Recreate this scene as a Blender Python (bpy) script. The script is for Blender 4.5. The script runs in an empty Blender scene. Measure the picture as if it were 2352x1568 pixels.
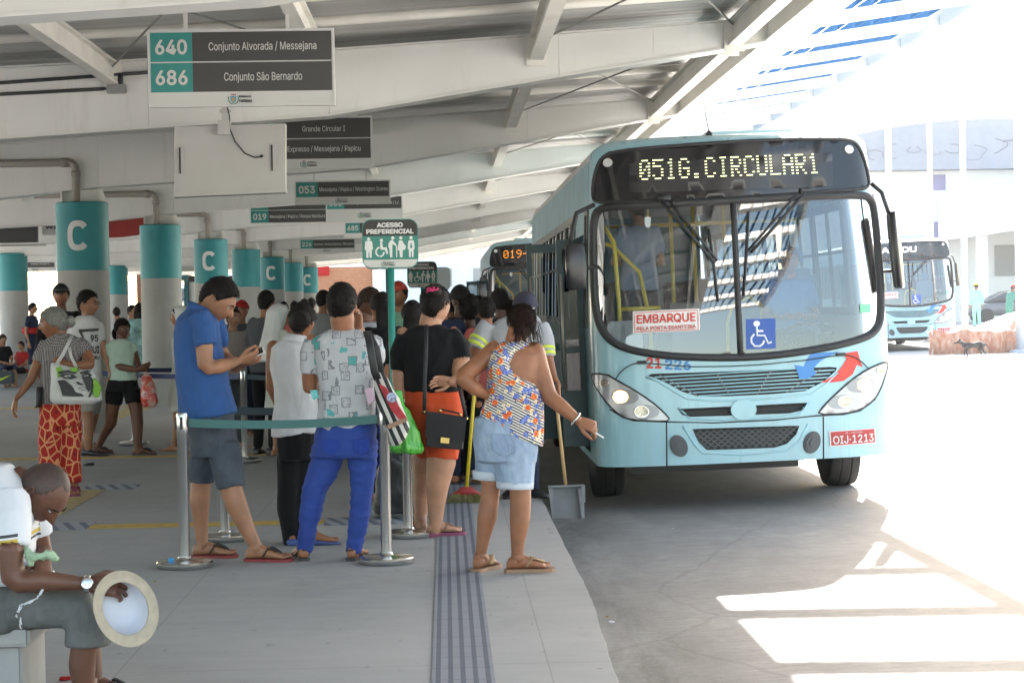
import bpy, bmesh, math, random
from mathutils import Vector, Matrix, noise
from mathutils.geometry import delaunay_2d_cdt
R = math.radians
V = Vector
random.seed(7)
scene = bpy.context.scene
COL = scene.collection

# ------------------------------------------------------------------ camera
F = 4573.0                       # focal length in units of 1/2352 of the frame width
YAW, PITCH, ROLL = R(1.90), R(1.03), R(1.0)
CAMZ = 1.46
_d = V((math.sin(YAW)*math.cos(PITCH), math.cos(YAW)*math.cos(PITCH), -math.sin(PITCH)))
_r0 = V((math.cos(YAW), -math.sin(YAW), 0)); _u0 = _r0.cross(_d)
_r = _r0*math.cos(ROLL) - _u0*math.sin(ROLL); _u = _u0*math.cos(ROLL) + _r0*math.sin(ROLL)
cam_data = bpy.data.cameras.new('camera'); cam = bpy.data.objects.new('camera', cam_data); COL.objects.link(cam)
cam_data.sensor_width = 36.0; cam_data.lens = 36.0*F/2352.0
cam_data.clip_start = 0.1; cam_data.clip_end = 2000
m = Matrix.Identity(4)
for i in range(3):
    m[i][0] = _r[i]; m[i][1] = _u[i]; m[i][2] = -_d[i]
m.translation = (0, 0, CAMZ)
cam.matrix_world = m
scene.camera = cam

# ------------------------------------------------------------------ sky, sun, exposure
SUN_EL, SUN_AZ = R(31.7), R(14.3)      # azimuth from +Y towards +X
w = bpy.data.worlds.new('World'); scene.world = w; w.use_nodes = True
nt = w.node_tree; nt.nodes.clear()
sky = nt.nodes.new('ShaderNodeTexSky'); sky.sky_type = 'NISHITA'; sky.sun_disc = False
sky.sun_elevation = SUN_EL; sky.sun_rotation = SUN_AZ; sky.dust_density = 2.2; sky.ozone_density = 1.0; sky.air_density = 0.9
bg = nt.nodes.new('ShaderNodeBackground'); bg.inputs[1].default_value = 0.105
wo = nt.nodes.new('ShaderNodeOutputWorld')
tint = nt.nodes.new('ShaderNodeMix'); tint.data_type = 'RGBA'; tint.blend_type = 'MULTIPLY'; tint.inputs[0].default_value = 1.0; tint.inputs[7].default_value = (1.10, 1.0, .83, 1)   # warm tint on the sky, stands in for white balance
nt.links.new(sky.outputs[0], tint.inputs[6]); nt.links.new(tint.outputs[2], bg.inputs[0]); nt.links.new(bg.outputs[0], wo.inputs[0])
sd = bpy.data.lights.new('sun', 'SUN'); sd.energy = 4.5; sd.angle = R(0.5); sd.color = (1.0, 0.95, 0.88)
so = bpy.data.objects.new('sun', sd); COL.objects.link(so)
to_sun = V((math.sin(SUN_AZ)*math.cos(SUN_EL), math.cos(SUN_AZ)*math.cos(SUN_EL), math.sin(SUN_EL)))
so.rotation_euler = to_sun.to_track_quat('Z', 'Y').to_euler()
so.location = to_sun*60
scene.view_settings.view_transform = 'Standard'; scene.view_settings.look = 'None'
scene.view_settings.exposure = 3.2; scene.view_settings.gamma = 1.0
scene.render.engine = 'CYCLES'
cy = scene.cycles
cy.use_denoising = True
cy.max_bounces = 8; cy.diffuse_bounces = 5; cy.glossy_bounces = 4; cy.transmission_bounces = 6; cy.transparent_max_bounces = 12
cy.caustics_reflective = False; cy.caustics_refractive = False
cy.sample_clamp_indirect = 8.0

# ------------------------------------------------------------------ pixel helpers (survey of the photograph -> metres)
def ray(u, v):
    x = (u-1176.0)/F; y = (784.0-v)/F
    return _d + _r*x + _u*y
def at(u, v, Y):
    q = ray(u, v); t = Y/q.y
    return V((q.x*t, Y, CAMZ+q.z*t))
def onz(u, v, z=0.0):
    q = ray(u, v); t = (z-CAMZ)/q.z
    return V((q.x*t, q.y*t, z))

# ------------------------------------------------------------------ materials
MATS = {}
def mat(name, col, rough=0.6, metal=0.0, var=0.0, vscale=6.0, bump=0.0, bscale=40.0, spec=0.5, emit=0.0, coat=0.0, stretch=None, sheen=0.0, detail=5.0, sss=0.0):
    """Principled material with a noise-varied colour and a noise bump."""
    if name in MATS: return MATS[name]
    m = bpy.data.materials.new(name); m.use_nodes = True
    n = m.node_tree.nodes; l = m.node_tree.links
    b = n['Principled BSDF']
    b.inputs['Base Color'].default_value = (*col, 1); b.inputs['Roughness'].default_value = rough
    b.inputs['Metallic'].default_value = metal; b.inputs['Specular IOR Level'].default_value = spec
    if coat: b.inputs['Coat Weight'].default_value = coat; b.inputs['Coat Roughness'].default_value = 0.08
    if sheen: b.inputs['Sheen Weight'].default_value = sheen
    if sss:
        b.inputs['Subsurface Weight'].default_value = sss; b.inputs['Subsurface Radius'].default_value = (0.02, 0.008, 0.004)
    if emit:
        b.inputs['Emission Color'].default_value = (*col, 1); b.inputs['Emission Strength'].default_value = emit
    if var or bump:
        tc = n.new('ShaderNodeTexCoord'); src = tc.outputs['Object']
        if stretch:
            mp = n.new('ShaderNodeMapping'); mp.inputs['Scale'].default_value = stretch
            l.new(src, mp.inputs[0]); src = mp.outputs[0]
    if var:
        nz = n.new('ShaderNodeTexNoise'); nz.inputs['Scale'].default_value = vscale; nz.inputs['Detail'].default_value = detail
        l.new(src, nz.inputs['Vector'])
        rp = n.new('ShaderNodeValToRGB')
        rp.color_ramp.elements[0].position = 0.3; rp.color_ramp.elements[1].position = 0.7
        rp.color_ramp.elements[0].color = (*[max(0, c*(1-var)) for c in col], 1)
        rp.color_ramp.elements[1].color = (*[min(1, c*(1+var)) for c in col], 1)
        l.new(nz.outputs[0], rp.inputs[0]); l.new(rp.outputs[0], b.inputs['Base Color'])
    if bump:
        nb = n.new('ShaderNodeTexNoise'); nb.inputs['Scale'].default_value = bscale; nb.inputs['Detail'].default_value = 4
        l.new(src, nb.inputs['Vector'])
        bp = n.new('ShaderNodeBump'); bp.inputs['Strength'].default_value = bump; bp.inputs['Distance'].default_value = 0.01
        l.new(nb.outputs[0], bp.inputs['Height']); l.new(bp.outputs[0], b.inputs['Normal'])
    MATS[name] = m
    return m
def add_folds(m, scale=6.0, strength=.42, dist=.02, st=(1, 1, .55)):
    """soft cloth folds and creases as a bump under the weave"""
    n = m.node_tree.nodes; l = m.node_tree.links; b = n['Principled BSDF']; old = b.inputs['Normal'].links[0].from_socket if b.inputs['Normal'].links else None
    tc = n.new('ShaderNodeTexCoord'); mp = n.new('ShaderNodeMapping'); mp.inputs['Scale'].default_value = st; l.new(tc.outputs['Object'], mp.inputs[0])
    nz = n.new('ShaderNodeTexNoise'); nz.inputs['Scale'].default_value = scale; nz.inputs['Detail'].default_value = 2.5; nz.inputs['Distortion'].default_value = .9; l.new(mp.outputs[0], nz.inputs['Vector'])
    a = n.new('ShaderNodeMath'); a.operation = 'SUBTRACT'; l.new(nz.outputs[0], a.inputs[0]); a.inputs[1].default_value = .5
    c = n.new('ShaderNodeMath'); c.operation = 'ABSOLUTE'; l.new(a.outputs[0], c.inputs[0]); d = n.new('ShaderNodeMath'); d.operation = 'POWER'; l.new(c.outputs[0], d.inputs[0]); d.inputs[1].default_value = .6
    bp = n.new('ShaderNodeBump'); bp.inputs['Strength'].default_value = strength; bp.inputs['Distance'].default_value = dist; l.new(d.outputs[0], bp.inputs['Height'])
    if old: l.new(old, bp.inputs['Normal'])
    l.new(bp.outputs[0], b.inputs['Normal']); return m
class NT:
    """small wrapper for writing a node tree in a few lines"""
    def __init__(s, name, rough=0.7, **kw):
        s.m = mat(name, (0.5, 0.5, 0.5), rough, **kw); s.n = s.m.node_tree.nodes; s.l = s.m.node_tree.links; s.b = s.n['Principled BSDF']
        s.tc = s.n.new('ShaderNodeTexCoord')
    def new(s, t, **kw):
        nd = s.n.new(t)
        for k, v in kw.items():
            if hasattr(nd, k): setattr(nd, k, v)
        return nd
    def tex(s, kind, scale, vec=None, **kw):
        nd = s.new('ShaderNodeTex'+kind, **{k: v for k, v in kw.items() if not k[0].isupper()})
        nd.inputs['Scale'].default_value = scale
        for k, v in kw.items():
            if k[0].isupper(): nd.inputs[k].default_value = v
        s.l.new(vec if vec is not None else s.tc.outputs['Object'], nd.inputs['Vector']); return nd
    def map(s, scale=(1,1,1), rot=(0,0,0), vec=None):
        nd = s.new('ShaderNodeMapping'); nd.inputs['Scale'].default_value = scale; nd.inputs['Rotation'].default_value = rot
        s.l.new(vec if vec is not None else s.tc.outputs['Object'], nd.inputs[0]); return nd.outputs[0]
    def ramp(s, fac, stops, const=False):
        nd = s.new('ShaderNodeValToRGB'); cr = nd.color_ramp
        if const: cr.interpolation = 'CONSTANT'
        while len(cr.elements) < len(stops): cr.elements.new(0.5)
        for e, (p, c) in zip(cr.elements, stops): e.position = p; e.color = (*c, 1) if len(c) == 3 else c
        s.l.new(fac, nd.inputs[0]); return nd.outputs[0]
    def mix(s, fac, a, b, mode='MIX'):
        nd = s.new('ShaderNodeMix', data_type='RGBA', blend_type=mode)
        for sock, val in ((nd.inputs[0], fac), (nd.inputs[6], a), (nd.inputs[7], b)):
            if isinstance(val, (int, float)): sock.default_value = val
            elif isinstance(val, tuple): sock.default_value = (*val, 1)
            else: s.l.new(val, sock)
        return nd.outputs[2]
    def math(s, op, a, b=0.0, c=None):
        nd = s.new('ShaderNodeMath', operation=op)
        for i, val in enumerate((a, b) if c is None else (a, b, c)):
            if isinstance(val, (int, float)): nd.inputs[i].default_value = val
            else: s.l.new(val, nd.inputs[i])
        return nd.outputs[0]
    def xyz(s, vec=None):
        nd = s.new('ShaderNodeSeparateXYZ'); s.l.new(vec if vec is not None else s.tc.outputs['Object'], nd.inputs[0]); return nd.outputs
    def color(s, sock): s.l.new(sock, s.b.inputs['Base Color'])
    def bump(s, sock, strength=0.3, dist=0.01):
        nd = s.new('ShaderNodeBump'); nd.inputs['Strength'].default_value = strength; nd.inputs['Distance'].default_value = dist
        s.l.new(sock, nd.inputs['Height']); s.l.new(nd.outputs[0], s.b.inputs['Normal'])

def glass_mat(name, tint=(0.9, 0.95, 0.95), refl=1.45, rough=0.0):
    m = bpy.data.materials.new(name); m.use_nodes = True; n = m.node_tree.nodes; l = m.node_tree.links; n.clear()
    o = n.new('ShaderNodeOutputMaterial'); mx = n.new('ShaderNodeMixShader'); t = n.new('ShaderNodeBsdfTransparent'); g = n.new('ShaderNodeBsdfGlossy')
    f = n.new('ShaderNodeFresnel'); f.inputs[0].default_value = refl
    t.inputs[0].default_value = (*tint, 1); g.inputs[0].default_value = (1, 1, 1, 1); g.inputs[1].default_value = rough
    l.new(f.outputs[0], mx.inputs[0]); l.new(t.outputs[0], mx.inputs[1]); l.new(g.outputs[0], mx.inputs[2]); l.new(mx.outputs[0], o.inputs[0])
    return m

# ------------------------------------------------------------------ objects, names, labels
def tag(o, label=None, cat=None, group=None, kind=None):
    if label: o['label'] = label
    if cat: o['category'] = cat
    if group: o['group'] = group
    if kind: o['kind'] = kind
    return o
def empty(name, loc=(0, 0, 0), label=None, cat=None, group=None, rz=0.0):
    o = bpy.data.objects.new(name, None); COL.objects.link(o); o.location = loc; o.rotation_euler = (0, 0, rz); o.empty_display_size = 0.1
    return tag(o, label, cat, group)
def link_mesh(name, me, parent=None, world=True):
    o = bpy.data.objects.new(name, me); COL.objects.link(o)
    if parent is not None:
        o.parent = parent
        if world: o.matrix_parent_inverse = wm(parent).inverted()
    return o
def wm(o):
    """world matrix without waiting for a depsgraph update"""
    mb = Matrix.LocRotScale(o.location, o.rotation_euler.to_quaternion(), o.scale)
    return mb if o.parent is None else wm(o.parent) @ o.matrix_parent_inverse @ mb
def copy_tree(o, parent=None):
    c = o.copy(); COL.objects.link(c)
    if parent is not None: c.parent = parent
    for ch in list(o.children): copy_tree(ch, c)
    return c

class MB:
    """collects shapes into ONE mesh"""
    def __init__(s): s.v = []; s.f = []; s.mi = []; s.cur = 0; s.sm = []; s.smooth = False
    def add(s, vs, fs):
        k = len(s.v); s.v.extend([tuple(p) for p in vs]); s.f.extend([tuple(i+k for i in f) for f in fs])
        s.mi.extend([s.cur]*len(fs)); s.sm.extend([s.smooth]*len(fs)); return s
    def box(s, a, b, M=None, bev=0.0):
        x0, y0, z0 = a; x1, y1, z1 = b
        vs = [V(p) for p in ((x0,y0,z0),(x1,y0,z0),(x1,y1,z0),(x0,y1,z0),(x0,y0,z1),(x1,y0,z1),(x1,y1,z1),(x0,y1,z1))]
        fs = [(0,3,2,1),(4,5,6,7),(0,1,5,4),(1,2,6,5),(2,3,7,6),(3,0,4,7)]
        if bev:
            bm = bmesh.new(); bv = [bm.verts.new(p) for p in vs]
            for f in fs: bm.faces.new([bv[i] for i in f])
            bmesh.ops.bevel(bm, geom=bm.edges[:], offset=bev, segments=2, affect='EDGES')
            bm.verts.index_update(); vs = [v.co.copy() for v in bm.verts]; fs = [tuple(v.index for v in f.verts) for f in bm.faces]; bm.free()
        if M is not None: vs = [M @ p for p in vs]
        return s.add(vs, fs)
    def hexa(s, p):          # eight corner points, bottom four then top four
        return s.add(p, [(0,3,2,1),(4,5,6,7),(0,1,5,4),(1,2,6,5),(2,3,7,6),(3,0,4,7)])
    def loft(s, secs, seg=16, caps=True, n=2.0, closed_path=False):
        """secs: (centre, A, B) half-axis vectors; n = superellipse exponent"""
        vs = []; fs = []; N = len(secs)
        for c, A, B in secs:
            for i in range(seg):
                t = 2*math.pi*i/seg; ct, st = math.cos(t), math.sin(t)
                a = math.copysign(abs(ct)**(2/n), ct); b = math.copysign(abs(st)**(2/n), st)
                vs.append(c + A*a + B*b)
        for j in range(N if closed_path else N-1):
            for i in range(seg):
                k = (i+1) % seg; j2 = (j+1) % N
                fs.append((j*seg+i, j*seg+k, j2*seg+k, j2*seg+i))
        if caps and not closed_path:
            fs.append(tuple(range(seg-1, -1, -1))); fs.append(tuple((N-1)*seg+i for i in range(seg)))
        return s.add(vs, fs)
    def tube(s, pts, rad, seg=10, side=None, caps=True, rnd=False, n=2.0, closed=False):
        """polyline tube; rad: float or list of float / (ra, rb), ra along `side`"""
        pts = [V(p) for p in pts]; N = len(pts)
        if not isinstance(rad, (list,)): rad = [rad]*N
        rad = [r if isinstance(r, tuple) else (r, r) for r in rad]
        T = []
        for i in range(N):
            if closed: t = pts[(i+1) % N]-pts[i-1]
            elif i == 0: t = pts[1]-pts[0]
            elif i == N-1: t = pts[-1]-pts[-2]
            else: t = (pts[i+1]-pts[i]).normalized()+(pts[i]-pts[i-1]).normalized()
            T.append(t.normalized() if t.length > 1e-9 else V((0,0,1)))
        if side is None:
            ref = V((0,0,1)) if abs(T[0].z) < 0.9 else V((1,0,0)); A = T[0].cross(ref).normalized()
        else: A = V(side)
        secs = []
        for i in range(N):
            a = A - T[i]*A.dot(T[i])
            if a.length < 1e-6: a = T[i].orthogonal()
            a.normalize()
            if side is None: A = a
            b = T[i].cross(a)
            secs.append((pts[i], a*rad[i][0], b*rad[i][1]))
        if rnd:
            def cap(sec, t):
                c, a, b = sec; r = min(a.length, b.length)
                return [(c+t*r*k, a*q, b*q) for k, q in ((0.5, 0.87), (0.85, 0.53), (0.98, 0.2))]
            secs = cap(secs[0], -T[0])[::-1]+secs+cap(secs[-1], T[-1])
        return s.loft(secs, seg, caps, n, closed)
    def cyl(s, p0, p1, r0, r1=None, seg=24): return s.tube([p0, p1], [r0, r0 if r1 is None else r1], seg)
    def lathe(s, c, prof, seg=32, axis=V((0,0,1)), M=None):
        """prof: (radius, height) pairs about a vertical axis at c"""
        vs = []; fs = []
        for r, h in prof:
            for i in range(seg):
                t = 2*math.pi*i/seg; p = V((r*math.cos(t), r*math.sin(t), h))
                vs.append((M @ p if M is not None else p) + V(c))
        for j in range(len(prof)-1):
            for i in range(seg):
                k = (i+1) % seg; fs.append((j*seg+i, j*seg+k, (j+1)*seg+k, (j+1)*seg+i))
        fs.append(tuple(range(seg-1, -1, -1))); fs.append(tuple((len(prof)-1)*seg+i for i in range(seg)))
        return s.add(vs, fs)
    def ball(s, c, r, su=16, sv=10, M=None):
        r = V(r) if not isinstance(r, (int, float)) else V((r, r, r)); vs = [V((0,0,1))]; fs = []
        for j in range(1, sv):
            ph = math.pi*j/sv
            for i in range(su): vs.append(V((math.sin(ph)*math.cos(2*math.pi*i/su), math.sin(ph)*math.sin(2*math.pi*i/su), math.cos(ph))))
        vs.append(V((0,0,-1))); L = len(vs)-1
        for i in range(su):
            k = (i+1) % su; fs.append((0, 1+i, 1+k)); fs.append((L, L-su+k, L-su+i))
        for j in range(sv-2):
            for i in range(su):
                k = (i+1) % su; fs.append((1+j*su+i, 1+(j+1)*su+i, 1+(j+1)*su+k, 1+j*su+k))
        vs = [V((p.x*r.x, p.y*r.y, p.z*r.z)) for p in vs]
        if M is not None: vs = [M @ p for p in vs]
        return s.add([p+V(c) for p in vs], fs)
    def poly(s, pts, d):
        """flat polygon extruded by vector d"""
        n = len(pts); pts = [V(p) for p in pts]; d = V(d); vs = pts+[p+d for p in pts]
        return s.add(vs, [tuple(range(n-1, -1, -1)), tuple(range(n, 2*n))]+[(i, (i+1) % n, (i+1) % n+n, i+n) for i in range(n)])
    def mesh(s, name, mats):
        me = bpy.data.meshes.new(name); me.from_pydata(s.v, [], s.f)
        for q in (mats if isinstance(mats, (list, tuple)) else [mats]): me.materials.append(q)
        me.polygons.foreach_set('material_index', s.mi); me.polygons.foreach_set('use_smooth', s.sm)
        bm = bmesh.new(); bm.from_mesh(me); bmesh.ops.recalc_face_normals(bm, faces=bm.faces); bm.to_mesh(me); bm.free()
        me.update(); return me
    def build(s, name, mats, parent=None, smooth=None):
        """vertices are in world space; the object's origin is moved to the shape's base"""
        if smooth is not None: s.sm = [smooth]*len(s.f)
        me = s.mesh(name, mats); o = link_mesh(name, me, parent)
        if s.v:
            c = V((sum(p[0] for p in s.v)/len(s.v), sum(p[1] for p in s.v)/len(s.v), min(p[2] for p in s.v)))
            me.transform(Matrix.Translation(-c)); o.location = c
        return o
def auto_smooth(o, ang=35):
    me = o.data; bm = bmesh.new(); bm.from_mesh(me)
    for f in bm.faces: f.smooth = True
    for e in bm.edges:
        e.smooth = not (len(e.link_faces) == 2 and e.calc_face_angle(0) > R(ang))
    bm.to_mesh(me); bm.free(); return o

import os
_FONT = None
def font():
    """the sans-serif that ships with Blender; its built-in face if that is missing"""
    global _FONT
    if _FONT is None:
        try: _FONT = bpy.data.fonts.load(os.path.join(bpy.utils.system_resource('DATAFILES'), 'fonts', 'Inter.woff2'))
        except Exception: _FONT = False
    return _FONT
def text_mesh(txt):
    c = bpy.data.curves.new('lettering', 'FONT'); c.body = txt; c.size = 1.0; c.resolution_u = 3
    if font(): c.font = font()
    o = bpy.data.objects.new('lettering', c); COL.objects.link(o)
    dg = bpy.context.evaluated_depsgraph_get(); me = bpy.data.meshes.new_from_object(o.evaluated_get(dg))
    COL.objects.unlink(o); bpy.data.objects.remove(o); bpy.data.curves.remove(c)
    return me
def text_pts(txt, w, h, bold=0.0):
    """letter faces fitted to a box w x h about the origin: points (x, y, layer) and faces; bold (in letter heights) repeats the
    letters round a small circle, every copy a layer higher"""
    me = text_mesh(txt); P0 = [v.co.copy() for v in me.vertices]; F0 = [tuple(p.vertices) for p in me.polygons]
    bpy.data.meshes.remove(me); P = []; Fs = []
    hh = max(p.y for p in P0)-min(p.y for p in P0)
    offs = [(0, 0)] if not bold else [(bold*hh*math.cos(math.pi*i/4), bold*hh*math.sin(math.pi*i/4)) for i in range(8)]+[(0, 0)]
    for k, (dx, dy) in enumerate(offs):
        for i, f in enumerate(F0):                    # every face on a hair's breadth of its own: strokes of a letter may overlap
            n = len(P); P += [(P0[q].x+dx, P0[q].y+dy, k+.11*(i % 9)) for q in f]; Fs.append(tuple(range(n, n+len(f))))
    x0 = min(p[0] for p in P); x1 = max(p[0] for p in P); y0 = min(p[1] for p in P); y1 = max(p[1] for p in P)
    sy = h/(y1-y0); sx = w/(x1-x0) if w else sy
    return [((p[0]-(x0+x1)/2)*sx, (p[1]-(y0+y1)/2)*sy, p[2]) for p in P], Fs
def text_into(mb, txt, c, w, h, bold=0.0, X=V((1,0,0)), Z=V((0,0,1)), th=0.002):
    P, Fs = text_pts(txt, w, h, bold); N = X.cross(Z)   # N faces the reader
    mb.add([V(c)+X*p[0]+Z*p[1]+N*(th+.0008*p[2]) for p in P], Fs); return mb
# ================================================================== SETTING: ground, platform, markings
def rz(x): return -0.33 + 0.024*min(max(x-0.68, 0), 13)          # the roadway rises away from the kerb
C_ = NT('road_concrete', 0.82, spec=0.3)
n1 = C_.tex('Noise', 0.35, Detail=8.0, Roughness=0.65); n2 = C_.tex('Noise', 4.0, C_.map((1, .35, 1)), Detail=10.0, Roughness=0.7); n3 = C_.tex('Noise', 60.0, Detail=6.0)
c1 = C_.ramp(n1.outputs[0], [(0.3, (.27, .255, .24)), (0.7, (.40, .385, .365))])
c2 = C_.mix(C_.ramp(n2.outputs[0], [(0.35, (0, 0, 0)), (0.75, (.5, .5, .5))]), c1, (.17, .167, .161))
vo = C_.tex('Voronoi', 0.22, feature='DISTANCE_TO_EDGE'); 
wn = C_.tex('Noise', 1.3, Detail=8.0); 
mv = C_.new('ShaderNodeMixRGB'); mv.inputs[0].default_value = .25; C_.l.new(C_.tc.outputs['Object'], mv.inputs[1]); C_.l.new(wn.outputs[1], mv.inputs[2]); C_.l.new(mv.outputs[0], vo.inputs['Vector'])
crack = C_.math('LESS_THAN', vo.outputs['Distance'], 0.0022)
X0 = C_.xyz()
spk = C_.math('GREATER_THAN', C_.tex('Noise', 55.0, C_.map((1, .5, 1)), Detail=2.0).outputs[0], 0.74)
stn = C_.tex('Noise', 1.1, C_.map((1.6, .35, 1)), Detail=6.0, Roughness=.7)
# oil and tyre dirt worn into the wheel track beside the kerb
geo = C_.new('ShaderNodeNewGeometry'); GX = C_.xyz(geo.outputs['Position'])
trk = C_.math('MULTIPLY', C_.math('SUBTRACT', 1.0, C_.math('MULTIPLY', C_.math('ABSOLUTE', C_.math('SUBTRACT', GX[0], 0.95)), 1.9)), C_.ramp(stn.outputs[0], [(.35, (0,0,0)), (.65, (1,1,1))]))
c3 = C_.mix(C_.math('MULTIPLY', C_.math('MAXIMUM', trk, 0.0), .95), c2, (.10, .095, .09))
fine = C_.tex('Noise', 16.0, C_.map((.35, 2.6, 1)), Detail=9.0, Roughness=.8); c3 = C_.mix(C_.ramp(fine.outputs[0], [(.42, (.0,.0,.0)), (.62, (.55,.55,.55))]), c3, (.16, .156, .15)); c3 = C_.mix(C_.ramp(n3.outputs[0], [(.55, (0,0,0)), (.75, (.5,.5,.5))]), c3, (.34, .335, .325))
c4 = C_.mix(C_.math('MULTIPLY', crack, .22), c3, (.12, .115, .11)); c5 = C_.mix(C_.math('MULTIPLY', spk, .75), c4, (.1, .1, .1))
C_.color(c5); C_.bump(n3.outputs[0], .35, .004)

P_ = NT('platform_concrete', 0.75, spec=0.35)
geo = P_.new('ShaderNodeNewGeometry'); G = P_.xyz(geo.outputs['Position'])
n1 = P_.tex('Noise', .5, Detail=9.0, Roughness=.6); n2 = P_.tex('Noise', 3.0, P_.map((.6, 2.2, 1)), Detail=8.0, Roughness=.7); n3 = P_.tex('Noise', 45.0, Detail=5.0)
c1 = P_.ramp(n1.outputs[0], [(.3, (.285, .282, .276)), (.7, (.385, .38, .372))])
c2 = P_.mix(P_.ramp(n2.outputs[0], [(.45, (0,0,0)), (.8, (.45,.45,.45))]), c1, (.44, .435, .425))
def joint(sock, period, off, wdt):
    f = P_.math('FRACT', P_.math('MULTIPLY', P_.math('ADD', sock, off), 1.0/period)); return P_.math('LESS_THAN', f, wdt/period)
j = P_.math('MAXIMUM', joint(G[1], 2.9, 0.6, .008), joint(G[0], 1.75, 1.36, .007))
spk = P_.math('GREATER_THAN', P_.tex('Noise', 18.0, P_.map((1, .4, 1)), Detail=3.0).outputs[0], .70)
c3 = P_.mix(P_.math('MULTIPLY', j, .35), c2, (.14, .135, .13)); c4 = P_.mix(P_.math('MULTIPLY', spk, .35), c3, (.16, .155, .15))
st1 = P_.tex('Voronoi', 2.6, feature='F1'); gum = P_.math('LESS_THAN', P_.math('ADD', st1.outputs['Distance'], P_.math('MULTIPLY', n3.outputs[0], .05)), .062)
wear = P_.tex('Noise', 1.4, P_.map((1, .5, 1)), Detail=10.0, Roughness=.75)
c4 = P_.mix(P_.math('MULTIPLY', gum, .45), c4, (.13, .125, .12)); c4 = P_.mix(P_.ramp(wear.outputs[0], [(.52, (0,0,0)), (.72, (.38,.38,.38))]), c4, (.20, .19, .18)); P_.color(c4); P_.bump(n3.outputs[0], .15, .003)

b = MB()
prof = [(-400, -.33), (-13.2, -.33), (.72, -.33), (13.68, -.018), (500, -.018)]
ys = [-60, 0, 30, 60, 120, 300, 900]
vs = [(x, y, z) for y in ys for x, z in prof]; L = len(prof)
b.add(vs, [(j*L+i, j*L+i+1, (j+1)*L+i+1, (j+1)*L+i) for j in range(len(ys)-1) for i in range(L-1)])
tag(b.build('road', C_.m), kind='structure')
# pale ground added either side to bounce light up to the canopy
Y_ = NT('bounce_concrete', .85, spec=.2); n1 = Y_.tex('Noise', .3, Detail=8.0); Y_.color(Y_.ramp(n1.outputs[0], [(.3, (.36, .355, .345)), (.7, (.45, .445, .435))]))
b = MB(); b.add([(13.7, -58, -.012), (90, -58, -.012), (90, 200, -.012), (13.7, 200, -.012)], [(0, 1, 2, 3)]); b.add([(5.4, -58, rz(5.4)+.004), (13.7, -58, rz(13.7)+.004), (13.7, 200, rz(13.7)+.004), (5.4, 200, rz(5.4)+.004)], [(0, 1, 2, 3)]); tag(b.build('bounce_ground', Y_.m), kind='structure')
b = MB(); b.add([(-90, -58, -.325), (-13.3, -58, -.325), (-13.3, 200, -.325), (-90, 200, -.325)], [(0, 1, 2, 3)]); tag(b.build('bounce_ground', Y_.m), kind='structure')
# raised platform with a chipped kerb edge
b = MB(); KX = 0.70
yy = []; y = -25.0
while y < 74: yy.append(y); y += 0.06 if 6 < y < 22 else (0.5 if y < 40 else 2.0)
def kerb_x(y, h): return KX + 0.012*noise.noise(V((y*1.3, 3.1, h*9))) + 0.004*noise.noise(V((y*4.3, 1.7, h))) - 0.055*(max(0, 10.2-y)/2.5)**1.2
rows = []
for y in yy:
    k = kerb_x(y, 0); ch = 0.0012+0.003*max(0, noise.noise(V((y*4.1, 9.2, 0))))
    rows.append([(-13.0, y, 0), (-3.0, y, 0), (k-ch*.7, y, 0), (k, y, -ch), (kerb_x(y, .2)+.004, y, -.18), (k+.01, y, -.345)])
L = 6; vs = [p for r_ in rows for p in r_]
b.add(vs, [(j*L+i, j*L+i+1, (j+1)*L+i+1, (j+1)*L+i) for j in range(len(rows)-1) for i in range(L-1)])
b.poly([(-13, -25, -.34), (-13, 74, -.34), (-13, 74, -.0005), (-13, -25, -.0005)], (-.05, 0, 0))
tag(b.build('platform', P_.m), kind='structure')

# tactile guide path (blue-grey ribbed tiles)
T_ = NT('tactile_tile', .7); X = T_.xyz()
fx = T_.math('FRACT', T_.math('MULTIPLY', T_.math('ADD', X[0], .1235+.0), 1/.0494)); rib = T_.math('LESS_THAN', T_.math('ABSOLUTE', T_.math('SUBTRACT', fx, .5)), .2)
fy = T_.math('FRACT', T_.math('MULTIPLY', X[1], 1/.024)); dash = T_.math('GREATER_THAN', fy, .35)
fj = T_.math('LESS_THAN', T_.math('FRACT', T_.math('MULTIPLY', X[1], 4.0)), .035)
nz = T_.tex('Noise', 5.0, Detail=8.0)
base = T_.mix(nz.outputs[0], (.185, .20, .235), (.275, .285, .31))
c = T_.mix(T_.math('MULTIPLY', T_.math('MULTIPLY', rib, T_.math('ADD', T_.math('MULTIPLY', dash, .6), .4)), .85), base, (.03, .045, .085)); c = T_.mix(T_.math('MULTIPLY', fj, .6), c, (.1, .1, .11))
T_.color(c); T_.bump(rib, .5, .004)
b = MB(); b.box((-.079, -20, .001), (.168, 60, .006)); tag(b.build('tactile_path', T_.m), kind='structure')
D_ = NT('tactile_cross_tile', .7); X = D_.xyz(); f = D_.math('FRACT', D_.math('MULTIPLY', D_.math('ADD', X[0], D_.math('MULTIPLY', X[1], .3)), 9.0)); 
D_.color(D_.mix(D_.math('LESS_THAN', f, .42), (.30, .32, .36), (.10, .125, .17)))
yel = mat('yellow_paint', (.52, .33, .06), .7, var=.25, vscale=9)
yel2 = mat('worn_yellow_paint', (.40, .31, .14), .75, var=.35, vscale=7)
def strip(name, m, x0, x1, y0, y1, z=.005):
    b = MB(); b.box((x0, y0, .001), (x1, y1, z)); tag(b.build(name, m), kind='structure')
strip('floor_marking', yel, -2.45, -.86, 13.55, 13.78)
strip('tactile_path_branch', D_.m, -.85, -.082, 13.45, 13.90)
strip('tactile_path_branch', D_.m, -2.80, -2.46, 13.50, 13.95)
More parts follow.
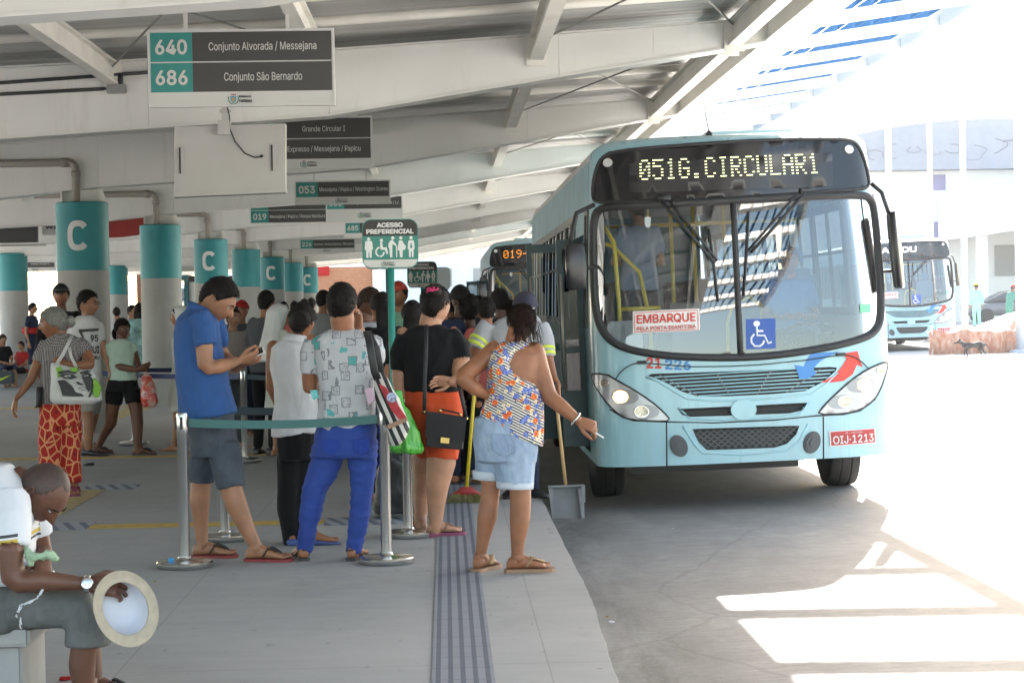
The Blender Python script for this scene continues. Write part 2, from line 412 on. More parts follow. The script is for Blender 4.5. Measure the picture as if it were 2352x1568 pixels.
strip('floor_marking', yel2, -3.12, -2.82, 13.80, 16.5)
strip('tactile_path_branch', D_.m, -3.05, -2.60, 16.52, 16.95)
strip('floor_marking', yel, -9.0, -1.6, 20.1, 20.3)
strip('floor_marking', yel, -9.0, -2.6, 31.0, 31.3)
strip('floor_marking', yel2, -4.9, -4.5, 25.4, 30.9)

# ================================================================== CANOPY
W_ = NT('white_beam_paint', .5); n1 = W_.tex('Noise', 1.1, Detail=6.0); n2 = W_.tex('Noise', 5.0, W_.map((1, 1, .12)), Detail=8.0, Roughness=.7); n3 = W_.tex('Voronoi', 3.3, feature='F1')
c = W_.ramp(n1.outputs[0], [(.3, (.74, .735, .70)), (.7, (.82, .815, .79))]); c = W_.mix(W_.ramp(n2.outputs[0], [(.56, (0,0,0)), (.78, (.40,.40,.40))]), c, (.50, .46, .40)); c = W_.mix(W_.math('MULTIPLY', W_.math('LESS_THAN', W_.math('ADD', n3.outputs['Distance'], W_.math('MULTIPLY', n2.outputs[0], .10)), .075), .5), c, (.46, .40, .33)); W_.color(c); W_.bump(n1.outputs[0], .06, .01)
white = W_.m
grey_beam = mat('grey_beam_paint', (.50, .50, .48), .55, var=.06, vscale=1.5)
steel_white = mat('white_steel_tube', (.80, .78, .72), .5, var=.08, vscale=3)
S_ = NT('roof_sheet_metal', .56, metal=0.5); X = S_.xyz()
wv = S_.math('SINE', S_.math('MULTIPLY', X[1], 2*math.pi/.2)); st = S_.tex('Noise', 1.0, S_.map((.25, 6.0, 1)), Detail=8.0); big = S_.tex('Noise', .5, Detail=3.0)
c = S_.ramp(st.outputs[0], [(.3, (.44, .44, .43)), (.7, (.66, .655, .64))]); c = S_.mix(S_.math('MULTIPLY', big.outputs[0], .5), c, (.62, .61, .60)); S_.color(c)
S_.bump(wv, .35, .012)
def ztop(x):
    pts = [(-13, 3.12), (-5.5, 3.51), (-4.4, 3.61), (-.95, 3.75), (3.1, 3.99), (5.2, 4.12)]
    for (a, za), (c, zc) in zip(pts, pts[1:]):
        if x <= c: return za+(zc-za)*(x-a)/(c-a)
    return pts[-1][1]
def zbot(x):
    pts = [(-13, 2.86), (-8.6, 2.76), (-5.5, 2.88), (-4.2, 3.01), (-1.0, 3.19), (3.1, 3.82)]
    for (a, za), (c, zc) in zip(pts, pts[1:]):
        if x <= c: return za+(zc-za)*(x-a)/(c-a)
    return pts[-1][1]
BY = [17.9+6.7*k for k in range(-2, 9)]
canopy = empty('station_canopy', (-4, 30, 3.0), 'white steel bus station canopy with deep tapered beams and silver sheet roof over the platform', 'canopy')
xs = [-13, -8.6, -5.5, -4.2, -2.6, -1.0, 1.05, 3.1]
def make_beam(Y):
    b = MB(); hw = .13
    for x0, x1 in zip(xs, xs[1:]):
        a = x0+(.003 if x0 > -13 else 0)
        p = [(a, Y-hw, zbot(a)), (x1, Y-hw, zbot(x1)), (x1, Y+hw, zbot(x1)), (a, Y+hw, zbot(a)), (a, Y-hw, ztop(a)), (x1, Y-hw, ztop(x1)), (x1, Y+hw, ztop(x1)), (a, Y+hw, ztop(a))]
        b.hexa(p)
    # bottom and top flange lips
    for x0, x1 in zip(xs, xs[1:]):
        for zf, e0, e1 in ((zbot, -.02, -.003), (ztop, .003, .018)):
            b.hexa([(x0, Y-hw-.022, zf(x0)+e0), (x1, Y-hw-.022, zf(x1)+e0), (x1, Y+hw+.022, zf(x1)+e0), (x0, Y+hw+.022, zf(x0)+e0),
                    (x0, Y-hw-.022, zf(x0)+e1), (x1, Y-hw-.022, zf(x1)+e1), (x1, Y+hw+.022, zf(x1)+e1), (x0, Y+hw+.022, zf(x0)+e1)])
    for x in (-7.3, -3.4, .1, 1.9):      # weld lines of the web plates
        b.box((x, Y-hw-.004, zbot(x)+.012), (x+.012, Y-hw+.001, ztop(x)-.004))
    return b.build('beam', white, canopy)
for Y in BY: make_beam(Y)
# purlins: longitudinal joists and cross tubes
for X0, h, w_ in ((-6.6, .2, .09), (-2.9, .2, .10), (-1.05, .2, .10), (.85, .22, .12), (2.62, .22, .12)):
    b = MB()
    for Y0, Y1 in zip(BY, BY[1:]):
        z = ztop(X0)
        b.box((X0-.012, Y0+.135, z-h+.022), (X0+.012, Y1-.135, z-.022))
        b.box((X0-w_/2, Y0+.135, z-h), (X0+w_/2, Y1-.135, z-h+.02)); b.box((X0-w_/2, Y0+.135, z-.02), (X0+w_/2, Y1-.135, z))
        # end plates with slotted holes
        for yy_ in (Y0+.16, Y1-.17): b.box((X0-w_/2-.03, yy_, z-h-.05), (X0+w_/2+.03, yy_+.012, z+.01))
    b.build('joist', steel_white, canopy)
for Y0, Y1 in zip(BY, BY[1:]):
    for t in (.2, .4, .6, .8):
        Y = Y0+(Y1-Y0)*t; b = MB()
        b.tube([(x, Y, ztop(x)+.088) for x in (-13, -8, -5.5, -4.4, -.95, 3.0)], .045, 10); b.build('purlin', steel_white, canopy, True)
# bracing rods under the sheet
for Y0, Y1 in list(zip(BY, BY[1:]))[0:8]:
    b = MB()
    for (xa, xb) in ((-2.9, -1.05), (.9, 2.6)):
        b.tube([(xa, Y0+.2, ztop(xa)-.03), (xb, Y1-.2, ztop(xb)-.03)], .009, 6); b.tube([(xb, Y0+.2, ztop(xb)-.05), (xa, Y1-.2, ztop(xa)-.05)], .009, 6)
    b.build('bracing_rod', mat('bracing_steel', (.3, .3, .29), .5, .6), canopy)
# sheet roof (two faces 3 cm apart)
b = MB(); rx = [-13.3, -8, -5.5, -4.4, -.95, 3.35]
for dz in (.12, .15):
    vs = [(x, y, ztop(x)+dz) for y in (2.5, 8, 20, 40, 60, 73) for x in rx]; L = len(rx)
    b.add(vs, [(j*L+i, j*L+i+1, (j+1)*L+i+1, (j+1)*L+i) for j in range(5) for i in range(L-1)])
b.build('roof_sheet', S_.m, canopy)
# edge beam
b = MB(); b.box((2.93, 2.6, 3.80), (3.20, 72, 4.09)); b.box((2.90, 2.6, 3.782), (3.23, 72, 3.797)); b.build('edge_beam', white, canopy)
# slatted sun screen beyond the edge: cross rails, thin blue slats, outer rail
pw = mat('screen_rail_white', (.74, .74, .73), .5); pbl = mat('screen_slat_blue', (.085, .18, .33), 1.0, spec=0.0)
def zs(x): return 3.90+.14*(x-3.2)
rails = [17.9+1.675*k for k in range(-9, 33)]
for Y in rails:
    b = MB(); b.hexa([(3.203, Y-.11, zs(3.2)), (4.9, Y-.11, zs(4.9)), (4.9, Y+.11, zs(4.9)), (3.203, Y+.11, zs(3.2)), (3.203, Y-.11, zs(3.2)+.10), (4.9, Y-.11, zs(4.9)+.10), (4.9, Y+.11, zs(4.9)+.10), (3.203, Y+.11, zs(3.2)+.10)])
    b.build('screen_rail', pw, canopy)
for i in range(9):
    x = 3.36+.182*i; b = MB()
    for Y0, Y1 in zip(rails, rails[1:]):
        z = zs(x)+.104; sl = .016
        b.hexa([(x-sl-.006, Y0+.02, z), (x-sl+.006, Y0+.02, z), (x-sl+.006, Y1-.02, z), (x-sl-.006, Y1-.02, z), (x+sl-.006, Y0+.02, z+.11), (x+sl+.006, Y0+.02, z+.11), (x+sl+.006, Y1-.02, z+.11), (x+sl-.006, Y1-.02, z+.11)])
    b.build('screen_slat', pbl, canopy)
b = MB(); b.box((4.903, 2.6, zs(4.9)-.02), (5.02, 72, zs(4.9)+.19)); b.build('outer_rail', pw, canopy)
# black conduits and junction box clipped to the beam over the signs
blk = mat('black_plastic', (.03, .03, .032), .5); gry = mat('grey_plastic', (.27, .27, .26), .5)
Yc = 17.9-.13-.03
b = MB(); b.tube([at(-60, 195, Yc), at(365, 165, Yc)], .016, 8); b.tube([at(-60, 220, Yc), at(245, 204, Yc)], .016, 8); b.tube([at(276, 168, Yc), at(276, 196, Yc)], .024, 8)
b.build('conduit', blk, canopy, True)
b = MB(); q = at(268, 205, Yc); b.box((q.x-.085, Yc-.04, q.z-.04), (q.x+.085, Yc+.028, q.z+.04), bev=.008); b.build('junction_box', gry, canopy)
b = MB(); b.tube([at(-80, 35, 16.2), at(180, 62, 16.5), at(390, 84, 17.0), at(560, 96, 17.5)], .006, 6); b.build('cable', steel_white, canopy)

# ================================================================== COLUMNS
Q_ = NT('column_concrete', .8); n1 = Q_.tex('Noise', 1.6, Detail=8.0, Roughness=.6); n2 = Q_.tex('Noise', 9.0, Q_.map((1, 1, .08)), Detail=6.0); n3 = Q_.tex('Noise', 40.0, Detail=4.0); n4 = Q_.tex('Voronoi', 5.0, feature='F1')
c = Q_.ramp(n1.outputs[0], [(.3, (.33, .32, .30)), (.7, (.42, .41, .385))]); c = Q_.mix(Q_.ramp(n2.outputs[0], [(.5, (0,0,0)), (.8, (.4,.4,.4))]), c, (.26, .245, .225)); c = Q_.mix(Q_.math('MULTIPLY', Q_.math('LESS_THAN', Q_.math('ADD', n4.outputs['Distance'], Q_.math('MULTIPLY', n3.outputs[0], .06)), .055), .6), c, (.15, .14, .13)); Q_.color(c); Q_.bump(n3.outputs[0], .12, .006)
cc = Q_.m
K_ = NT('column_teal_paint', .55); nz = K_.tex('Noise', 2.2, Detail=5.0); K_.color(K_.ramp(nz.outputs[0], [(.3, (.018, .215, .235)), (.7, (.028, .265, .285))]))
letter_w = mat('letter_white', (.68, .68, .66), .6)
pipe_m = mat('drain_pipe_grey', (.30, .275, .23), .5)
dark_teal = mat('column_collar', (.04, .09, .10), .6)
def make_column(x, y, letter, pipe):
    t = empty('column', (x, y, 0)); r = .315
    b = MB(); b.lathe((x, y, 0), [(r+.004, 0), (r+.004, .10), (r, .102), (r, 1.98)], 40); o = b.build('shaft', cc, t); auto_smooth(o)
    b = MB(); b.lathe((x, y, 0), [(r+.003, 1.981), (r+.003, 2.80), (r-.02, 2.815)], 40); o = b.build('teal_band', K_.m, t); auto_smooth(o)
    b = MB(); zt = zbot(x)
    b.box((x-.24, y-.10, 2.816), (x-.222, y+.10, zt-.021)); b.box((x+.222, y-.10, 2.816), (x+.24, y+.10, zt-.021)); b.box((x-.221, y-.012, 2.816), (x+.221, y+.012, zt-.021))
    b.poly([(x+.241, y-.14, 2.816), (x+.33, y-.14, 2.816), (x+.27, y-.14, zt-.021), (x+.241, y-.14, zt-.021)], (0, .012, 0))
    b.build('bracket', steel_white, t)
    if letter:
        b = MB(); vs = []; ring = []
        for i in range(33):                      # heavy round-cornered C
            a = R(38)+R(284)*i/32; ca, sa = math.cos(a), math.sin(a)
            for rx_, rz_ in ((.132, .182), (.066, .112)):
                e = 2/2.6; ring.append((rx_*math.copysign(abs(ca)**e, ca), rz_*math.copysign(abs(sa)**e, sa)))
        for px, pz in ring:
            a = px/(r+.004); vs.append((x+(r+.006)*math.sin(a), y-(r+.006)*math.cos(a), 2.40+pz))
        Fs = [(2*i, 2*i+1, 2*i+3, 2*i+2) for i in range(32)]
        b.add(vs, Fs); b.build('lettering', letter_w, t)
    if pipe:
        b = MB(); yp = y-.20; zp = 3.29
        pts = [(x-1.9, yp, zp-.0), (x-.12, yp, zp)]+[(x-.12+.09*math.sin(R(a)), yp, zp-.09+.09*math.cos(R(a))) for a in (20, 45, 70, 90)]+[(x-.03, yp, 2.80)]
        b.tube(pts, .048, 12); b.tube([(x-.20, yp, zp), (x-.12, yp, zp)], .058, 12); b.tube([(x-.03, yp, zp-.1), (x-.03, yp, zp-.17)], .058, 12)
        b.build('drain_pipe', pipe_m, t, True)
    return t
order = ['nearest the seated man', '', 'behind the man in blue', '', '', '', 'farthest in the lettered row']
labs = ['thickest column, teal band with big white letter C, behind the man in printed white tee',
        'plain teal-banded column without a letter, behind the walking girl in mint blouse',
        'teal-banded column with white C just above the head of the man in blue polo',
        'plain teal-banded column without a letter, right behind the blue polo man',
        'teal-banded column with white C, in the gap above the nun in white veil',
        'plain teal-banded column between the two farthest lettered columns',
        'smallest teal-banded column with white C beside the brick wall']
for k in range(7):
    tag(make_column(-4.43, 24.6+6.7*k, k % 2 == 0, True), labs[k], 'column', 'round concrete columns of the platform', 'thing')
tag(make_column(-9.6, 44.7, False, False), 'plain teal-banded column of the far row, behind the man in navy and red vest', 'column', 'round concrete columns of the platform', 'thing')
tag(make_column(-9.5, 58.1, False, False), 'small plain teal-banded column of the far row, seen between the first two big columns', 'column', 'round concrete columns of the platform', 'thing')
# ================================================================== BUSES
U_ = NT('bus_paint_sky_blue', .30, coat=.45); n1 = U_.tex('Noise', 1.3, Detail=7.0); n2 = U_.tex('Noise', 7.0, U_.map((1, 1, .10)), Detail=8.0, Roughness=.7); n3 = U_.tex('Noise', 26.0, Detail=6.0, Roughness=.8)
c = U_.ramp(n1.outputs[0], [(.3, (.285, .505, .575)), (.7, (.325, .545, .61))]); c = U_.mix(U_.ramp(n2.outputs[0], [(.50, (0,0,0)), (.80, (.42,.42,.42))]), c, (.27, .35, .36)); c = U_.mix(U_.ramp(n3.outputs[0], [(.60, (0,0,0)), (.82, (.5,.5,.5))]), c, (.22, .30, .31)); U_.color(c)
U_.l.new(U_.ramp(n2.outputs[0], [(.35, (.24,.24,.24)), (.75, (.5,.5,.5))]), U_.b.inputs['Roughness'])
bus_blue = U_.m
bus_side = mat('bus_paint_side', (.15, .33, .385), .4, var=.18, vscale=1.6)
roof_grime = mat('bus_roof_paint', (.50, .49, .47), .5, var=.12, vscale=2)
rubber = mat('black_rubber', (.022, .022, .024), .55)
trim_blk = mat('black_trim', (.018, .018, .02), .25)
blk_panel = mat('gloss_black_panel', (.012, .012, .014), .08, spec=.6)
dark_int = mat('bus_interior_dark', (.06, .06, .065), .7)
int_lite = mat('bus_interior_panel', (.42, .43, .44), .6)
seat_m = mat('bus_seat_grey', (.10, .11, .13), .7, var=.2)
yel_rail = mat('yellow_grab_rail', (.62, .46, .03), .35)
tyre_m = mat('tyre_rubber', (.035, .034, .033), .85, var=.2, vscale=8, bump=.2, bscale=60)
hub_m = mat('wheel_hub', (.25, .25, .26), .5, .5)
led_m = mat('led_amber_white', (.95, 1.0, .50), .5, emit=.16)
led_o = mat('led_orange', (1.0, .36, .02), .5, emit=.22)
lamp_on = mat('headlight_lit', (1.0, .86, .55), .5, emit=2.5)
lamp_rim = mat('headlight_rim_glow', (1.0, .50, .12), .3, emit=.18)
lamp_dim = mat('fog_lamp_lens', (.45, .40, .34), .12, metal=.35, var=.5, vscale=60)
lamp_house = mat('headlight_housing', (.44, .44, .46), .22, metal=.3)
bowl = mat('headlight_bowl', (.25, .25, .265), .25, metal=.5)
chrome = mat('chrome_ring', (.7, .7, .7), .15, 1.0)
decal_red = mat('decal_red', (.62, .045, .03), .4); decal_blue = mat('decal_blue', (.05, .22, .55), .4); decal_white = mat('decal_white', (.75, .75, .74), .5)
plate_red = mat('plate_red', (.42, .03, .035), .4)
mesh_blk = mat('grille_black', (.02, .02, .022), .5)
mesh_wire = mat('grille_wire', (.24, .26, .27), .4, .3)
bglass = glass_mat('windscreen_glass', (.80, .86, .88), 1.95)
sglass = glass_mat('side_window_glass', (.20, .23, .24), 1.5)
green_st = mat('green_sticker', (.18, .60, .32), .5)
mirror_g = mat('mirror_glass', (.6, .62, .65), .03, 1.0)

BX, BY0 = 2.545, 16.6
BM = Matrix.Translation((BX, BY0, rz(BX))) @ Matrix.Rotation(-0.026, 4, 'Y')
BMi = BM.inverted()
def Wz(z): return 1.275 - (.012*max(0, (.9-z)/.5) if z < .9 else 0) - (.085*((z-1.5)/1.6)**1.4 if z > 1.5 else 0)
def Y0z(z):
    y = .035*max(0, (z-.76)/.5) if z < 1.26 else .035+.20*((z-1.26)/1.8)**1.25
    return y
PD, PN = .42, 3.3
_pl = []
for i in range(401):
    a = math.pi*(i/400-.5); _pl.append((math.copysign(abs(math.sin(a))**(2/PN), math.sin(a)), PD*(1-abs(math.cos(a))**(2/PN))))
_sl = [0.0]
for p, q in zip(_pl, _pl[1:]): _sl.append(_sl[-1]+math.hypot(q[0]-p[0], q[1]-p[1]))
_mid = _sl[200]; _sl = [s-_mid for s in _sl]; SMAX = _sl[-1]
def _lerp(xs_, ys_, x):
    if x <= xs_[0]: return ys_[0]
    if x >= xs_[-1]: return ys_[-1]
    lo, hi = 0, len(xs_)-1
    while hi-lo > 1:
        mid_ = (lo+hi)//2
        if xs_[mid_] <= x: lo = mid_
        else: hi = mid_
    t = (x-xs_[lo])/max(1e-12, xs_[hi]-xs_[lo]); return ys_[lo]+(ys_[hi]-ys_[lo])*t
_px = [p[0] for p in _pl]; _py = [p[1] for p in _pl]
def plan(s): return _lerp(_sl, _px, s), _lerp(_sl, _py, s)
def s_of(x): return _lerp(_px, _sl, x)
def fpt(s, z, off=0.0):
    cx, cy = plan(s); p = V((Wz(z)*cx, Y0z(z)+cy, z))
    if off:
        c2 = plan(min(SMAX, s+.01)); c1 = plan(max(-SMAX, s-.01)); n = V((c2[1]-c1[1], -(c2[0]-c1[0])*Wz(z), 0)); n.normalize()
        dz = (Y0z(z+.01)-Y0z(z-.01))/.02; n.z = dz*.9; n.normalize(); p = p+n*off
    return p
def px_front(u, v):
    """pixel of the survey -> (s, z) on the bus front"""
    Yw = 16.8
    for _ in range(10):
        L = BMi @ at(u, v, Yw); cx = max(-.9995, min(.9995, L.x/Wz(L.z))); s = s_of(cx)
        Yw = .5*Yw+.5*(BM @ V((L.x, Y0z(L.z)+plan(s)[1], L.z))).y
    return s, L.z
def c2(pts): return [px_front(1176+x*.3906, 257.3+y*.3906) for x, y in pts]
def c3(pts): return [px_front(1286.25+x*.3516, 753.4+y*.3516) for x, y in pts]
def inside(p, poly):
    x, y = p; c = False; n = len(poly)
    for i in range(n):
        x1, y1 = poly[i]; x2, y2 = poly[i-1]
        if (y1 > y) != (y2 > y) and x < (x2-x1)*(y-y1)/(y2-y1)+x1: c = not c
    return c
def dens(poly, d=.04):
    out = []
    for i in range(len(poly)):
        a, b_ = poly[i], poly[(i+1) % len(poly)]; n = max(1, int(math.hypot(a[0]-b_[0], a[1]-b_[1])/d))
        out += [(a[0]+(b_[0]-a[0])*k/n, a[1]+(b_[1]-a[1])*k/n) for k in range(n)]
    return out
def smooth_poly(poly, it=2):
    for _ in range(it):
        q = []
        for i in range(len(poly)):
            a, b_ = poly[i], poly[(i+1) % len(poly)]
            q += [(a[0]*.75+b_[0]*.25, a[1]*.75+b_[1]*.25), (a[0]*.25+b_[0]*.75, a[1]*.25+b_[1]*.75)]
        poly = q
    return poly
def cdt(outer, holes=(), grid=.06):
    """conforming triangulation of a polygon with holes; returns (2D points, triangles)"""
    pts = []; edges = []
    for poly in (outer, *holes):
        k = len(pts); n = len(poly); pts += [V((p[0], p[1])) for p in poly]; edges += [(k+i, k+(i+1) % n) for i in range(n)]
    x0 = min(p[0] for p in outer); x1 = max(p[0] for p in outer); y0 = min(p[1] for p in outer); y1 = max(p[1] for p in outer)
    nx, ny = int((x1-x0)/grid), int((y1-y0)/grid)
    for i in range(1, nx):
        for j in range(1, ny):
            p = (x0+(x1-x0)*i/nx, y0+(y1-y0)*j/ny)
            if inside(p, outer) and not any(inside(p, h) for h in holes): pts.append(V(p))
    vo, eo, fo, *_ = delaunay_2d_cdt(pts, edges, [], 0, 1e-5)
    tr = []
    for f in fo:
        c = (sum(vo[i].x for i in f)/len(f), sum(vo[i].y for i in f)/len(f))
        if inside(c, outer) and not any(inside(c, h) for h in holes): tr.append(tuple(f))
    return [(p.x, p.y) for p in vo], tr
class BB(MB):
    """mesh collector in the bus's own frame"""
    def finish(s, name, mats, bus, smooth=None):
        s.v = [tuple(BM @ V(p)) for p in s.v]; return s.build(name, mats, bus, smooth)
    def patch(s, poly, off, grid=.06, holes=()):
        P, T = cdt(dens(poly), [dens(h) for h in holes], grid); return s.add([fpt(a, b_, off) for a, b_ in P], T)
    def slab(s, poly, off0, off1, grid=.08):
        """patch with thickness"""
        poly = dens(poly, .03); P, T = cdt(poly, (), grid); s.add([fpt(a, b_, off1) for a, b_ in P], T)
        n = len(poly); s.add([fpt(a, b_, off0) for a, b_ in poly]+[fpt(a, b_, off1) for a, b_ in poly], [(i, (i+1) % n, (i+1) % n+n, i+n) for i in range(n)]); return s
    def fline(s, poly, r, off=0.0, closed=False, seg=8):
        pts = [fpt(a, b_, off) for a, b_ in (dens(poly, .05) if closed else poly)]; return s.tube(pts, r, seg, closed=closed)
    def ftext(s, txt, tl, tr, bl, off, bold=0.0):
        """tl, tr, bl: (s, z) corners of the lettering box"""
        P, Fs = text_pts(txt, 1.0, 1.0, bold)
        f = lambda x, y, k: fpt(tl[0]+(tr[0]-tl[0])*(x+.5)+(bl[0]-tl[0])*(.5-y), tl[1]+(tr[1]-tl[1])*(x+.5)+(bl[1]-tl[1])*(.5-y), off+.0006*k)
        return s.add([f(x, y, k) for x, y, k in P], Fs)
def circ(c, rx, ry, n=28, tilt=0):
    return [(c[0]+rx*math.cos(t)*math.cos(tilt)-ry*math.sin(t)*math.sin(tilt), c[1]+rx*math.cos(t)*math.sin(tilt)+ry*math.sin(t)*math.cos(tilt)) for t in [2*math.pi*i/n for i in range(n)]]

FONT57 = {'0': '01110 10001 10011 10101 11001 10001 01110', '5': '11111 10000 11110 00001 00001 10001 01110', '1': '00100 01100 00100 00100 00100 00100 01110',
 'G': '01110 10001 10000 10111 10001 10001 01110', '.': '00000 00000 00000 00000 00000 01100 01100', 'C': '01110 10001 10000 10000 10000 10001 01110', 'I': '01110 00100 00100 00100 00100 00100 01110',
 'R': '11110 10001 10001 11110 10100 10010 10001', 'U': '10001 10001 10001 10001 10001 10001 01110', 'L': '10000 10000 10000 10000 10000 10000 11111', 'A': '01110 10001 10001 11111 10001 10001 10001',
 '9': '01110 10001 10001 01111 00001 00010 01100', '-': '00000 00000 00000 11111 00000 00000 00000', 'P': '11110 10001 10001 11110 10000 10000 10000'}
def led(b, txt, s0, s1, z0, z1, off, slope=0.0):
    n = len(txt); adv = (s1-s0)/n
    for k, ch in enumerate(txt):
        for r_, row in enumerate(FONT57[ch].split()):
            for c_, bit in enumerate(row):
                if bit == '1':
                    for d in (0, .45):
                        s = s0+adv*k+adv*.80*(c_+d)/5; z = z1-(z1-z0)*r_/6.0+slope*(s-s0); q = .0058
                        b.add([fpt(s+q*math.cos(t*math.pi/3), z+q*math.sin(t*math.pi/3), off) for t in range(6)], [tuple(range(6))])

def make_bus(label, hero=True, text='051G.CIRCULAR1', ledm=None, number=True):
    bus = empty('city_bus', BM.translation, label, 'bus')
    # outlines on the front (survey of the photograph)
    disp = smooth_poly(c2([(480,510),(478,430),(500,330),(530,270),(590,235),(1000,195),(1500,165),(1900,160),(1985,165),(2030,195),(2065,270),(2090,370),(2097,420),(2085,445),(2040,455),(1500,495),(1000,525),(560,532),(500,528)]), 1)
    wind = smooth_poly(c2([(484,640),(496,590),(540,560),(850,546),(1300,520),(1700,498),(2040,488),(2100,500),(2125,560),(2150,800),(2168,1080),(2168,1200),(2150,1270),(2090,1322),(1900,1375),(1600,1425),(1350,1445),(1000,1440),(800,1420),(650,1385),(565,1330),(515,1250),(492,1150),(482,1000),(478,700)]), 2)
    gr = c3([(570,310),(600,298),(1000,285),(1400,270),(1760,253),(1810,258),(1800,280),(1720,350),(1600,410),(1400,430),(1100,445),(900,445),(800,415),(700,360),(620,325)])
    mg1 = c3([(775,532),(1135,515),(1130,565),(850,573),(800,560)]); mg2 = c3([(1260,510),(1610,491),(1590,530),(1500,550),(1265,560)])
    lg = c3([(870,662),(1560,640),(1540,690),(1480,750),(1400,775),(1100,786),(960,790),(910,740)])
    ZB, ZT = .40, 3.02
    # front mask: one skin, true openings for the windscreen and the grilles
    b = BB(); S1 = SMAX
    outer = [(-S1, ZB+.0), (S1, ZB), (S1, ZT), (-S1, ZT)]
    b.patch(outer, 0, .055, [wind, gr, mg1, mg2, lg]); 
    o = b.finish('front_mask', bus_blue, bus, True)
    YE = Y0z(1.0)+PD
    LEN = 12.0
    # sides with window openings
    def side(sx):
        wins = []; y = 1.0
        if sx < 0: spans = [(.62, .95), (2.35, 3.75), (3.85, 5.3), (5.4, 6.85), (6.95, 8.4), (8.5, 9.9), (10.0, 11.6)]
        else: spans = [(.55, 1.75), (1.85, 3.3), (3.4, 4.85), (4.95, 6.4), (6.5, 7.95), (8.05, 9.5), (9.6, 11.5)]
        for a, c in spans: wins.append([(a, 1.62), (c, 1.62), (c, 2.58), (a, 2.58)])
        arches = []
        for yc in (1.9 if sx > 0 else 2.75-.85, 8.3): arches.append([(yc+.62*math.cos(t), .50+.62*math.sin(t)) for t in [R(-8)+R(196)*i/16 for i in range(17)]])
        outl = [(Y0z(ZB)+PD+.002, ZB), (1.28-.0, ZB)]
        outl = [(YE+.0, ZB)]
        for ar in arches:
            outl += [(ar[-1][0], ZB)] + [p for p in reversed(ar) if p[1] > ZB] + [(ar[0][0], ZB)]
        outl += [(LEN, ZB), (LEN, ZT), (Y0z(ZT)+PD, ZT), (Y0z(2)+PD, 2.0), (Y0z(1.3)+PD, 1.3)]
        holes = list(wins)
        if sx < 0: holes = [[(1.03, .46), (2.25, .46), (2.25, 2.40), (1.03, 2.40)]]+[h for h in holes if True]
        b = BB()
        if sx < 0:                                     # door opening replaces the arch on the kerb side, front wheel stays behind the skin
            outl = [(YE, ZB)]+[(1.0, ZB)]
            ar = arches[1]; outl += [(ar[-1][0], ZB)] + [p for p in reversed(ar) if p[1] > ZB] + [(ar[0][0], ZB)] + [(LEN, ZB), (LEN, ZT), (Y0z(ZT)+PD, ZT), (Y0z(2)+PD, 2.0), (Y0z(1.3)+PD, 1.3)]
        P, T = cdt(dens(outl, .2), [dens(h, .3) for h in holes], .35)
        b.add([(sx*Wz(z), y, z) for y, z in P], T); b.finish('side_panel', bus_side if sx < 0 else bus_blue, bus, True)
        for a, c in spans:
            b = BB(); x = Wz(2.1)*sx; d = .012*sx
            def fr(y0, y1, z0, z1, p=.014): b.hexa([(sx*(Wz(z0)-.02), y0, z0), (sx*(Wz(z0)+p), y0, z0), (sx*(Wz(z0)+p), y1, z0), (sx*(Wz(z0)-.02), y1, z0), (sx*(Wz(z1)-.02), y0, z1), (sx*(Wz(z1)+p), y0, z1), (sx*(Wz(z1)+p), y1, z1), (sx*(Wz(z1)-.02), y1, z1)])
            fr(a-.05, a+.03, 1.58, 2.62); fr(c-.03, c+.05, 1.58, 2.62); fr(a+.03, c-.03, 1.57, 1.65); fr(a+.03, c-.03, 2.55, 2.63)
            if c-a > .6: fr((a+c)/2-.018, (a+c)/2+.018, 1.65, 2.55, .006); fr(a+.03, (a+c)/2-.018, 2.15, 2.18, .006); fr((a+c)/2+.018, c-.03, 2.15, 2.18, .006)
            w_ = b.finish('window_frame', trim_blk, bus)
            if True:
                b = BB(); b.add([(sx*(Wz(1.65)-.004), a+.03, 1.65), (sx*(Wz(1.65)-.004), c-.03, 1.65), (sx*(Wz(2.55)-.004), c-.03, 2.55), (sx*(Wz(2.55)-.004), a+.03, 2.55)], [(0,1,2,3)]); b.finish('window_glass', sglass, w_)
    side(-1); side(1)
    # roof dome: the plan outline drawn in and raised
    out = [(Wz(ZT)*_px[i], Y0z(ZT)+_py[i]) for i in range(0, 401, 8)]
    out = out+[(Wz(ZT), y) for y in (1.5, 3, 5, 7, 9, 11, LEN-.15)]+[(Wz(ZT)-.1, LEN), (0, LEN), (-Wz(ZT)+.1, LEN)]+[(-Wz(ZT), y) for y in (LEN-.15, 11, 9, 7, 5, 3, 1.5)]
    b = BB(); n = len(out); prof = [(0, 0), (.008, .045), (.035, .085), (.085, .12), (.17, .148), (.34, .172), (.6, .19), (.95, .20)]
    vs = []
    for d, h in prof:
        for x, y in out:
            fx = max(.02, 1-d/Wz(ZT)); yy = y+d*.9 if y < 1.2 else (y-d*.5 if y > LEN-.2 else y)
            if y < 1.2: yy = Y0z(ZT)+(y-Y0z(ZT))*1+d*(1-min(1, (y-Y0z(ZT))/PD)*.6)*(1.0)
            vs.append((x*fx, yy, ZT+h))
    fs = [(j*n+i, j*n+(i+1) % n, (j+1)*n+(i+1) % n, (j+1)*n+i) for j in range(len(prof)-1) for i in range(n)]
    b.add(vs, fs+[tuple((len(prof)-1)*n+i for i in range(n))])
    for k, f in enumerate(fs):                        # front cap in body blue, the rest of the roof dull grey
        b.mi[k] = 0 if sum(vs[i][1] for i in f)/4 < .75 else 1
    b.mi[len(fs)] = 1
    o = b.finish('roof', [bus_blue, roof_grime], bus, True)
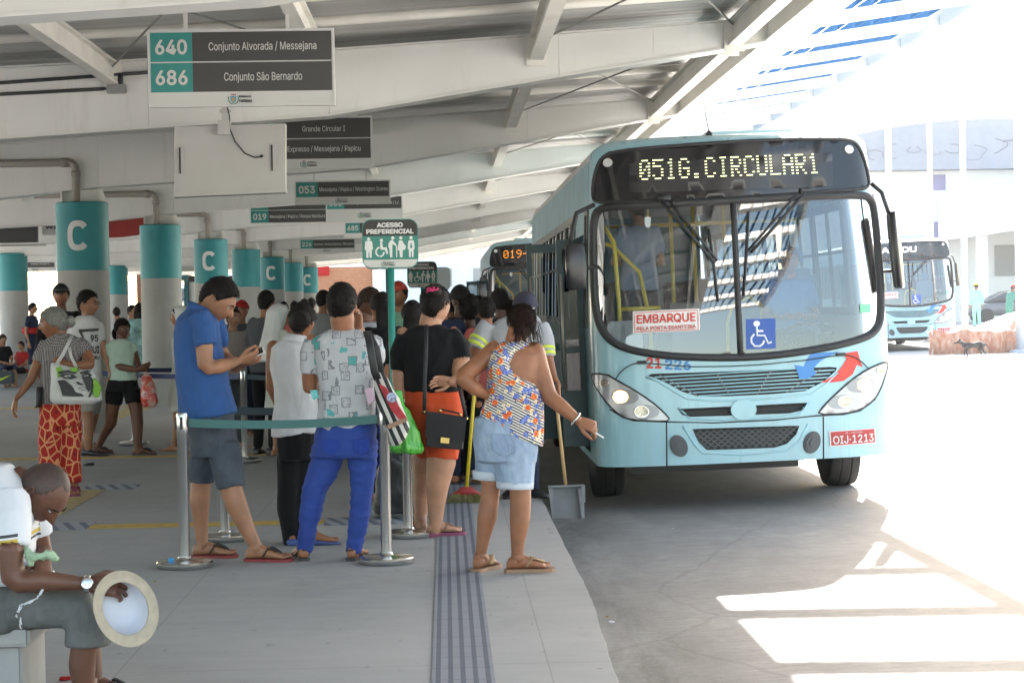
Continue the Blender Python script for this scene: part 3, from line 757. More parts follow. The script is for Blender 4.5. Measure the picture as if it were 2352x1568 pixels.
    b = BB(); b.box((-1.1, LEN-.002, ZB), (1.1, LEN+.02, ZT)); b.box((-1.2, LEN-.01, ZB), (1.2, LEN+.01, ZT-.05)); b.finish('rear_panel', bus_side, bus)
    # underside, floor, inner lining
    b = BB(); b.box((-1.15, .35, .42), (1.15, 1.35, .50)); b.box((-.75, 1.35, .38), (.75, 11.9, .5)); b.box((-1.2, 2.6, .42), (1.2, 7.6, .5)); b.box((-1.0, .5, .30), (.55, 1.0, .42), bev=.05)
    b.finish('underbody', dark_int, bus)
    b = BB(); b.box((-1.2, 2.32, .86), (1.2, 11.9, .90)); b.box((-.30, .5, .86), (1.2, 2.32, .90)); b.box((-1.2, .45, .55), (-.30, 2.32, .58)); b.finish('cabin_floor', dark_int, bus)
    b = BB(); b.add([(-1.15, .8, 2.96), (1.15, .8, 2.96), (1.15, 11.9, 2.96), (-1.15, 11.9, 2.96)], [(0,1,2,3)])
    for sx in (-1, 1): b.box((sx*1.215-.008, 2.4 if sx < 0 else 1.0, .9), (sx*1.215+.008, 11.8, 1.56))
    b.finish('cabin_lining', int_lite, bus)
    # windscreen, its gasket and centre bar
    b = BB(); b.patch(wind, -.004, .05); o = b.finish('windscreen', bglass, bus, True)
    g = BB(); g.fline(wind, .034, .004, True); bar = c2([(1300,535),(1345,1438)]); g.tube([fpt(bar[0][0]+(bar[1][0]-bar[0][0])*t/6, bar[0][1]+(bar[1][1]-bar[0][1])*t/6, .006) for t in range(7)], (.026), 8)
    g.finish('gasket', rubber, bus, True)
    # destination display
    b = BB(); b.patch(disp, .006, .05); d = b.finish('destination_display', blk_panel, bus, True)
    b = BB(); b.fline(disp, .016, .006, True); b.finish('display_edge', rubber, d, True)
    scr = c2([(690,305),(1880,240),(1885,440),(692,478)]); b = BB(); b.patch(scr, .010, .08); b.finish('screen', mat('display_screen', (.03, .03, .032), .12), d, True)
    t0 = c2([(755,405),(1800,365),(755,290),(1800,250)]); b = BB()
    if hero: led(b, text, t0[0][0], t0[1][0]+.03, t0[0][1]+.01, t0[2][1], .016, (t0[1][1]-t0[0][1])/(t0[1][0]-t0[0][0]))
    elif text[0] == '0': led(b, text, t0[0][0]-.08, t0[0][0]+.50, t0[0][1]+.01, t0[2][1]-.005, .016)
    else: b.ftext(text, (t0[2][0]-.12, t0[2][1]), (t0[2][0]+.85, t0[2][1]), (t0[0][0]-.12, t0[0][1]+.01), .016, .02)
    b.finish('lettering', ledm or led_m, d)
    for c in c2([(566,300),(1977,222)]):
        b = BB(); b.slab(circ(c, .036, .036, 20), 0, .02); b.finish('marker_lamp', mat('marker_lens', (.55, .55, .55), .15), bus, True)
    # grilles
    def grille(poly, name, n, seg=True):
        b = BB(); zs_ = [p[1] for p in poly]; ss_ = [p[0] for p in poly]
        b.patch([(p[0], p[1]) for p in poly], -.05, .1); g = b.finish(name, mesh_blk, bus)
        b = BB()
        for k in range(n):
            v = min(zs_)+(max(zs_)-min(zs_))*(k+.7)/(n+.3); sl = .02
            row = [s for s in [min(ss_)+(max(ss_)-min(ss_))*i/80 for i in range(81)] if inside((s, v+sl*s), poly)]
            if len(row) > 2: b.tube([fpt(s, v+sl*s, -.01) for s in (row[0], *row[4:-4:6], row[-1])], (.0065), 6)
        b.finish('slat', bus_blue, g)
        return g
    g = grille(gr, 'upper_grille', 7)
    for (xa, ya, xb, yb) in ((650,305,900,440),(1020,290,1110,440),(1380,275,1290,430),(1700,270,1480,420)):
        q = c3([(xa, ya), (xb, yb)]); b = BB(); b.tube([fpt(*q[0], -.004), fpt(*q[1], -.004)], .004, 6); b.finish('stay_rod', mesh_wire, g)
    for poly in (mg1, mg2):
        b = BB(); b.patch(poly, -.06, .1); b.fline(poly, .008, 0, True, 6); b.finish('middle_grille', mesh_blk, bus)
    # hexagonal mesh of the lower grille
    b = BB(); b.patch(lg, -.03, .1); b.fline(lg, .007, .0, True, 6); g = b.finish('lower_grille', mesh_blk, bus)
    b = BB(); s0 = min(p[0] for p in lg); s1 = max(p[0] for p in lg); z0 = min(p[1] for p in lg); z1 = max(p[1] for p in lg)
    dx, dz = .046, .0125; j = 0; z = z0
    while z < z1:
        s = s0+(dx/2 if j % 2 else 0)
        while s < s1:
            hexa = [(s+dx*a, z+dz*c) for a, c in ((-.36, 0), (-.16, .95), (.16, .95), (.36, 0))]
            for a, c in zip(hexa, hexa[1:]):
                m_ = ((a[0]+c[0])/2, (a[1]+c[1])/2)
                if inside(m_, lg): b.tube([fpt(*a, -.012), fpt(*c, -.012)], .0026, 4, caps=False)
            if inside((s+dx*.5, z), lg): b.tube([fpt(s+dx*.36, z, -.012), fpt(s+dx*.64, z, -.012)], .0026, 4, caps=False)
            s += dx
        z += dz*1.9; j += 1
    b.finish('wire_mesh', mesh_wire, g)
    em = c3([(1198, 533)])[0]; b = BB(); b.slab(circ(em, .085, .085, 32), -.02, .022); b.finish('round_badge', bus_blue, bus, True)
    # bumper seams
    b = BB()
    for seam in ([(212,530),(330,532),(400,575),(480,603),(620,609),(730,612),(1000,618),(1400,600),(1670,572),(1850,563),(1960,540),(2050,470),(2150,452)], [(695,612),(697,760),(698,908)], [(1720,576),(1721,720),(1722,862)]):
        b.fline(c3(seam), .0065, -.001, False, 6)
    b.finish('panel_seam', rubber, bus, True)
    # raised lips above the grilles (moulded body panels)
    b = BB()
    for lip in ([(560,320),(640,345),(740,410),(830,460),(1000,475),(1198,470),(1400,455),(1640,430),(1740,365),(1815,290)], [(770,520),(850,590),(1100,598),(1300,590),(1560,565),(1625,485)], [(800,640),(880,760),(930,815),(1200,825),(1480,800),(1560,740),(1620,625)]):
        q = c3(lip); b.tube([fpt(a, c, -.004) for a, c in q], .0115, 8)
    b.finish('moulded_lip', bus_blue, bus, True)
    # headlights
    hl = ([(205,300),(300,295),(380,345),(480,400),(600,480),(680,550),(725,605),(620,608),(480,600),(400,575),(320,500),(250,400)], ((290,358,.042,.026),(397,448,.048,.048),(535,545,.044,.044)), (350, 430, .40), (560, 545, .3))
    hr = ([(2140,225),(2100,225),(2000,270),(1900,340),(1800,430),(1720,510),(1680,565),(1850,560),(1960,535),(2050,470),(2090,400),(2120,310)], ((2088,275,.036,.026),(1985,370,.048,.048),(1860,480,.044,.044)), (0, 0, 0), (0, 0, 0))
    for sgn, (pl, lamps, _, _) in ((-1, hl), (1, hr)):
        poly = c3(pl); b = BB(); b.slab(smooth_poly(poly, 1), -.01, .008, .05); h = b.finish('headlight', lamp_house, bus, True)
        b = BB(); b.fline(smooth_poly(poly, 1), .008, .006, True, 6); b.finish('headlight_seal', rubber, h, True)
        for k, (x, y, rx_, ry_) in enumerate(lamps):
            c = c3([(x, y)])[0]
            if k: b = BB(); b.slab(circ((c[0]-sgn*.03, c[1]), rx_*1.95, ry_*1.3, 32, -sgn*R(-8)), .0, .011, .05); b.finish('lamp_bowl', bowl, h, True)
            b = BB(); b.slab(circ(c, rx_*1.12, ry_*1.12, 28), .0, .014, .05); b.finish('lamp_ring', lamp_rim if k == 1 else chrome, h, True)
            b = BB(); b.slab(circ(c, rx_, ry_, 28), .0, .019, .05); b.finish('lamp', lamp_on if k == 1 else lamp_dim, h, True)
    for x, y, sg in ((775,768,1),(1645,745,-1)):
        c = c3([(x, y)])[0]; b = BB()
        for k, sc in enumerate((1, .93, .72, .35)): b.slab(circ(c, .058*sc, .094*sc, 28, sg*R(12)), 0, .006+.013*k, .05)
        b.finish('fog_lamp_cover', mat('grey_rubber_cover', (.07, .075, .085), .4), bus, True)
    # number plate and decals
    q = c3([(1757,672),(2052,650),(1762,772),(2058,748)]); b = BB(); b.slab([q[0], q[1], q[3], q[2]], .0, .014); pl = b.finish('number_plate', decal_white, bus)
    def inset(q, k): 
        cx = sum(p[0] for p in q)/4; cz = sum(p[1] for p in q)/4; return [(cx+(p[0]-cx)*(1-k*.45), cz+(p[1]-cz)*(1-k)) for p in q]
    qi = inset(q, .10); b = BB(); b.patch([qi[0], qi[1], qi[3], qi[2]], .0165, .2); b.finish('plate_face', plate_red, pl)
    mixq = lambda u, v: tuple(q[0][k]+(q[1][k]-q[0][k])*u+(q[2][k]-q[0][k])*v for k in (0, 1))
    b = BB(); b.ftext('OIJ·1213', mixq(.06, .34), mixq(.94, .34), mixq(.06, .86), .019, .02); b.ftext('CE - FORTALEZA', mixq(.33, .13), mixq(.70, .13), mixq(.33, .24), .019); b.finish('plate_lettering', decal_white, pl)
    if number:
        q = c3([(565,190),(663,192),(565,262)]); b = BB(); b.ftext('21', q[0], q[1], q[2], .004, .05); b.finish('fleet_number', decal_red, bus)
        q = c3([(686,200),(855,206),(686,270)]); b = BB(); b.ftext('226', q[0], q[1], q[2], .004, .045); b.finish('fleet_number', decal_blue, bus)
    b = BB(); b.patch(c3([(1640,165),(1740,158),(1825,155),(1760,180),(1700,215),(1655,262),(1672,300),(1620,330),(1562,330),(1555,300),(1530,240),(1592,250),(1610,205)]), .004, .05, [gr] if False else ()); b.finish('arrow_emblem', decal_blue, bus)
    b = BB(); b.patch(c3([(1848,165),(1942,150),(1975,255),(1938,240),(1912,300),(1850,345),(1780,354),(1705,355),(1790,310),(1840,250),(1870,200)]), .005, .05); b.finish('arrow_emblem', decal_red, bus)
    b = BB(); b.tube([fpt(a, c, .02) for a, c in c3([(370,330),(395,292),(430,260),(470,238),(515,225),(850,252),(1100,250),(1300,240),(1600,210),(1830,175),(1880,178),(1930,195),(1970,225),(2005,262)])], .005, 6)
    for q in c3([(535,225),(1830,174)]): b.slab([(q[0]-.03, q[1]-.012), (q[0]+.03, q[1]-.012), (q[0]+.03, q[1]+.016), (q[0]-.03, q[1]+.016)], .0, .03)
    b.finish('washer_hose', rubber, bus, True)
    # wipers
    for arm, blade in ([(870,520),(1190,890)], [(1155,690),(1185,900),(1210,1115)]), ([(1720,480),(1400,830)], [(1388,590),(1378,840),(1360,1080)]):
        a = c2(arm); bl = c2(blade); b = BB()
        b.tube([fpt(*a[0], .03), fpt((a[0][0]+a[1][0])/2, (a[0][1]+a[1][1])/2, .05), fpt(*a[1], .035)], .014, 8)
        dx = .055 if a[1][0] > a[0][0] else -.055
        b.tube([fpt(a[0][0]+dx, a[0][1], .03), fpt((a[0][0]+a[1][0])/2+dx*.8, (a[0][1]+a[1][1])/2, .05), fpt(a[1][0]+dx*.3, a[1][1]+.02, .035)], .011, 8)
        b.tube([fpt(a[0][0]-.02, a[0][1]+.015, .02), fpt(a[0][0]+dx+.02, a[0][1]+.015, .02)], .03, 8)
        w_ = b.finish('wiper', rubber, bus, True)
        b = BB(); b.tube([fpt(*p, .022) for p in bl], (.011), 8); b.finish('wiper_blade', rubber, w_, True)
    # windscreen stickers
    q = c2([(710,1172),(1102,1155),(712,1303),(1105,1282)]); b = BB(); b.patch([q[0], q[1], q[3], q[2]], .004, .3); st = b.finish('notice_sticker', decal_white, bus) 
    mixq = lambda u, v: tuple(q[0][k]+(q[1][k]-q[0][k])*u+(q[2][k]-q[0][k])*v for k in (0, 1))
    b = BB(); fr = [mixq(.025, .07), mixq(.975, .07), mixq(.975, .93), mixq(.025, .93)]; b.fline(fr, .003, .006, True, 5)
    b.ftext('EMBARQUE', mixq(.06, .16), mixq(.94, .16), mixq(.06, .60), .007, .035); b.ftext('PELA PORTA DIANTEIRA', mixq(.06, .70), mixq(.94, .70), mixq(.06, .88), .007, .02); b.finish('lettering', decal_red, st)
    q = c2([(1375,1218),(1548,1212),(1378,1395),(1550,1388)]); b = BB(); b.patch([q[0], q[1], q[3], q[2]], .004, .3); st = b.finish('wheelchair_sticker', mat('sticker_blue', (.03, .09, .36), .5), bus)
    mixw = lambda u, v: tuple(q[0][k]+(q[1][k]-q[0][k])*u+(q[2][k]-q[0][k])*v for k in (0, 1))
    b = BB(); b.patch(circ(mixw(.36, .16), .022, .024, 20), .007, .3)
    strokes = [[(.36, .26), (.37, .55), (.62, .56), (.74, .82), (.86, .78)], [(.37, .40), (.58, .41)], [(.27+.0, .50), (.17, .62), (.17, .78), (.28, .90), (.45, .91), (.56, .83), (.60, .72)]]
    for sk in strokes: b.tube([fpt(*mixw(*p), .0) for p in sk], .0105, 8)
    b.finish('wheelchair_symbol', decal_white, st)
    q = c2([(2045,1128),(2105,1126),(2107,1178),(2047,1180)]); b = BB(); b.patch(q, .004, .3); b.finish('inspection_sticker', green_st, bus)
    q = c2([(780,617),(816,617),(816,660),(808,676),(788,676),(780,660)]); b = BB(); b.slab(q, -.03, -.008); b.finish('sensor', decal_white, bus)
    # mirrors
    b = BB(); mL = []
    b.tube([V((-1.20, .30, 2.62)), V((-1.36, .18, 2.55)), V((-1.43, .10, 2.30))], .02, 8); b.finish('mirror_arm', rubber, bus, True); b = BB(); b.tube([V((-1.22, .30, 2.10)), V((-1.36, .16, 2.06)), V((-1.42, .10, 2.15))], .016, 8); b.finish('mirror_arm', rubber, bus, True)
    b = BB(); secs = []
    for z_, w_, d_ in ((1.90, .05, .03), (1.92, .085, .055), (2.1, .09, .065), (2.27, .085, .06), (2.30, .06, .04)): secs.append((V((-1.39, .10, z_)), V((w_, .02, 0)), V((0, d_, 0))))
    b.loft(secs, 20, True, 4.0); mo = b.finish('wing_mirror', trim_blk, bus, True)
    b = BB(); b.tube([V((1.18, .30, 2.70)), V((1.25, .24, 2.62)), V((1.30, .20, 2.42))], .018, 8); b.finish('mirror_arm', rubber, bus, True); b = BB(); b.tube([V((1.2, .32, 1.95)), V((1.33, .26, 1.95))], .014, 8); b.finish('mirror_arm', rubber, bus, True)
    b = BB(); secs = [(V((1.325+.06*(2.45-z_), .22, z_)), V((w_, .08, 0)), V((-.03, d_, 0))) for z_, w_, d_ in ((1.80, .025, .03), (1.82, .036, .05), (2.1, .042, .055), (2.42, .036, .05), (2.45, .02, .03))]
    b.loft(secs, 16, True, 4.0); b.finish('wing_mirror', trim_blk, bus, True)
    # door leaves folded out over the kerb
    for yl, wd in ((2.2, .44), (1.08, .22)):
        b = BB(); x1 = -Wz(1.5)-.0; x0 = x1-wd; z0, z1 = .52, 2.36
        b.box((x0, yl-.02, z0), (x0+.05, yl+.02, z1)); b.box((x1-.05, yl-.02, z0), (x1, yl+.02, z1)); b.box((x0+.05, yl-.02, z1-.08), (x1-.05, yl+.02, z1)); b.box((x0+.05, yl-.02, z0), (x1-.05, yl+.02, z0+.5)); b.box((x0+.05, yl-.02, 1.35), (x1-.05, yl+.02, 1.41))
        dl = b.finish('door_leaf', mat('door_teal', (.022, .06, .07), .4), bus)
        b = BB(); b.add([(x0+.05, yl, z0+.5), (x1-.05, yl, z0+.5), (x1-.05, yl, z1-.08), (x0+.05, yl, z1-.08)], [(0,1,2,3)]); b.finish('door_glass', sglass, dl)
        b = BB(); b.tube([(x0+.03, yl-.05, z0+.5), (x0+.03, yl-.05, z1-.3)], .014, 8); b.finish('door_rail', mat('dull_steel', (.45, .42, .38), .4, .6), dl, True)
    b = BB(); b.box((-1.26, 1.05, .40), (-.35, 2.2, .44)); b.box((-.8, 1.05, .44), (-.35, 2.2, .62)); b.finish('entry_step', dark_int, bus)
    # wheels
    for yc in (1.75, 8.3):
        for sx in (-1, 1):
            xc = sx*1.075; b = BB(); Mx = Matrix.Translation((xc, yc, .49)) @ Matrix.Rotation(math.pi/2, 4, 'Y')
            b.lathe((0, 0, 0), [(.30, -.14), (.42, -.145), (.475, -.13), (.487, -.10), (.49, -.055), (.482, -.05), (.482, -.04), (.49, -.035), (.49, .035), (.482, .04), (.482, .05), (.49, .055), (.487, .10), (.475, .13), (.42, .145), (.30, .14)], 48, M=None)
            b.v = [tuple(Mx @ V(p)) for p in b.v]; wh = b.finish('tyre', tyre_m, bus, True); auto_smooth(wh, 50)
            b = BB(); b.lathe((0, 0, 0), [(.05, -.10), (.29, -.11), (.30, -.13)], 32); b.lathe((0, 0, 0), [(.30, .13), (.29, .11), (.05, .10)], 32); b.v = [tuple(Mx @ V(p)) for p in b.v]; b.finish('rim', hub_m, wh)
    b = BB(); b.tube([(-1.0, 1.75, .49), (1.0, 1.75, .49)], .07, 10); b.tube([(-1.0, 8.3, .49), (1.0, 8.3, .49)], .12, 10); b.finish('axle', dark_int, bus)
    # roof hatch, aerial
    b = BB(); b.box((-.62, 1.6, 3.19), (.45, 3.0, 3.27), bev=.03); b.box((-.05, 1.75, 3.23), (.82, 2.6, 3.32), bev=.035); b.finish('roof_hatch', bus_blue, bus)
    b = BB(); b.lathe((-.16, .55, 3.17), [(.035, 0), (.03, .03), (.012, .06)], 12); b.tube([(-.16, .55, 3.22), (-.19, .62, 3.49)], .004, 5); b.finish('aerial', rubber, bus)
    # cabin fittings seen through the windscreen
    b = BB(); secs = [(V((x, .50+.0*x, 1.20)), V((0, .24, 0)), V((0, 0, .12))) for x in (-1.12, -.6, 0, .6, 1.12)]; b.loft(secs, 12, True, 4.0); b.box((-.25, .55, .9), (.35, 1.3, 1.28), bev=.06); b.finish('dashboard', dark_int, bus)
    b = BB(); Ms = Matrix.Translation((.68, .86, 1.42)) @ Matrix.Rotation(R(-28), 4, 'X'); b.tube([Ms @ V((.23*math.cos(2*math.pi*i/24), .23*math.sin(2*math.pi*i/24), 0)) for i in range(24)], .016, 8, closed=True); b.tube([Ms @ V((0, 0, 0)), V((.68, .62, 1.1))], .03, 8); b.tube([Ms @ V((-.23, 0, 0)), Ms @ V((.23, 0, 0))], .014, 6); b.finish('steering_wheel', rubber, bus, True)
    b = BB(); b.box((.42, 1.12, 1.02), (.94, 1.6, 1.28), bev=.05); b.box((.44, 1.52, 1.25), (.92, 1.66, 2.02), bev=.06); b.box((.56, 1.54, 2.04), (.80, 1.64, 2.22), bev=.04); b.box((.5, 1.2, .9), (.85, 1.5, 1.02)); b.finish('driver_seat', mat('driver_seat_blue', (.10, .17, .30), .8), bus)
    for (x, pts) in enumerate(([(-.98, .78, .58), (-.98, .78, 1.75), (-1.0, .8, 2.3), (-1.1, .85, 2.5)], [(-.62, 1.7, .9), (-.62, 1.7, 1.6), (-.7, 1.68, 2.05), (-.95, 1.6, 2.3), (-1.15, 1.55, 2.36)], [(-.30, 2.5, .9), (-.30, 2.5, 2.92)], [(-.02, 3.0, .9), (-.02, 3.0, 2.92)], [(.10, 1.75, .9), (.10, 1.75, 1.55), (.16, 1.75, 1.72), (.32, 1.75, 1.78), (.42, 1.75, 1.7), (.44, 1.75, .95)], [(-.95, .9, 1.72), (-.6, 1.0, 1.72)], [(-.9, 2.4, 2.5), (.9, 2.4, 2.5)], [(-.45, 3.2, .9), (-.45, 3.2, 2.92)], [(.45, 4.2, .9), (.45, 4.2, 2.92)])):
        b = BB(); b.tube(pts, .019, 8); b.finish('grab_rail', yel_rail, bus, True)
    b = BB(); b.box((-1.10, .62, .58), (-.80, .92, 1.62), bev=.02); b.finish('fare_box', mat('fare_box_grey', (.33, .35, .36), .5), bus)
    b = BB(); b.box((-.35, 2.34, .9), (.95, 2.37, 1.75)); b.finish('partition', mat('partition_grey', (.16, .17, .18), .5), bus)
    for i in range(7):
        for x in (-.98, -.53, .53, .98):
            if i == 0 and x < 0: continue
            y = 3.2+.85*i+ (.4 if x > 0 else 0); b = BB(); b.box((x-.2, y, 1.28), (x+.2, y+.42, 1.36), bev=.03); b.box((x-.2, y+.40, 1.34), (x+.2, y+.47, 2.0), bev=.03); b.box((x-.15, y+.05, .9), (x+.15, y+.35, 1.28)); b.finish('passenger_seat', seat_m, bus)
    return bus
hero_bus = make_bus('light blue city bus with lit 051G.CIRCULAR1 display and headlights on, stopped beside the platform')
# ================================================================== PEOPLE: the kit
from mathutils.bvhtree import BVHTree
def remesh(mb, voxel=.012, smooth=3, fac=.5):
    """merge closed overlapping shapes into one continuous surface"""
    me = mb.mesh('lump', []); o = bpy.data.objects.new('lump', me); COL.objects.link(o)
    m = o.modifiers.new('r', 'REMESH'); m.mode = 'VOXEL'; m.voxel_size = voxel
    if smooth: s = o.modifiers.new('s', 'SMOOTH'); s.iterations = smooth; s.factor = fac
    dg = bpy.context.evaluated_depsgraph_get(); e = o.evaluated_get(dg).to_mesh()
    v = [x.co.copy() for x in e.vertices]; f = [tuple(p.vertices) for p in e.polygons]; n = [x.normal.copy() for x in e.vertices]
    o.evaluated_get(dg).to_mesh_clear(); COL.objects.unlink(o); bpy.data.objects.remove(o); bpy.data.meshes.remove(me)
    return v, f, n
def folds(v, n, amp, sc, seed, st=(1, 1, .45)):
    """cloth folds: ridged noise pushed along the normals"""
    out = []
    for p, q in zip(v, n):
        a = V((p.x*sc*st[0]+seed, p.y*sc*st[1], p.z*sc*st[2])); k = noise.noise(a)
        k2 = noise.noise(a*2.3+V((7.1, 3.3, seed)))
        out.append(p+q*amp*((1-abs(k)*2.2)*.7+k2*.6-.25))
    return out
def skin_mat(name, col):
    return mat('skin_'+name, col, .48, var=.20, vscale=9, bump=.16, bscale=70, spec=.45, detail=8.0)
SK = {'brown': skin_mat('brown', (.255, .102, .048)), 'dark': skin_mat('dark', (.085, .040, .026)), 'tan': skin_mat('tan', (.31, .145, .078)), 'light': skin_mat('light', (.40, .205, .125)), 'deep': skin_mat('deep', (.118, .048, .027))}
lip_m = mat('lip', (.26, .09, .075), .45); eye_w = mat('eye_white', (.6, .58, .55), .3); eye_d = mat('iris_dark', (.02, .012, .01), .2)
H_ = NT('hair_dark', .6, spec=.18); nz = H_.tex('Noise', 30.0, H_.map((6, 6, .8)), Detail=6.0); H_.color(H_.ramp(nz.outputs[0], [(.3, (.003, .0025, .002)), (.75, (.014, .010, .008))])); H_.bump(nz.outputs[0], .9, .01)
H2 = NT('hair_brown', .6, spec=.18); nz = H2.tex('Noise', 30.0, H2.map((6, 6, .8)), Detail=6.0); H2.color(H2.ramp(nz.outputs[0], [(.3, (.010, .005, .0035)), (.75, (.045, .024, .016))])); H2.bump(nz.outputs[0], .9, .01)
H3 = NT('hair_grey', .5, spec=.5); nz = H3.tex('Noise', 30.0, H3.map((6, 6, .8)), Detail=6.0); H3.color(H3.ramp(nz.outputs[0], [(.3, (.13, .125, .11)), (.75, (.36, .35, .31))])); H3.bump(nz.outputs[0], .9, .01)
stub = mat('shaved_hair', (.045, .024, .018), .6, var=.3, vscale=90)
HAIR = {'dark': H_.m, 'brown': H2.m, 'grey': H3.m}
def cloth(name, col, var=.10, rough=.85, bump=.25, bscale=180, sheen=.03):
    if 'cloth_'+name in MATS: return MATS['cloth_'+name]
    return add_folds(mat('cloth_'+name, col, rough, var=var, vscale=5, bump=bump, bscale=bscale, sheen=sheen, spec=.25))

def head_dir(x, y, z, feat=True):
    """unit direction -> head surface, chin-to-crown = 1, face towards -y"""
    t = max(0, -z); p = V((x*.335, y*.43, z*.5))
    p.x *= 1-.34*t**1.7
    if y > 0: p.y *= 1-.42*t**1.4
    else: p.y *= 1+.03*t
    if z > 0: p.x *= 1+.05*math.sin(math.pi*min(1, z*1.3)); p.y += .02*z
    if feat and y < .1:
        g = lambda cx, cz, sx, sz: math.exp(-((abs(p.x)-cx)/sx)**2-((p.z-cz)/sz)**2)
        d = 0.0
        nz_ = max(0, min(1, (.07-p.z)/.19)) if p.z > -.125 else max(0, 1-(-.125-p.z)/.035)
        d += .115*nz_*math.exp(-(p.x/(.030+.028*nz_))**2)          # nose
        d += .030*g(0, -.125, .075, .028)                          # nostrils
        d += .022*g(.12, .105, .12, .035)                          # brow ridge
        d -= .040*g(.135, .035, .065, .045)                        # eye sockets
        d += .024*g(0, -.235, .085, .022)+.024*g(0, -.275, .07, .022)-.012*g(0, -.255, .10, .007)  # lips
        d -= .014*g(0, -.335, .09, .025); d += .034*g(0, -.42, .09, .06)     # chin
        d += .016*g(.20, -.06, .07, .08)                           # cheekbone
        p.y -= d
    return p
HL = [(0, .30), (.5, .285), (.9, .22), (1.2, .08), (1.45, -.02), (1.75, -.06), (2.0, -.16), (2.4, -.34), (3.15, -.38)]
HLF = [(0, .20), (.5, .20), (.9, .14), (1.2, -.02), (1.45, -.12), (1.75, -.12), (2.0, -.2), (2.4, -.38), (3.15, -.44)]
HLS = [(0, .30), (.5, .285), (.9, .22), (1.2, .10), (1.4, .0), (1.55, .08), (1.8, .10), (2.0, -.04), (2.4, -.30), (3.15, -.40)]
def head_frame(c, h, yaw, pitch=0, roll=0):
    """yaw 0 faces the camera, 90 faces picture right, 180 away; pitch down positive"""
    return Matrix.Translation(c) @ Matrix.Rotation(R(yaw), 4, 'Z') @ Matrix.Rotation(R(roll), 4, 'Y') @ Matrix.Rotation(R(pitch), 4, 'X') @ Matrix.Scale(h, 4)
def add_head(mb, M, su=44, sv=34, slots=(0, 1, 2, 3, 4), ears=True, feat=True, glasses=False):
    """head into mb; material slots: skin, lip, eye white, iris, brow"""
    mb.cur = slots[0]; mb.smooth = True; k = len(mb.v); vs = [V((0, 0, 1))]
    for j in range(1, sv):
        ph = math.pi*j/sv
        for i in range(su):
            a = 2*math.pi*i/su; vs.append(V((math.sin(ph)*math.cos(a), math.sin(ph)*math.sin(a), math.cos(ph))))
    vs.append(V((0, 0, -1))); L = len(vs)-1; fs = []
    for i in range(su):
        q = (i+1) % su; fs.append((0, 1+i, 1+q)); fs.append((L, L-su+q, L-su+i))
    for j in range(sv-2):
        for i in range(su):
            q = (i+1) % su; fs.append((1+j*su+i, 1+(j+1)*su+i, 1+(j+1)*su+q, 1+j*su+q))
    P = [head_dir(p.x, p.y, p.z, feat) for p in vs]
    mb.add([M @ p for p in P], fs)
    if feat:
        for i, f in enumerate(fs):          # lips are skin faces of their own colour
            c = sum((P[q] for q in f), V())/len(f)
            if c.y < -.3 and abs(c.x) < .105-.9*abs(c.z+.256) and -.292 < c.z < -.222: mb.mi[len(mb.mi)-len(fs)+i] = slots[1]
        for s in (-1, 1):
            e = head_dir(*(V((s*.135*3.0, -1, .07)).normalized())); e = V((s*.128, e.y+.006, .035))
            mb.cur = slots[2]; mb.ball(M @ e, 1, 12, 8, M=(M.to_3x3() @ Matrix.Diagonal((.052, .034, .026))).to_4x4())
            mb.cur = slots[3]; mb.ball(M @ (e+V((0, -.022, .002))), 1, 10, 6, M=(M.to_3x3() @ Matrix.Diagonal((.024, .016, .025))).to_4x4())
            mb.cur = slots[0]; mb.tube([M @ (e+V((q*.055, -.018-.012*(1-q*q)+.012*q*q, .020+.012*(1-q*q)))) for q in (-1, -.5, 0, .5, 1)], [.010*M.median_scale]*5, 6)
            mb.cur = slots[4]; mb.tube([M @ V((s*(.06+.15*q), head_dir(*V((s*(.06+.15*q)*2.7, -1, .25)).normalized()).y-.008, .105+.03*math.sin(math.pi*q*.8))) for q in (0, .25, .5, .75, 1)], [(q*M.median_scale) for q in (.012, .017, .016, .013, .006)], 6)
    if ears:
        mb.cur = slots[0]
        for s in (-1, 1):
            Me = M.to_3x3() @ Matrix.Rotation(R(-12), 3, 'X') @ Matrix.Rotation(R(s*22), 3, 'Z')
            mb.ball(M @ V((s*.325, .03, -.01)), 1, 12, 10, M=(Me @ Matrix.Diagonal((.022, .062, .105))).to_4x4())
            mb.tube([M @ (V((s*.345, .035, 0))+Matrix.Rotation(R(-12), 3, 'X') @ V((s*.012, .055*math.cos(a), .095*math.sin(a)))) for a in [R(-100+20*i) for i in range(15)]], .014*M.median_scale, 6)
    mb.cur = slots[0]
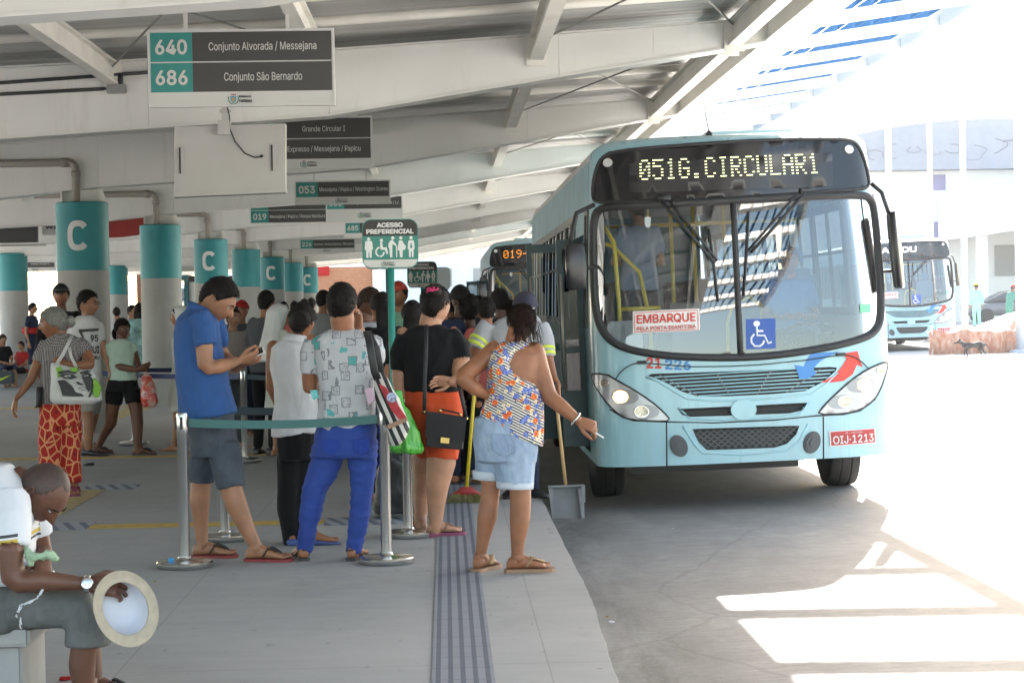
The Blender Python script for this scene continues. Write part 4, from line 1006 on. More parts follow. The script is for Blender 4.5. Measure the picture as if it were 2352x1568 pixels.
def hair_cap(mb, M, th=.045, top=.03, line=HL, rough=.012, seed=0.0, su=52, sv=40, lift=0.0):
    """hair shell that sinks under the skin in front of the hairline"""
    mb.smooth = True; vs = []; dirs = [V((0, 0, 1))]
    for j in range(1, sv):
        ph = math.pi*j/sv
        for i in range(su):
            a = 2*math.pi*i/su; dirs.append(V((math.sin(ph)*math.cos(a), math.sin(ph)*math.sin(a), math.cos(ph))))
    dirs.append(V((0, 0, -1))); L = len(dirs)-1; fs = []
    for i in range(su):
        q = (i+1) % su; fs.append((0, 1+i, 1+q)); fs.append((L, L-su+q, L-su+i))
    for j in range(sv-2):
        for i in range(su):
            q = (i+1) % su; fs.append((1+j*su+i, 1+(j+1)*su+i, 1+(j+1)*su+q, 1+j*su+q))
    ang = [a for a, z in line]; zz = [z for a, z in line]
    for d in dirs:
        p = head_dir(d.x, d.y, d.z, False); az = math.atan2(abs(d.x), -d.y); zl = _lerp(ang, zz, az)+lift
        zl += .02*noise.noise(V((az*5+seed, 2.0, 1.0)))
        k = max(0, min(1, (p.z-zl)/.07+.15)); k = k*k*(3-2*k)
        o = -.035+(th+.035+top*max(0, d.z)+rough*noise.noise(d*7+V((seed, 0, 0)))+rough*.7*noise.noise(V((d.x*22+seed, d.y*22, d.z*5))))*k
        vs.append(M @ (p+d*o))
    return mb.add(vs, fs)
def fuzz(mb, M, n=900, length=.05, th=.045, line=HL, seed=1, r=.0014, down=.8, top=.03):
    """loose strands that break the outline of the hair"""
    rg = random.Random(seed); mb.smooth = True; ang = [a for a, z in line]; zz = [z for a, z in line]; k = M.median_scale
    for _ in range(n*3):
        d = V((rg.gauss(0, 1), rg.gauss(0, 1), rg.gauss(0, 1))).normalized(); p = head_dir(d.x, d.y, d.z, False); zl = _lerp(ang, zz, math.atan2(abs(d.x), -d.y))
        if p.z < zl+.005: continue
        n -= 1
        if n < 0: break
        q = p+d*(th+top*max(0, d.z)-.012); t = V((0, .35, -1)); t = t-d*t.dot(d); t = t.normalized() if t.length > .05 else V((rg.uniform(-1, 1), 1, 0)).normalized()
        t = (t*down+d*rg.uniform(.05, .55)+V((rg.uniform(-.3, .3), rg.uniform(-.3, .3), 0))).normalized(); L = length*rg.uniform(.5, 1.3)
        mb.tube([M @ q, M @ (q+t*L*.55+d*.008), M @ (q+t*L)], [r, r*.8, r*.3], 3, caps=False)
def add_hand(mb, wrist, d, n, side, L=.178, curl=.5, spread=.12, thumb=.5, curls=None):
    """wrist point, direction to the knuckles, normal out of the back of the hand; side = +1/-1 puts the thumb at +/- (d x n)"""
    mb.smooth = True; d = V(d).normalized(); n = V(n); n = (n-d*n.dot(d)).normalized(); a = d.cross(n).normalized(); k = L/.178
    secs = [(V(wrist)-d*.01*k, a*.024*k, n*.018*k), (V(wrist)+d*.02*k, a*.030*k, n*.017*k), (V(wrist)+d*.055*k, a*.039*k, n*.016*k), (V(wrist)+d*.088*k, a*.040*k, n*.0135*k), (V(wrist)+d*.098*k, a*.036*k, n*.010*k)]
    mb.loft(secs, 14, True, 2.6)
    for i, fl in enumerate((.074, .082, .076, .058)):
        o = side*(.0285-.019*i)*k; p = V(wrist)+d*(.090-.004*abs(i-1.3))*k+a*o; c = curl if curls is None else curls[i]
        dd = (d+a*side*(.5-i/3.0)*spread).normalized(); pts = [p]; ang = 0
        for s_, f_ in zip((.45, .31, .24), (.75, 1.0, .7)):
            ang += c*f_; q = dd*math.cos(ang)-n*math.sin(ang); pts.append(pts[-1]+q*fl*s_*k)
        mb.tube(pts, [.0092*k, .0088*k, .0080*k, .0062*k], 8, rnd=True)
    p = V(wrist)+d*.025*k+a*side*.026*k-n*.004*k; t1 = (d*.72+a*side*.62-n*.35*thumb).normalized(); t2 = (d*.9+a*side*(.35-.3*thumb)-n*.45*thumb).normalized()
    mb.tube([p-t1*.015*k, p+t1*.038*k, p+t1*.038*k+t2*.030*k, p+t1*.038*k+t2*.030*k+(t2*.9-n*.3*thumb-a*side*.15).normalized()*.024*k], [.014*k, .0115*k, .0098*k, .0072*k], 8, rnd=True)
def add_foot(mb, ankle, d, L=.245, w=.045, z0=.018):
    """bare foot on a sole at height z0; d = horizontal heel-to-toe direction"""
    mb.smooth = True; d = V((d[0], d[1], 0)).normalized(); a = V((-d.y, d.x, 0)); k = L/.245; b = V((ankle[0], ankle[1], z0))-d*.055*k
    U = V((0, 0, 1)); secs = []
    for t, hw, hh in ((-.005, .018, .018), (.008, .028, .030), (.05, .033, .040), (.10, .036, .036), (.145, .043, .024), (.185, .047, .016), (.205, .042, .011)):
        secs.append((b+d*t*k+U*hh*k, a*hw*k*(w/.045), U*hh*k))
    mb.loft(secs, 14, True, 2.4)
    mb.tube([V(ankle)+U*.03, V((ankle[0], ankle[1], z0+.065))-d*.004, V((ankle[0], ankle[1], z0+.045))+d*.018], [(.036*k, .034*k), (.037*k, .036*k), (.038*k, .042*k)], 12, side=a)
    for i, (o, l_, r_) in enumerate(((.031, .052, .0125), (.011, .048, .0095), (-.006, .043, .009), (-.021, .036, .0085), (-.034, .027, .008))):
        p = b+d*.178*k+a*o*k*(w/.045)*add_foot.inner+U*(r_+.002)*k; mb.tube([p, p+d*l_*.55*k+U*.003, p+d*l_*k-U*.001], [r_*k]*3, 8, rnd=True)
add_foot.inner = 1
def sole_outline(b, d, L, w):
    a = V((-d.y, d.x, 0)); out = []
    for t, hw in ((-.02, .45), (.0, .62), (.12, .70), (.35, .62), (.6, .88), (.8, 1.0), (.93, .85), (1.0, .4)): out.append((t, hw))
    return [b+d*t*L+a*hw*w for t, hw in out]+[b+d*t*L-a*hw*w for t, hw in reversed(out)]
def add_sole(mb, ankle, d, L=.27, w=.05, z=.001, th=.016):
    d = V((d[0], d[1], 0)).normalized(); b = V((ankle[0], ankle[1], z))-d*.065*(L/.27); mb.smooth = False; mb.poly(sole_outline(b, d, L, w), (0, 0, th))
def add_thong(mb, ankle, d, L=.245, r=.006, z0=.02):
    d = V((d[0], d[1], 0)).normalized(); a = V((-d.y, d.x, 0)); k = L/.245; b = V((ankle[0], ankle[1], z0))-d*.055*k; U = V((0, 0, 1)); mb.smooth = True
    for s in (-1, 1): mb.tube([b+d*.10*k+a*s*.044*k+U*.012, b+d*.13*k+a*s*.034*k+U*.058*k, b+d*.165*k+a*s*.012*k+U*.046*k, b+d*.19*k+a*.012*k+U*.028*k, b+d*.20*k+a*.013*k], [(r*1.7, r*.6)]*5, 8)
def add_shoe(mb, ankle, d, L=.27, w=.048, h=.07):
    mb.smooth = True; d = V((d[0], d[1], 0)).normalized(); a = V((-d.y, d.x, 0)); U = V((0, 0, 1)); b = V((ankle[0], ankle[1], 0))-d*.07; secs = []
    for t, hw, hh in ((-.01, .5, .5), (.02, .75, .95), (.25, .82, 1.0), (.45, .85, .72), (.7, 1.0, .5), (.9, .85, .38), (1.0, .45, .25)): secs.append((b+d*t*L+U*(h*hh*.5+.002), a*w*hw, U*h*hh*.5))
    mb.loft(secs, 16, True, 3.0)

class Fig:
    """one person, surveyed in picture coordinates of a crop: u = u0 + k x, v = v0 + k y at depth Y"""
    def __init__(s, label, Y, crop=(0, 0, 1), group=None, skin='brown', vox=.011):
        s.Y = Y; s.u0, s.v0, s.k = crop; s.sc = crop[2]*Y/F; s.skin = SK[skin]; s.vox = vox
        s.body = MB(); s.extra = MB(); s.extra.smooth = True; s.root = None; s.label = label; s.group = group; s.parts = []
    def P(s, x, y, dy=0.0): return at(s.u0+s.k*x, s.v0+s.k*y, s.Y+dy)
    def limb(s, mb, pts, seg=14, side=None, rnd=True):
        """pts: (x, y, dy, r) in crop units; r may be (r across the picture, depth radius in metres)"""
        mb.smooth = True; q = [s.P(p[0], p[1], p[2]) for p in pts]; r = []
        for p in pts: r.append((p[3][0]*s.sc, p[3][1]) if isinstance(p[3], tuple) else p[3]*s.sc)
        mb.tube(q, r, seg, side=side, rnd=rnd); return mb
    def rings(s, mb, secs, seg=24, n=2.3, rot=0.0):
        """secs: (y, xleft, xright, half depth in m[, dy[, tilt]]): silhouette of a trunk; tilt = right end lower by so many crop units"""
        mb.smooth = True; L = []
        for q in secs:
            y, xl, xr, hd = q[:4]; dy = q[4] if len(q) > 4 else 0.0; tl = q[5] if len(q) > 5 else 0.0
            c = s.P((xl+xr)/2, y, dy); a = s.P(xr, y+tl/2, dy)-c
            L.append((c, a, V((0, hd, 0))))
        mb.loft(L, seg, True, n); return mb
    def head(s, x, y, h, yaw, pitch=0, roll=0, dy=0.0, brow=None, **kw):
        s.M = head_frame(s.P(x, y, dy), h*s.sc, yaw, pitch, roll); add_head(s.extra, s.M, **kw); s.brow = brow; return s.M
    def garment(s, name, m, build, amp=.004, fsc=9.0, vox=None, smooth=2, st=(1, 1, .45)):
        mb = MB(); build(mb); v, f, n = remesh(mb, vox or s.vox, smooth); v = folds(v, n, amp, fsc, len(s.parts)*3.7+s.Y, st); o = MB(); o.smooth = True; o.add(v, f); o.cloth = True; s.parts.append((name, o, m, True)); return s
    def tuck(s, v, n, gap=.006):
        """skin that would show through cloth is drawn in under it"""
        for name, o, m, sm in s.parts:
            if not getattr(o, 'cloth', False): continue
            me = o.mesh('t', []); bm = bmesh.new(); bm.from_mesh(me); bmesh.ops.recalc_face_normals(bm, faces=bm.faces); bt = BVHTree.FromBMesh(bm)
            for i, p in enumerate(v):
                q, nn, _, d = bt.find_nearest(p, .06)
                if q is None: continue
                w = p-q; k = w.dot(nn)
                if -gap < k < .02 and nn.dot(n[i]) > .35 and (w-nn*k).length < .006+.1*abs(k): v[i] = p-nn*(k+gap)
            bm.free(); bpy.data.meshes.remove(me)
        return v
    def part(s, name, mb, m, smooth=None): s.parts.append((name, mb, m, smooth)); return s
    def finish(s, brow=None, cat='person'):
        out = MB(); out.smooth = True
        if s.body.v:
            v, f, n = remesh(s.body, s.vox, 4); v = s.tuck(v, n); out.add(v, f)
        k = len(out.v); out.v += s.extra.v; out.f += [tuple(i+k for i in f) for f in s.extra.f]; out.mi += s.extra.mi; out.sm += s.extra.sm
        zs_ = [p[2] for p in out.v]; xs_ = [p[0] for p in out.v]; ys_ = [p[1] for p in out.v]
        s.root = empty('person', (sum(xs_)/len(xs_), sum(ys_)/len(ys_), min(zs_)), s.label, cat, s.group)
        out.build('body', [s.skin, lip_m, eye_w, eye_d, brow or H_.m], s.root)
        for name, mb, m, sm in s.parts: mb.build(name, m, s.root, sm)
        return s.root

def simple_person(label, x, y, H=1.65, yaw=0.0, z=0.0, skin='brown', top=None, bottom=None, hair='dark', style='short', sleeve=.5, build=1.0, lean=0.0, pitch=0, hyaw=None, arms='down', legs='long', shoes=None, group=None, vox=.022, cap=None, seated=False, skirt=False, headscale=1.0, detail=28):
    """a standing or seated person at (x, y), facing yaw (0 = towards the camera, 90 = picture right, 180 = away)"""
    k = H/1.7; Mw = Matrix.Translation((x, y, z)) @ Matrix.Rotation(R(yaw), 4, 'Z')
    T = lambda a, b_, c: Mw @ V((a*k, b_*k+lean*(c-.9)*k*(1 if c > .9 else 0), c*k))
    Rt = Mw.to_3x3(); s = Fig(label, y, (0, 0, 1), group, skin, vox); g = build
    def ring(mb, secs, infl=0.0, n=2.4):
        mb.smooth = True
        mb.loft([(T(q[3] if len(q) > 3 else 0, q[4] if len(q) > 4 else 0, q[0]), Rt @ V(((q[1]*g+infl)*k, 0, 0)), Rt @ V((0, (q[2]*g+infl)*k, 0))) for q in secs], 20, True, n)
    def limb(mb, pts, infl=0.0):
        mb.smooth = True; mb.tube([T(*p[:3]) for p in pts], [(p[3]+infl)*k*(.5+.5*g) for p in pts], 12, rnd=True)
    dz = -.45 if seated else 0.0
    trunk = [(.84+dz, .12, .10), (.90+dz, .155, .112), (.98+dz, .16, .115), (1.08+dz, .138, .10), (1.20+dz, .150, .108), (1.32+dz, .168, .110), (1.39+dz, .150, .085), (1.44+dz, .075, .06)]
    ring(s.body, trunk); sh = 1.385+dz
    limb(s.body, [(0, .01, 1.38+dz, .062), (0, -.005, 1.46+dz, .056), (0, -.01, 1.54+dz, .055)])
    el, wr, hd_, hn = {'down': ((.235, .03, 1.10), (.245, -.04, .86), (0, -.15, -1), (1, 0, 0)), 'front': ((.23, -.02, 1.10), (.10, -.24, 1.12), (-.5, -.8, .1), (.2, -.3, .9)),
                  'phone': ((.22, -.02, 1.10), (.07, -.24, 1.20), (-.3, -.6, .6), (.3, -.6, -.6)), 'walk': ((.235, .10, 1.12), (.25, .05, .88), (0, -.2, -1), (1, 0, 0)), 'lap': ((.22, -.05, 1.12), (.10, -.30, 1.06), (-.5, -.8, -.1), (.2, -.3, .9)), 'face': ((.22, -.10, 1.12), (.07, -.20, 1.38), (-.2, 0, 1), (.3, -.9, 0))}[arms]
    for sx in (-1, 1):
        e = (sx*el[0]*(.7+.3*g), el[1], el[2]+dz); w_ = (sx*wr[0]*(.7+.3*g), wr[1], wr[2]+dz)
        limb(s.body, [(sx*.165*g, 0, sh, .052), (sx*(.18*g+.02), el[1]*.4, (sh+e[2])/2, .045), (*e, .038), ((e[0]*.6+w_[0]*.4), (e[1]*.6+w_[1]*.4), (e[2]*.6+w_[2]*.4), .037), (*w_, .026)])
        add_hand(s.extra, T(*w_), Rt @ V((sx*hd_[0], hd_[1], hd_[2])), Rt @ V((sx*hn[0], hn[1], hn[2])), sx*(-1), .17*k, .45)
    if seated:
        hipz, kn, an = .47, (.12, -.42, .48), (.12, -.40, .08)
    else:
        hipz, kn, an = .88, (.095, -.01, .48), (.095, .03, .085)
    for sx in (-1, 1):
        st = .10*sx if arms == 'walk' else 0
        limb(s.body, [(sx*.085*g, 0, hipz, .085), ((sx*.09*g+sx*kn[0])/2, kn[1]/2+st*.5, (hipz+kn[2])/2+(.0), .075), (sx*kn[0], kn[1]+st, kn[2], .054), (sx*an[0], (kn[1]+an[1])/2+.012+st*1.3, kn[2]*.66+an[2]*.34, .052), (sx*an[0], an[1]+st*1.8, an[2], .036)])
        fd = Rt @ V((sx*.2, -1, 0)); A = T(sx*an[0], an[1]+st*1.8, an[2])
        if shoes is None: add_foot.inner = -sx; add_foot(s.extra, V((A.x, A.y, z+.085)), fd, .24*k, z0=z+.015)
        else:
            mb = MB(); add_shoe(mb, V((A.x, A.y, z)), fd, .27*k); mb.v = [(p[0], p[1], p[2]+z) for p in mb.v]; s.part('shoe', mb, shoes, True)
    c = T(0, -.035, 1.60+dz); s.M = head_frame(c, .228*k*headscale, yaw if hyaw is None else hyaw, pitch); add_head(s.extra, s.M, detail, detail-6)
    hm = HAIR.get(hair); hb = MB()
    if style == 'bald': hair_cap(hb, s.M, .012, 0, HL, .002, x); hm = stub
    elif style == 'short': hair_cap(hb, s.M, .05, .05, HL, .02, x, 36, 28)
    elif style == 'bun':
        hair_cap(hb, s.M, .045, .02, HL, .012, x, 36, 28); hb.ball(s.M @ V((0, .42, .12)), .13*s.M.median_scale, 14, 10)
    elif style == 'long':
        hair_cap(hb, s.M, .06, .03, HLF, .02, x, 36, 28)
        hb.loft([(s.M @ V((0, .20, .05)), s.M.to_3x3() @ V((.36, 0, 0)), s.M.to_3x3() @ V((0, .20, 0))), (s.M @ V((0, .27, -.4)), s.M.to_3x3() @ V((.40, 0, 0)), s.M.to_3x3() @ V((0, .16, 0))), (s.M @ V((0, .36, -.9)), s.M.to_3x3() @ V((.40, 0, 0)), s.M.to_3x3() @ V((0, .12, 0))), (s.M @ V((0, .38, -1.35)), s.M.to_3x3() @ V((.28, 0, 0)), s.M.to_3x3() @ V((0, .07, 0)))], 20, True)
    elif style == 'curly':
        hair_cap(hb, s.M, .12, .06, HL, .07, x, 40, 30)
    if style != 'none': s.part('hair', hb, hm, True)
    if cap:
        cb = MB(); hair_cap(cb, s.M, .075, .03, [(0, .22), (1.2, .16), (2.0, .10), (3.15, .06)], .0, x, 36, 28)
        fm = s.M.to_3x3(); cb.loft([(s.M @ V((0, -.40, .22)), fm @ V((.30, 0, 0)), fm @ V((0, 0, .02))), (s.M @ V((0, -.56, .19)), fm @ V((.26, 0, 0)), fm @ V((0, 0, .018))), (s.M @ V((0, -.68, .14)), fm @ V((.12, 0, 0)), fm @ V((0, 0, .012)))], 16, True)
        s.part('cap', cb, cap, True)
    def mk_top(mb):
        hem = .86+dz if not skirt else .92+dz
        ring(mb, [(hem, .165, .122)]+[(q[0], q[1], q[2]) for q in trunk[2:]], .014)
        if sleeve:
            for sx in (-1, 1):
                e = V((sx*el[0]*(.7+.3*g), el[1], el[2]+dz)); m_ = V((sx*(.18*g+.02), el[1]*.4, (sh+e.z)/2)); w_ = V((sx*wr[0]*(.7+.3*g), wr[1], wr[2]+dz)); p = [(sx*.150*g, 0, sh+.005, .062), (*m_, .060)]
                if sleeve >= 1: p += [(*e, .050), (*(e*.15+w_*.85), .036)]
                elif sleeve > .5: p += [(*(m_*.3+e*.7), .055)]
                limb(mb, p)
    if top: s.garment('shirt', top, mk_top, .005)
    def mk_bot(mb):
        if skirt: ring(mb, [(.50+dz, .20, .17), (.7+dz, .185, .15), (.92+dz, .165, .125), (1.0+dz, .15, .115)], .01); return
        ring(mb, [(.83+dz, .145, .115), (.90+dz, .160, .120), (1.0+dz, .150, .115)], .008)
        for sx in (-1, 1):
            st = .10*sx if arms == 'walk' else 0
            p = [(sx*.08*g, 0, hipz, .090), ((sx*.09*g+sx*kn[0])/2, kn[1]/2+st*.5, (hipz+kn[2])/2, .082)]
            if legs != 'mini': p += [(sx*kn[0], kn[1]+st*.95, kn[2]+.02, .066)]
            if legs == 'long': p += [(sx*an[0], (kn[1]+an[1])/2+st*1.4, (kn[2]+an[2])/2, .062), (sx*an[0], an[1]+st*1.75, an[2]+.02, .056)]
            limb(mb, p)
    if bottom: s.garment('skirt' if skirt else ('trousers' if legs == 'long' else 'shorts'), bottom, mk_bot, .005)
    return s.finish(H_.m if hair != 'grey' else H3.m)
# ================================================================== PEOPLE: cloth patterns
def pat_tee():
    T = NT('cloth_printed_grey_tee', .85, spec=.2); v = T.tex('Voronoi', 14.0, feature='F1', distance='CHEBYCHEV'); sp = T.new('ShaderNodeSeparateColor'); T.l.new(v.outputs['Color'], sp.inputs[0])
    nz = T.tex('Noise', 45.0, Detail=3.0); d = T.math('ADD', v.outputs['Distance'], T.math('MULTIPLY', T.math('SUBTRACT', nz.outputs[0], .5), .22))
    teal = T.math('MULTIPLY', T.math('LESS_THAN', d, .30), T.math('GREATER_THAN', sp.outputs[0], .70))
    ring = T.math('MULTIPLY', T.math('LESS_THAN', T.math('ABSOLUTE', T.math('SUBTRACT', d, .33)), .035), T.math('LESS_THAN', sp.outputs[0], .78))
    scr = T.math('MULTIPLY', T.math('LESS_THAN', T.math('ABSOLUTE', T.math('SUBTRACT', T.tex('Noise', 75.0, Detail=1.0).outputs[0], .5)), .035), T.math('LESS_THAN', d, .26)); scr = T.math('MULTIPLY', scr, T.math('LESS_THAN', sp.outputs[0], .55))
    fa = T.tex('Noise', 5.0, Detail=4.0); base = T.ramp(fa.outputs[0], [(.3, (.40, .40, .42)), (.7, (.48, .48, .50))])
    c = T.mix(teal, base, (.10, .34, .33)); c = T.mix(T.math('MULTIPLY', T.math('MAXIMUM', ring, scr), .75), c, (.10, .10, .11)); T.color(c); return T.m
def pat_floral():
    T = NT('cloth_floral_stripe', .85, spec=.2); X = T.xyz(); w = T.math('ADD', T.math('MULTIPLY', X[2], 400.0), T.math('MULTIPLY', X[0], 210.0)); st = T.math('GREATER_THAN', T.math('SINE', w), .1)
    base = T.mix(st, (.66, .63, .56), (.022, .022, .05)); nz = T.tex('Noise', 60.0, Detail=2.0)
    def flowers(scale, r, thr, stops, off):
        mp = T.new('ShaderNodeMapping'); mp.inputs['Location'].default_value = off; T.l.new(T.tc.outputs['Object'], mp.inputs[0])
        v = T.tex('Voronoi', scale, mp.outputs[0], feature='F1'); sp = T.new('ShaderNodeSeparateColor'); T.l.new(v.outputs['Color'], sp.inputs[0])
        d = T.math('ADD', v.outputs['Distance'], T.math('MULTIPLY', T.math('SUBTRACT', nz.outputs[0], .5), .5)); mk = T.math('MULTIPLY', T.math('LESS_THAN', d, r), T.math('GREATER_THAN', sp.outputs[1], thr))
        return mk, T.ramp(T.math('DIVIDE', d, r), stops, True)
    m1, c1 = flowers(26, .46, .22, [(0, (.10, .14, .42)), (.55, (.20, .26, .56)), (.8, (.05, .07, .25))], (3, 1, 2))
    m2, c2_ = flowers(22, .40, .38, [(0, (.75, .50, .05)), (.22, (.62, .10, .03)), (.75, (.72, .22, .05))], (0, 5, 1))
    m3, c3_ = flowers(34, .34, .40, [(0, (.30, .12, .03)), (.25, (.70, .52, .20)), (.7, (.74, .66, .50))], (9, 2, 4))
    c = T.mix(m1, base, c1); c = T.mix(m3, c, c3_); c = T.mix(m2, c, c2_); T.color(c); return T.m
def pat_leopard():
    T = NT('cloth_red_animal_print', .8, spec=.3); v = T.tex('Voronoi', 15.0, T.map((1, 1, .75)), feature='DISTANCE_TO_EDGE'); f = T.tex('Voronoi', 15.0, T.map((1, 1, .75)), feature='F1')
    c = T.mix(T.math('LESS_THAN', v.outputs['Distance'], .075), (.34, .016, .012), (.62, .26, .12)); c = T.mix(T.math('LESS_THAN', f.outputs['Distance'], .16), c, (.10, .008, .01)); T.color(c); return T.m
def pat_check():
    T = NT('cloth_grey_houndstooth', .85, spec=.2); ck = T.tex('Checker', 95.0, T.map((1, 1, 1), (0, R(45), 0))); nz = T.tex('Noise', 130.0); T.color(T.mix(ck.outputs['Fac'], (.07, .06, .06), T.mix(nz.outputs[0], (.25, .22, .22), (.40, .37, .36)))); return T.m
def pat_denim(name, a, b_):
    T = NT('cloth_denim_'+name, .85, spec=.2); n1 = T.tex('Noise', 7.0, Detail=8.0, Roughness=.65); n2 = T.tex('Noise', 260.0, T.map((1, 1, .3))); T.color(T.mix(T.math('MULTIPLY', n2.outputs[0], .45), T.ramp(n1.outputs[0], [(.3, a), (.7, b_)]), a)); T.bump(n2.outputs[0], .25, .003); return add_folds(T.m, 8, .45, .02, (1, 1, .8))
def pat_stripe(name, stops, axis=2, scale=1.0):
    T = NT('cloth_'+name, .8); X = T.xyz(); f = T.math('FRACT', T.math('MULTIPLY', X[axis], scale)); T.color(T.ramp(f, stops, True)); return T.m
tee_m, floral_m, leop_m, check_m = [add_folds(m_) for m_ in (pat_tee(), pat_floral(), pat_leopard(), pat_check())]
denim_l = pat_denim('pale', (.20, .27, .38), (.38, .46, .56)); denim_d = pat_denim('slate', (.045, .055, .07), (.085, .10, .12)); denim_g = pat_denim('grey', (.085, .085, .08), (.17, .17, .16))
royal = cloth('royal_blue', (.026, .055, .245), bump=.2); polo_b = cloth('polo_blue', (.030, .085, .245)); orange_c = cloth('orange', (.50, .065, .018)); black_c = cloth('black', (.0045, .0045, .0055)); white_c = cloth('white', (.58, .575, .58)); grey_c = cloth('grey', (.30, .31, .33)); dgrey_c = cloth('dark_grey', (.075, .08, .09)); lgrey_c = cloth('work_grey', (.36, .37, .40)); mint_c = cloth('mint', (.40, .52, .44)); nun_c = cloth('ivory', (.50, .52, .46)); nun_v = cloth('veil_white', (.62, .63, .63)); salmon_c = cloth('salmon', (.42, .10, .09)); beige_c = cloth('beige', (.36, .31, .29)); green_c = cloth('sage_green', (.20, .38, .27)); navy_c = cloth('navy', (.012, .018, .045)); red_c = cloth('red', (.38, .02, .02)); blueg_c = cloth('uniform_blue_grey', (.20, .26, .36)); driver_c = cloth('driver_blue', (.09, .20, .48)); teal_fl = cloth('teal_floral', (.20, .33, .32), var=.55); scrub_c = cloth('scrub_green', (.25, .62, .50))
blk_shoe = mat('black_shoe', (.012, .012, .014), .4); blue_shoe = mat('blue_shoe', (.05, .08, .25), .5); sole_m = mat('sandal_sole', (.05, .04, .04), .7); strap_blk = mat('strap_black', (.014, .014, .016), .5); sole_red = mat('flipflop_red', (.25, .03, .03), .6); sole_mag = mat('flipflop_magenta', (.20, .035, .085), .5); tan_l = mat('tan_leather', (.30, .17, .10), .55); silver = mat('silver', (.6, .6, .58), .2, 1.0); gold = mat('gold_metal', (.62, .45, .16), .25, 1.0)
K2 = (0, 551.25, .293); K4 = (0, 964.7, .3851); K5 = (367.5, 597.2, .4571); K6 = (597.2, 597.2, .4568); KB = (872.8, 624.75, .4511)

# ------------------------------------------------------------------ man in blue polo looking at his phone
f = Fig('man in blue polo shirt and slate denim shorts, head bent over a white phone', 11.7, K5, skin='tan', vox=.010)
f.rings(f.body, [(310, 125, 245, .11), (450, 90, 290, .15), (700, 115, 350, .14), (950, 165, 340, .10)])
f.limb(f.body, [(192, 300, 0, 36), (222, 236, 0, 41), (262, 195, 0, 41)])
f.limb(f.body, [(208, 310, -.15, 42), (222, 420, -.21, 46), (226, 520, -.22, 41), (248, 543, -.21, 37), (305, 532, -.18, 38), (360, 517, -.15, 28), (398, 503, -.13, 21)])
f.limb(f.body, [(265, 300, .16, 44), (315, 480, .20, 38), (380, 535, .10, 33), (428, 517, .02, 20)])
f.limb(f.body, [(215, 920, .10, 62), (205, 1110, .11, 50), (200, 1200, .12, 52), (204, 1330, .13, 37), (216, 1445, .13, 29)])
f.limb(f.body, [(300, 920, -.08, 66), (352, 1130, -.1, 56), (384, 1230, -.1, 56), (438, 1350, -.1, 40), (486, 1445, -.1, 31)])
add_hand(f.extra, f.P(398, 503, -.13), (1, .28, .22), (.25, -.75, -.6), -1, .18, .9, thumb=.3)
add_hand(f.extra, f.P(428, 517, .02), (.95, -.35, .30), (.3, .45, -.85), 1, .18, .8)
add_foot.inner = 1; add_foot(f.extra, f.P(218, 1450, .13), (1, -.12, 0), .255); add_foot(f.extra, f.P(486, 1448, -.1), (1, -.22, 0), .265)
f.head(290, 203, 212, 78, 36, 0)
hb = MB(); hair_cap(hb, f.M, .035, .055, HLS, .016, 1.0); fuzz(hb, f.M, 1100, .06, .035, HLS, 1, top=.055); f.part('hair', hb, H_.m, True)
def g(mb):
    f.rings(mb, [(240, 140, 250, .09), (268, 112, 268, .14), (300, 88, 290, .185), (360, 72, 298, .20), (440, 70, 312, .195), (530, 76, 330, .185), (610, 82, 346, .18), (690, 92, 366, .175), (745, 98, 380, .17, 0, -18), (785, 104, 384, .165, 0, -40)])
    f.limb(mb, [(200, 285, -.15, 58), (222, 350, -.20, 58), (232, 428, -.22, 56)], rnd=False)
    f.limb(mb, [(262, 295, .15, 52), (300, 400, .19, 50)])
f.garment('polo_shirt', polo_b, g, .010, 8)
mb = MB(); mb.smooth = True; f.rings(mb, [(272, 128, 272, .115, 0, 26), (245, 136, 252, .095, 0, 30), (220, 140, 236, .085, 0, 34)], 24, 2.2); f.part('collar', mb, polo_b)
def g(mb):
    f.rings(mb, [(735, 120, 368, .15), (800, 132, 372, .155), (900, 150, 386, .16), (985, 154, 400, .15)])
    f.limb(mb, [(240, 930, .08, 82), (215, 1030, .10, 68), (210, 1112, .11, 62)], rnd=False); f.limb(mb, [(310, 930, -.06, 88), (340, 1040, -.08, 76), (358, 1140, -.09, 68)], rnd=False)
f.garment('shorts', denim_d, g, .009, 9)
for (ax, ay, dy, L, dd) in ((218, 1450, .13, .275, (1, -.12, 0)), (486, 1448, -.1, .285, (1, -.22, 0))):
    mb = MB(); add_sole(mb, f.P(ax, ay, dy), dd, L, .052); mb.cur = 1; add_thong(mb, f.P(ax, ay, dy), dd, .26, .008); f.part('flip_flop', mb, [sole_red, strap_blk])
f.finish(); man_blue = f
# ------------------------------------------------------------------ woman in printed grey tee and royal blue trousers
f = Fig('woman seen from behind in printed grey tee and royal blue trousers, hand at her face', 11.57, K6, skin='brown', vox=.010)
f.rings(f.body, [(395, 290, 560, .085), (500, 300, 570, .11), (700, 300, 570, .11), (900, 280, 575, .12)])
f.limb(f.body, [(418, 385, .02, 62), (416, 345, .02, 58), (414, 290, .01, 62)])
f.limb(f.body, [(262, 420, .03, 50), (246, 520, .05, 44), (252, 640, .07, 40), (300, 640, .20, 34), (330, 620, .30, 24)])
f.limb(f.body, [(570, 420, .05, 48), (578, 520, .20, 40), (530, 420, .26, 33), (498, 345, .22, 24)])
add_hand(f.extra, f.P(498, 345, .22), (-.15, -.05, 1), (.55, .75, 0), 1, .17, .7); add_hand(f.extra, f.P(330, 620, .30), (.8, .2, .2), (0, .6, .8), 1, .17, .6)
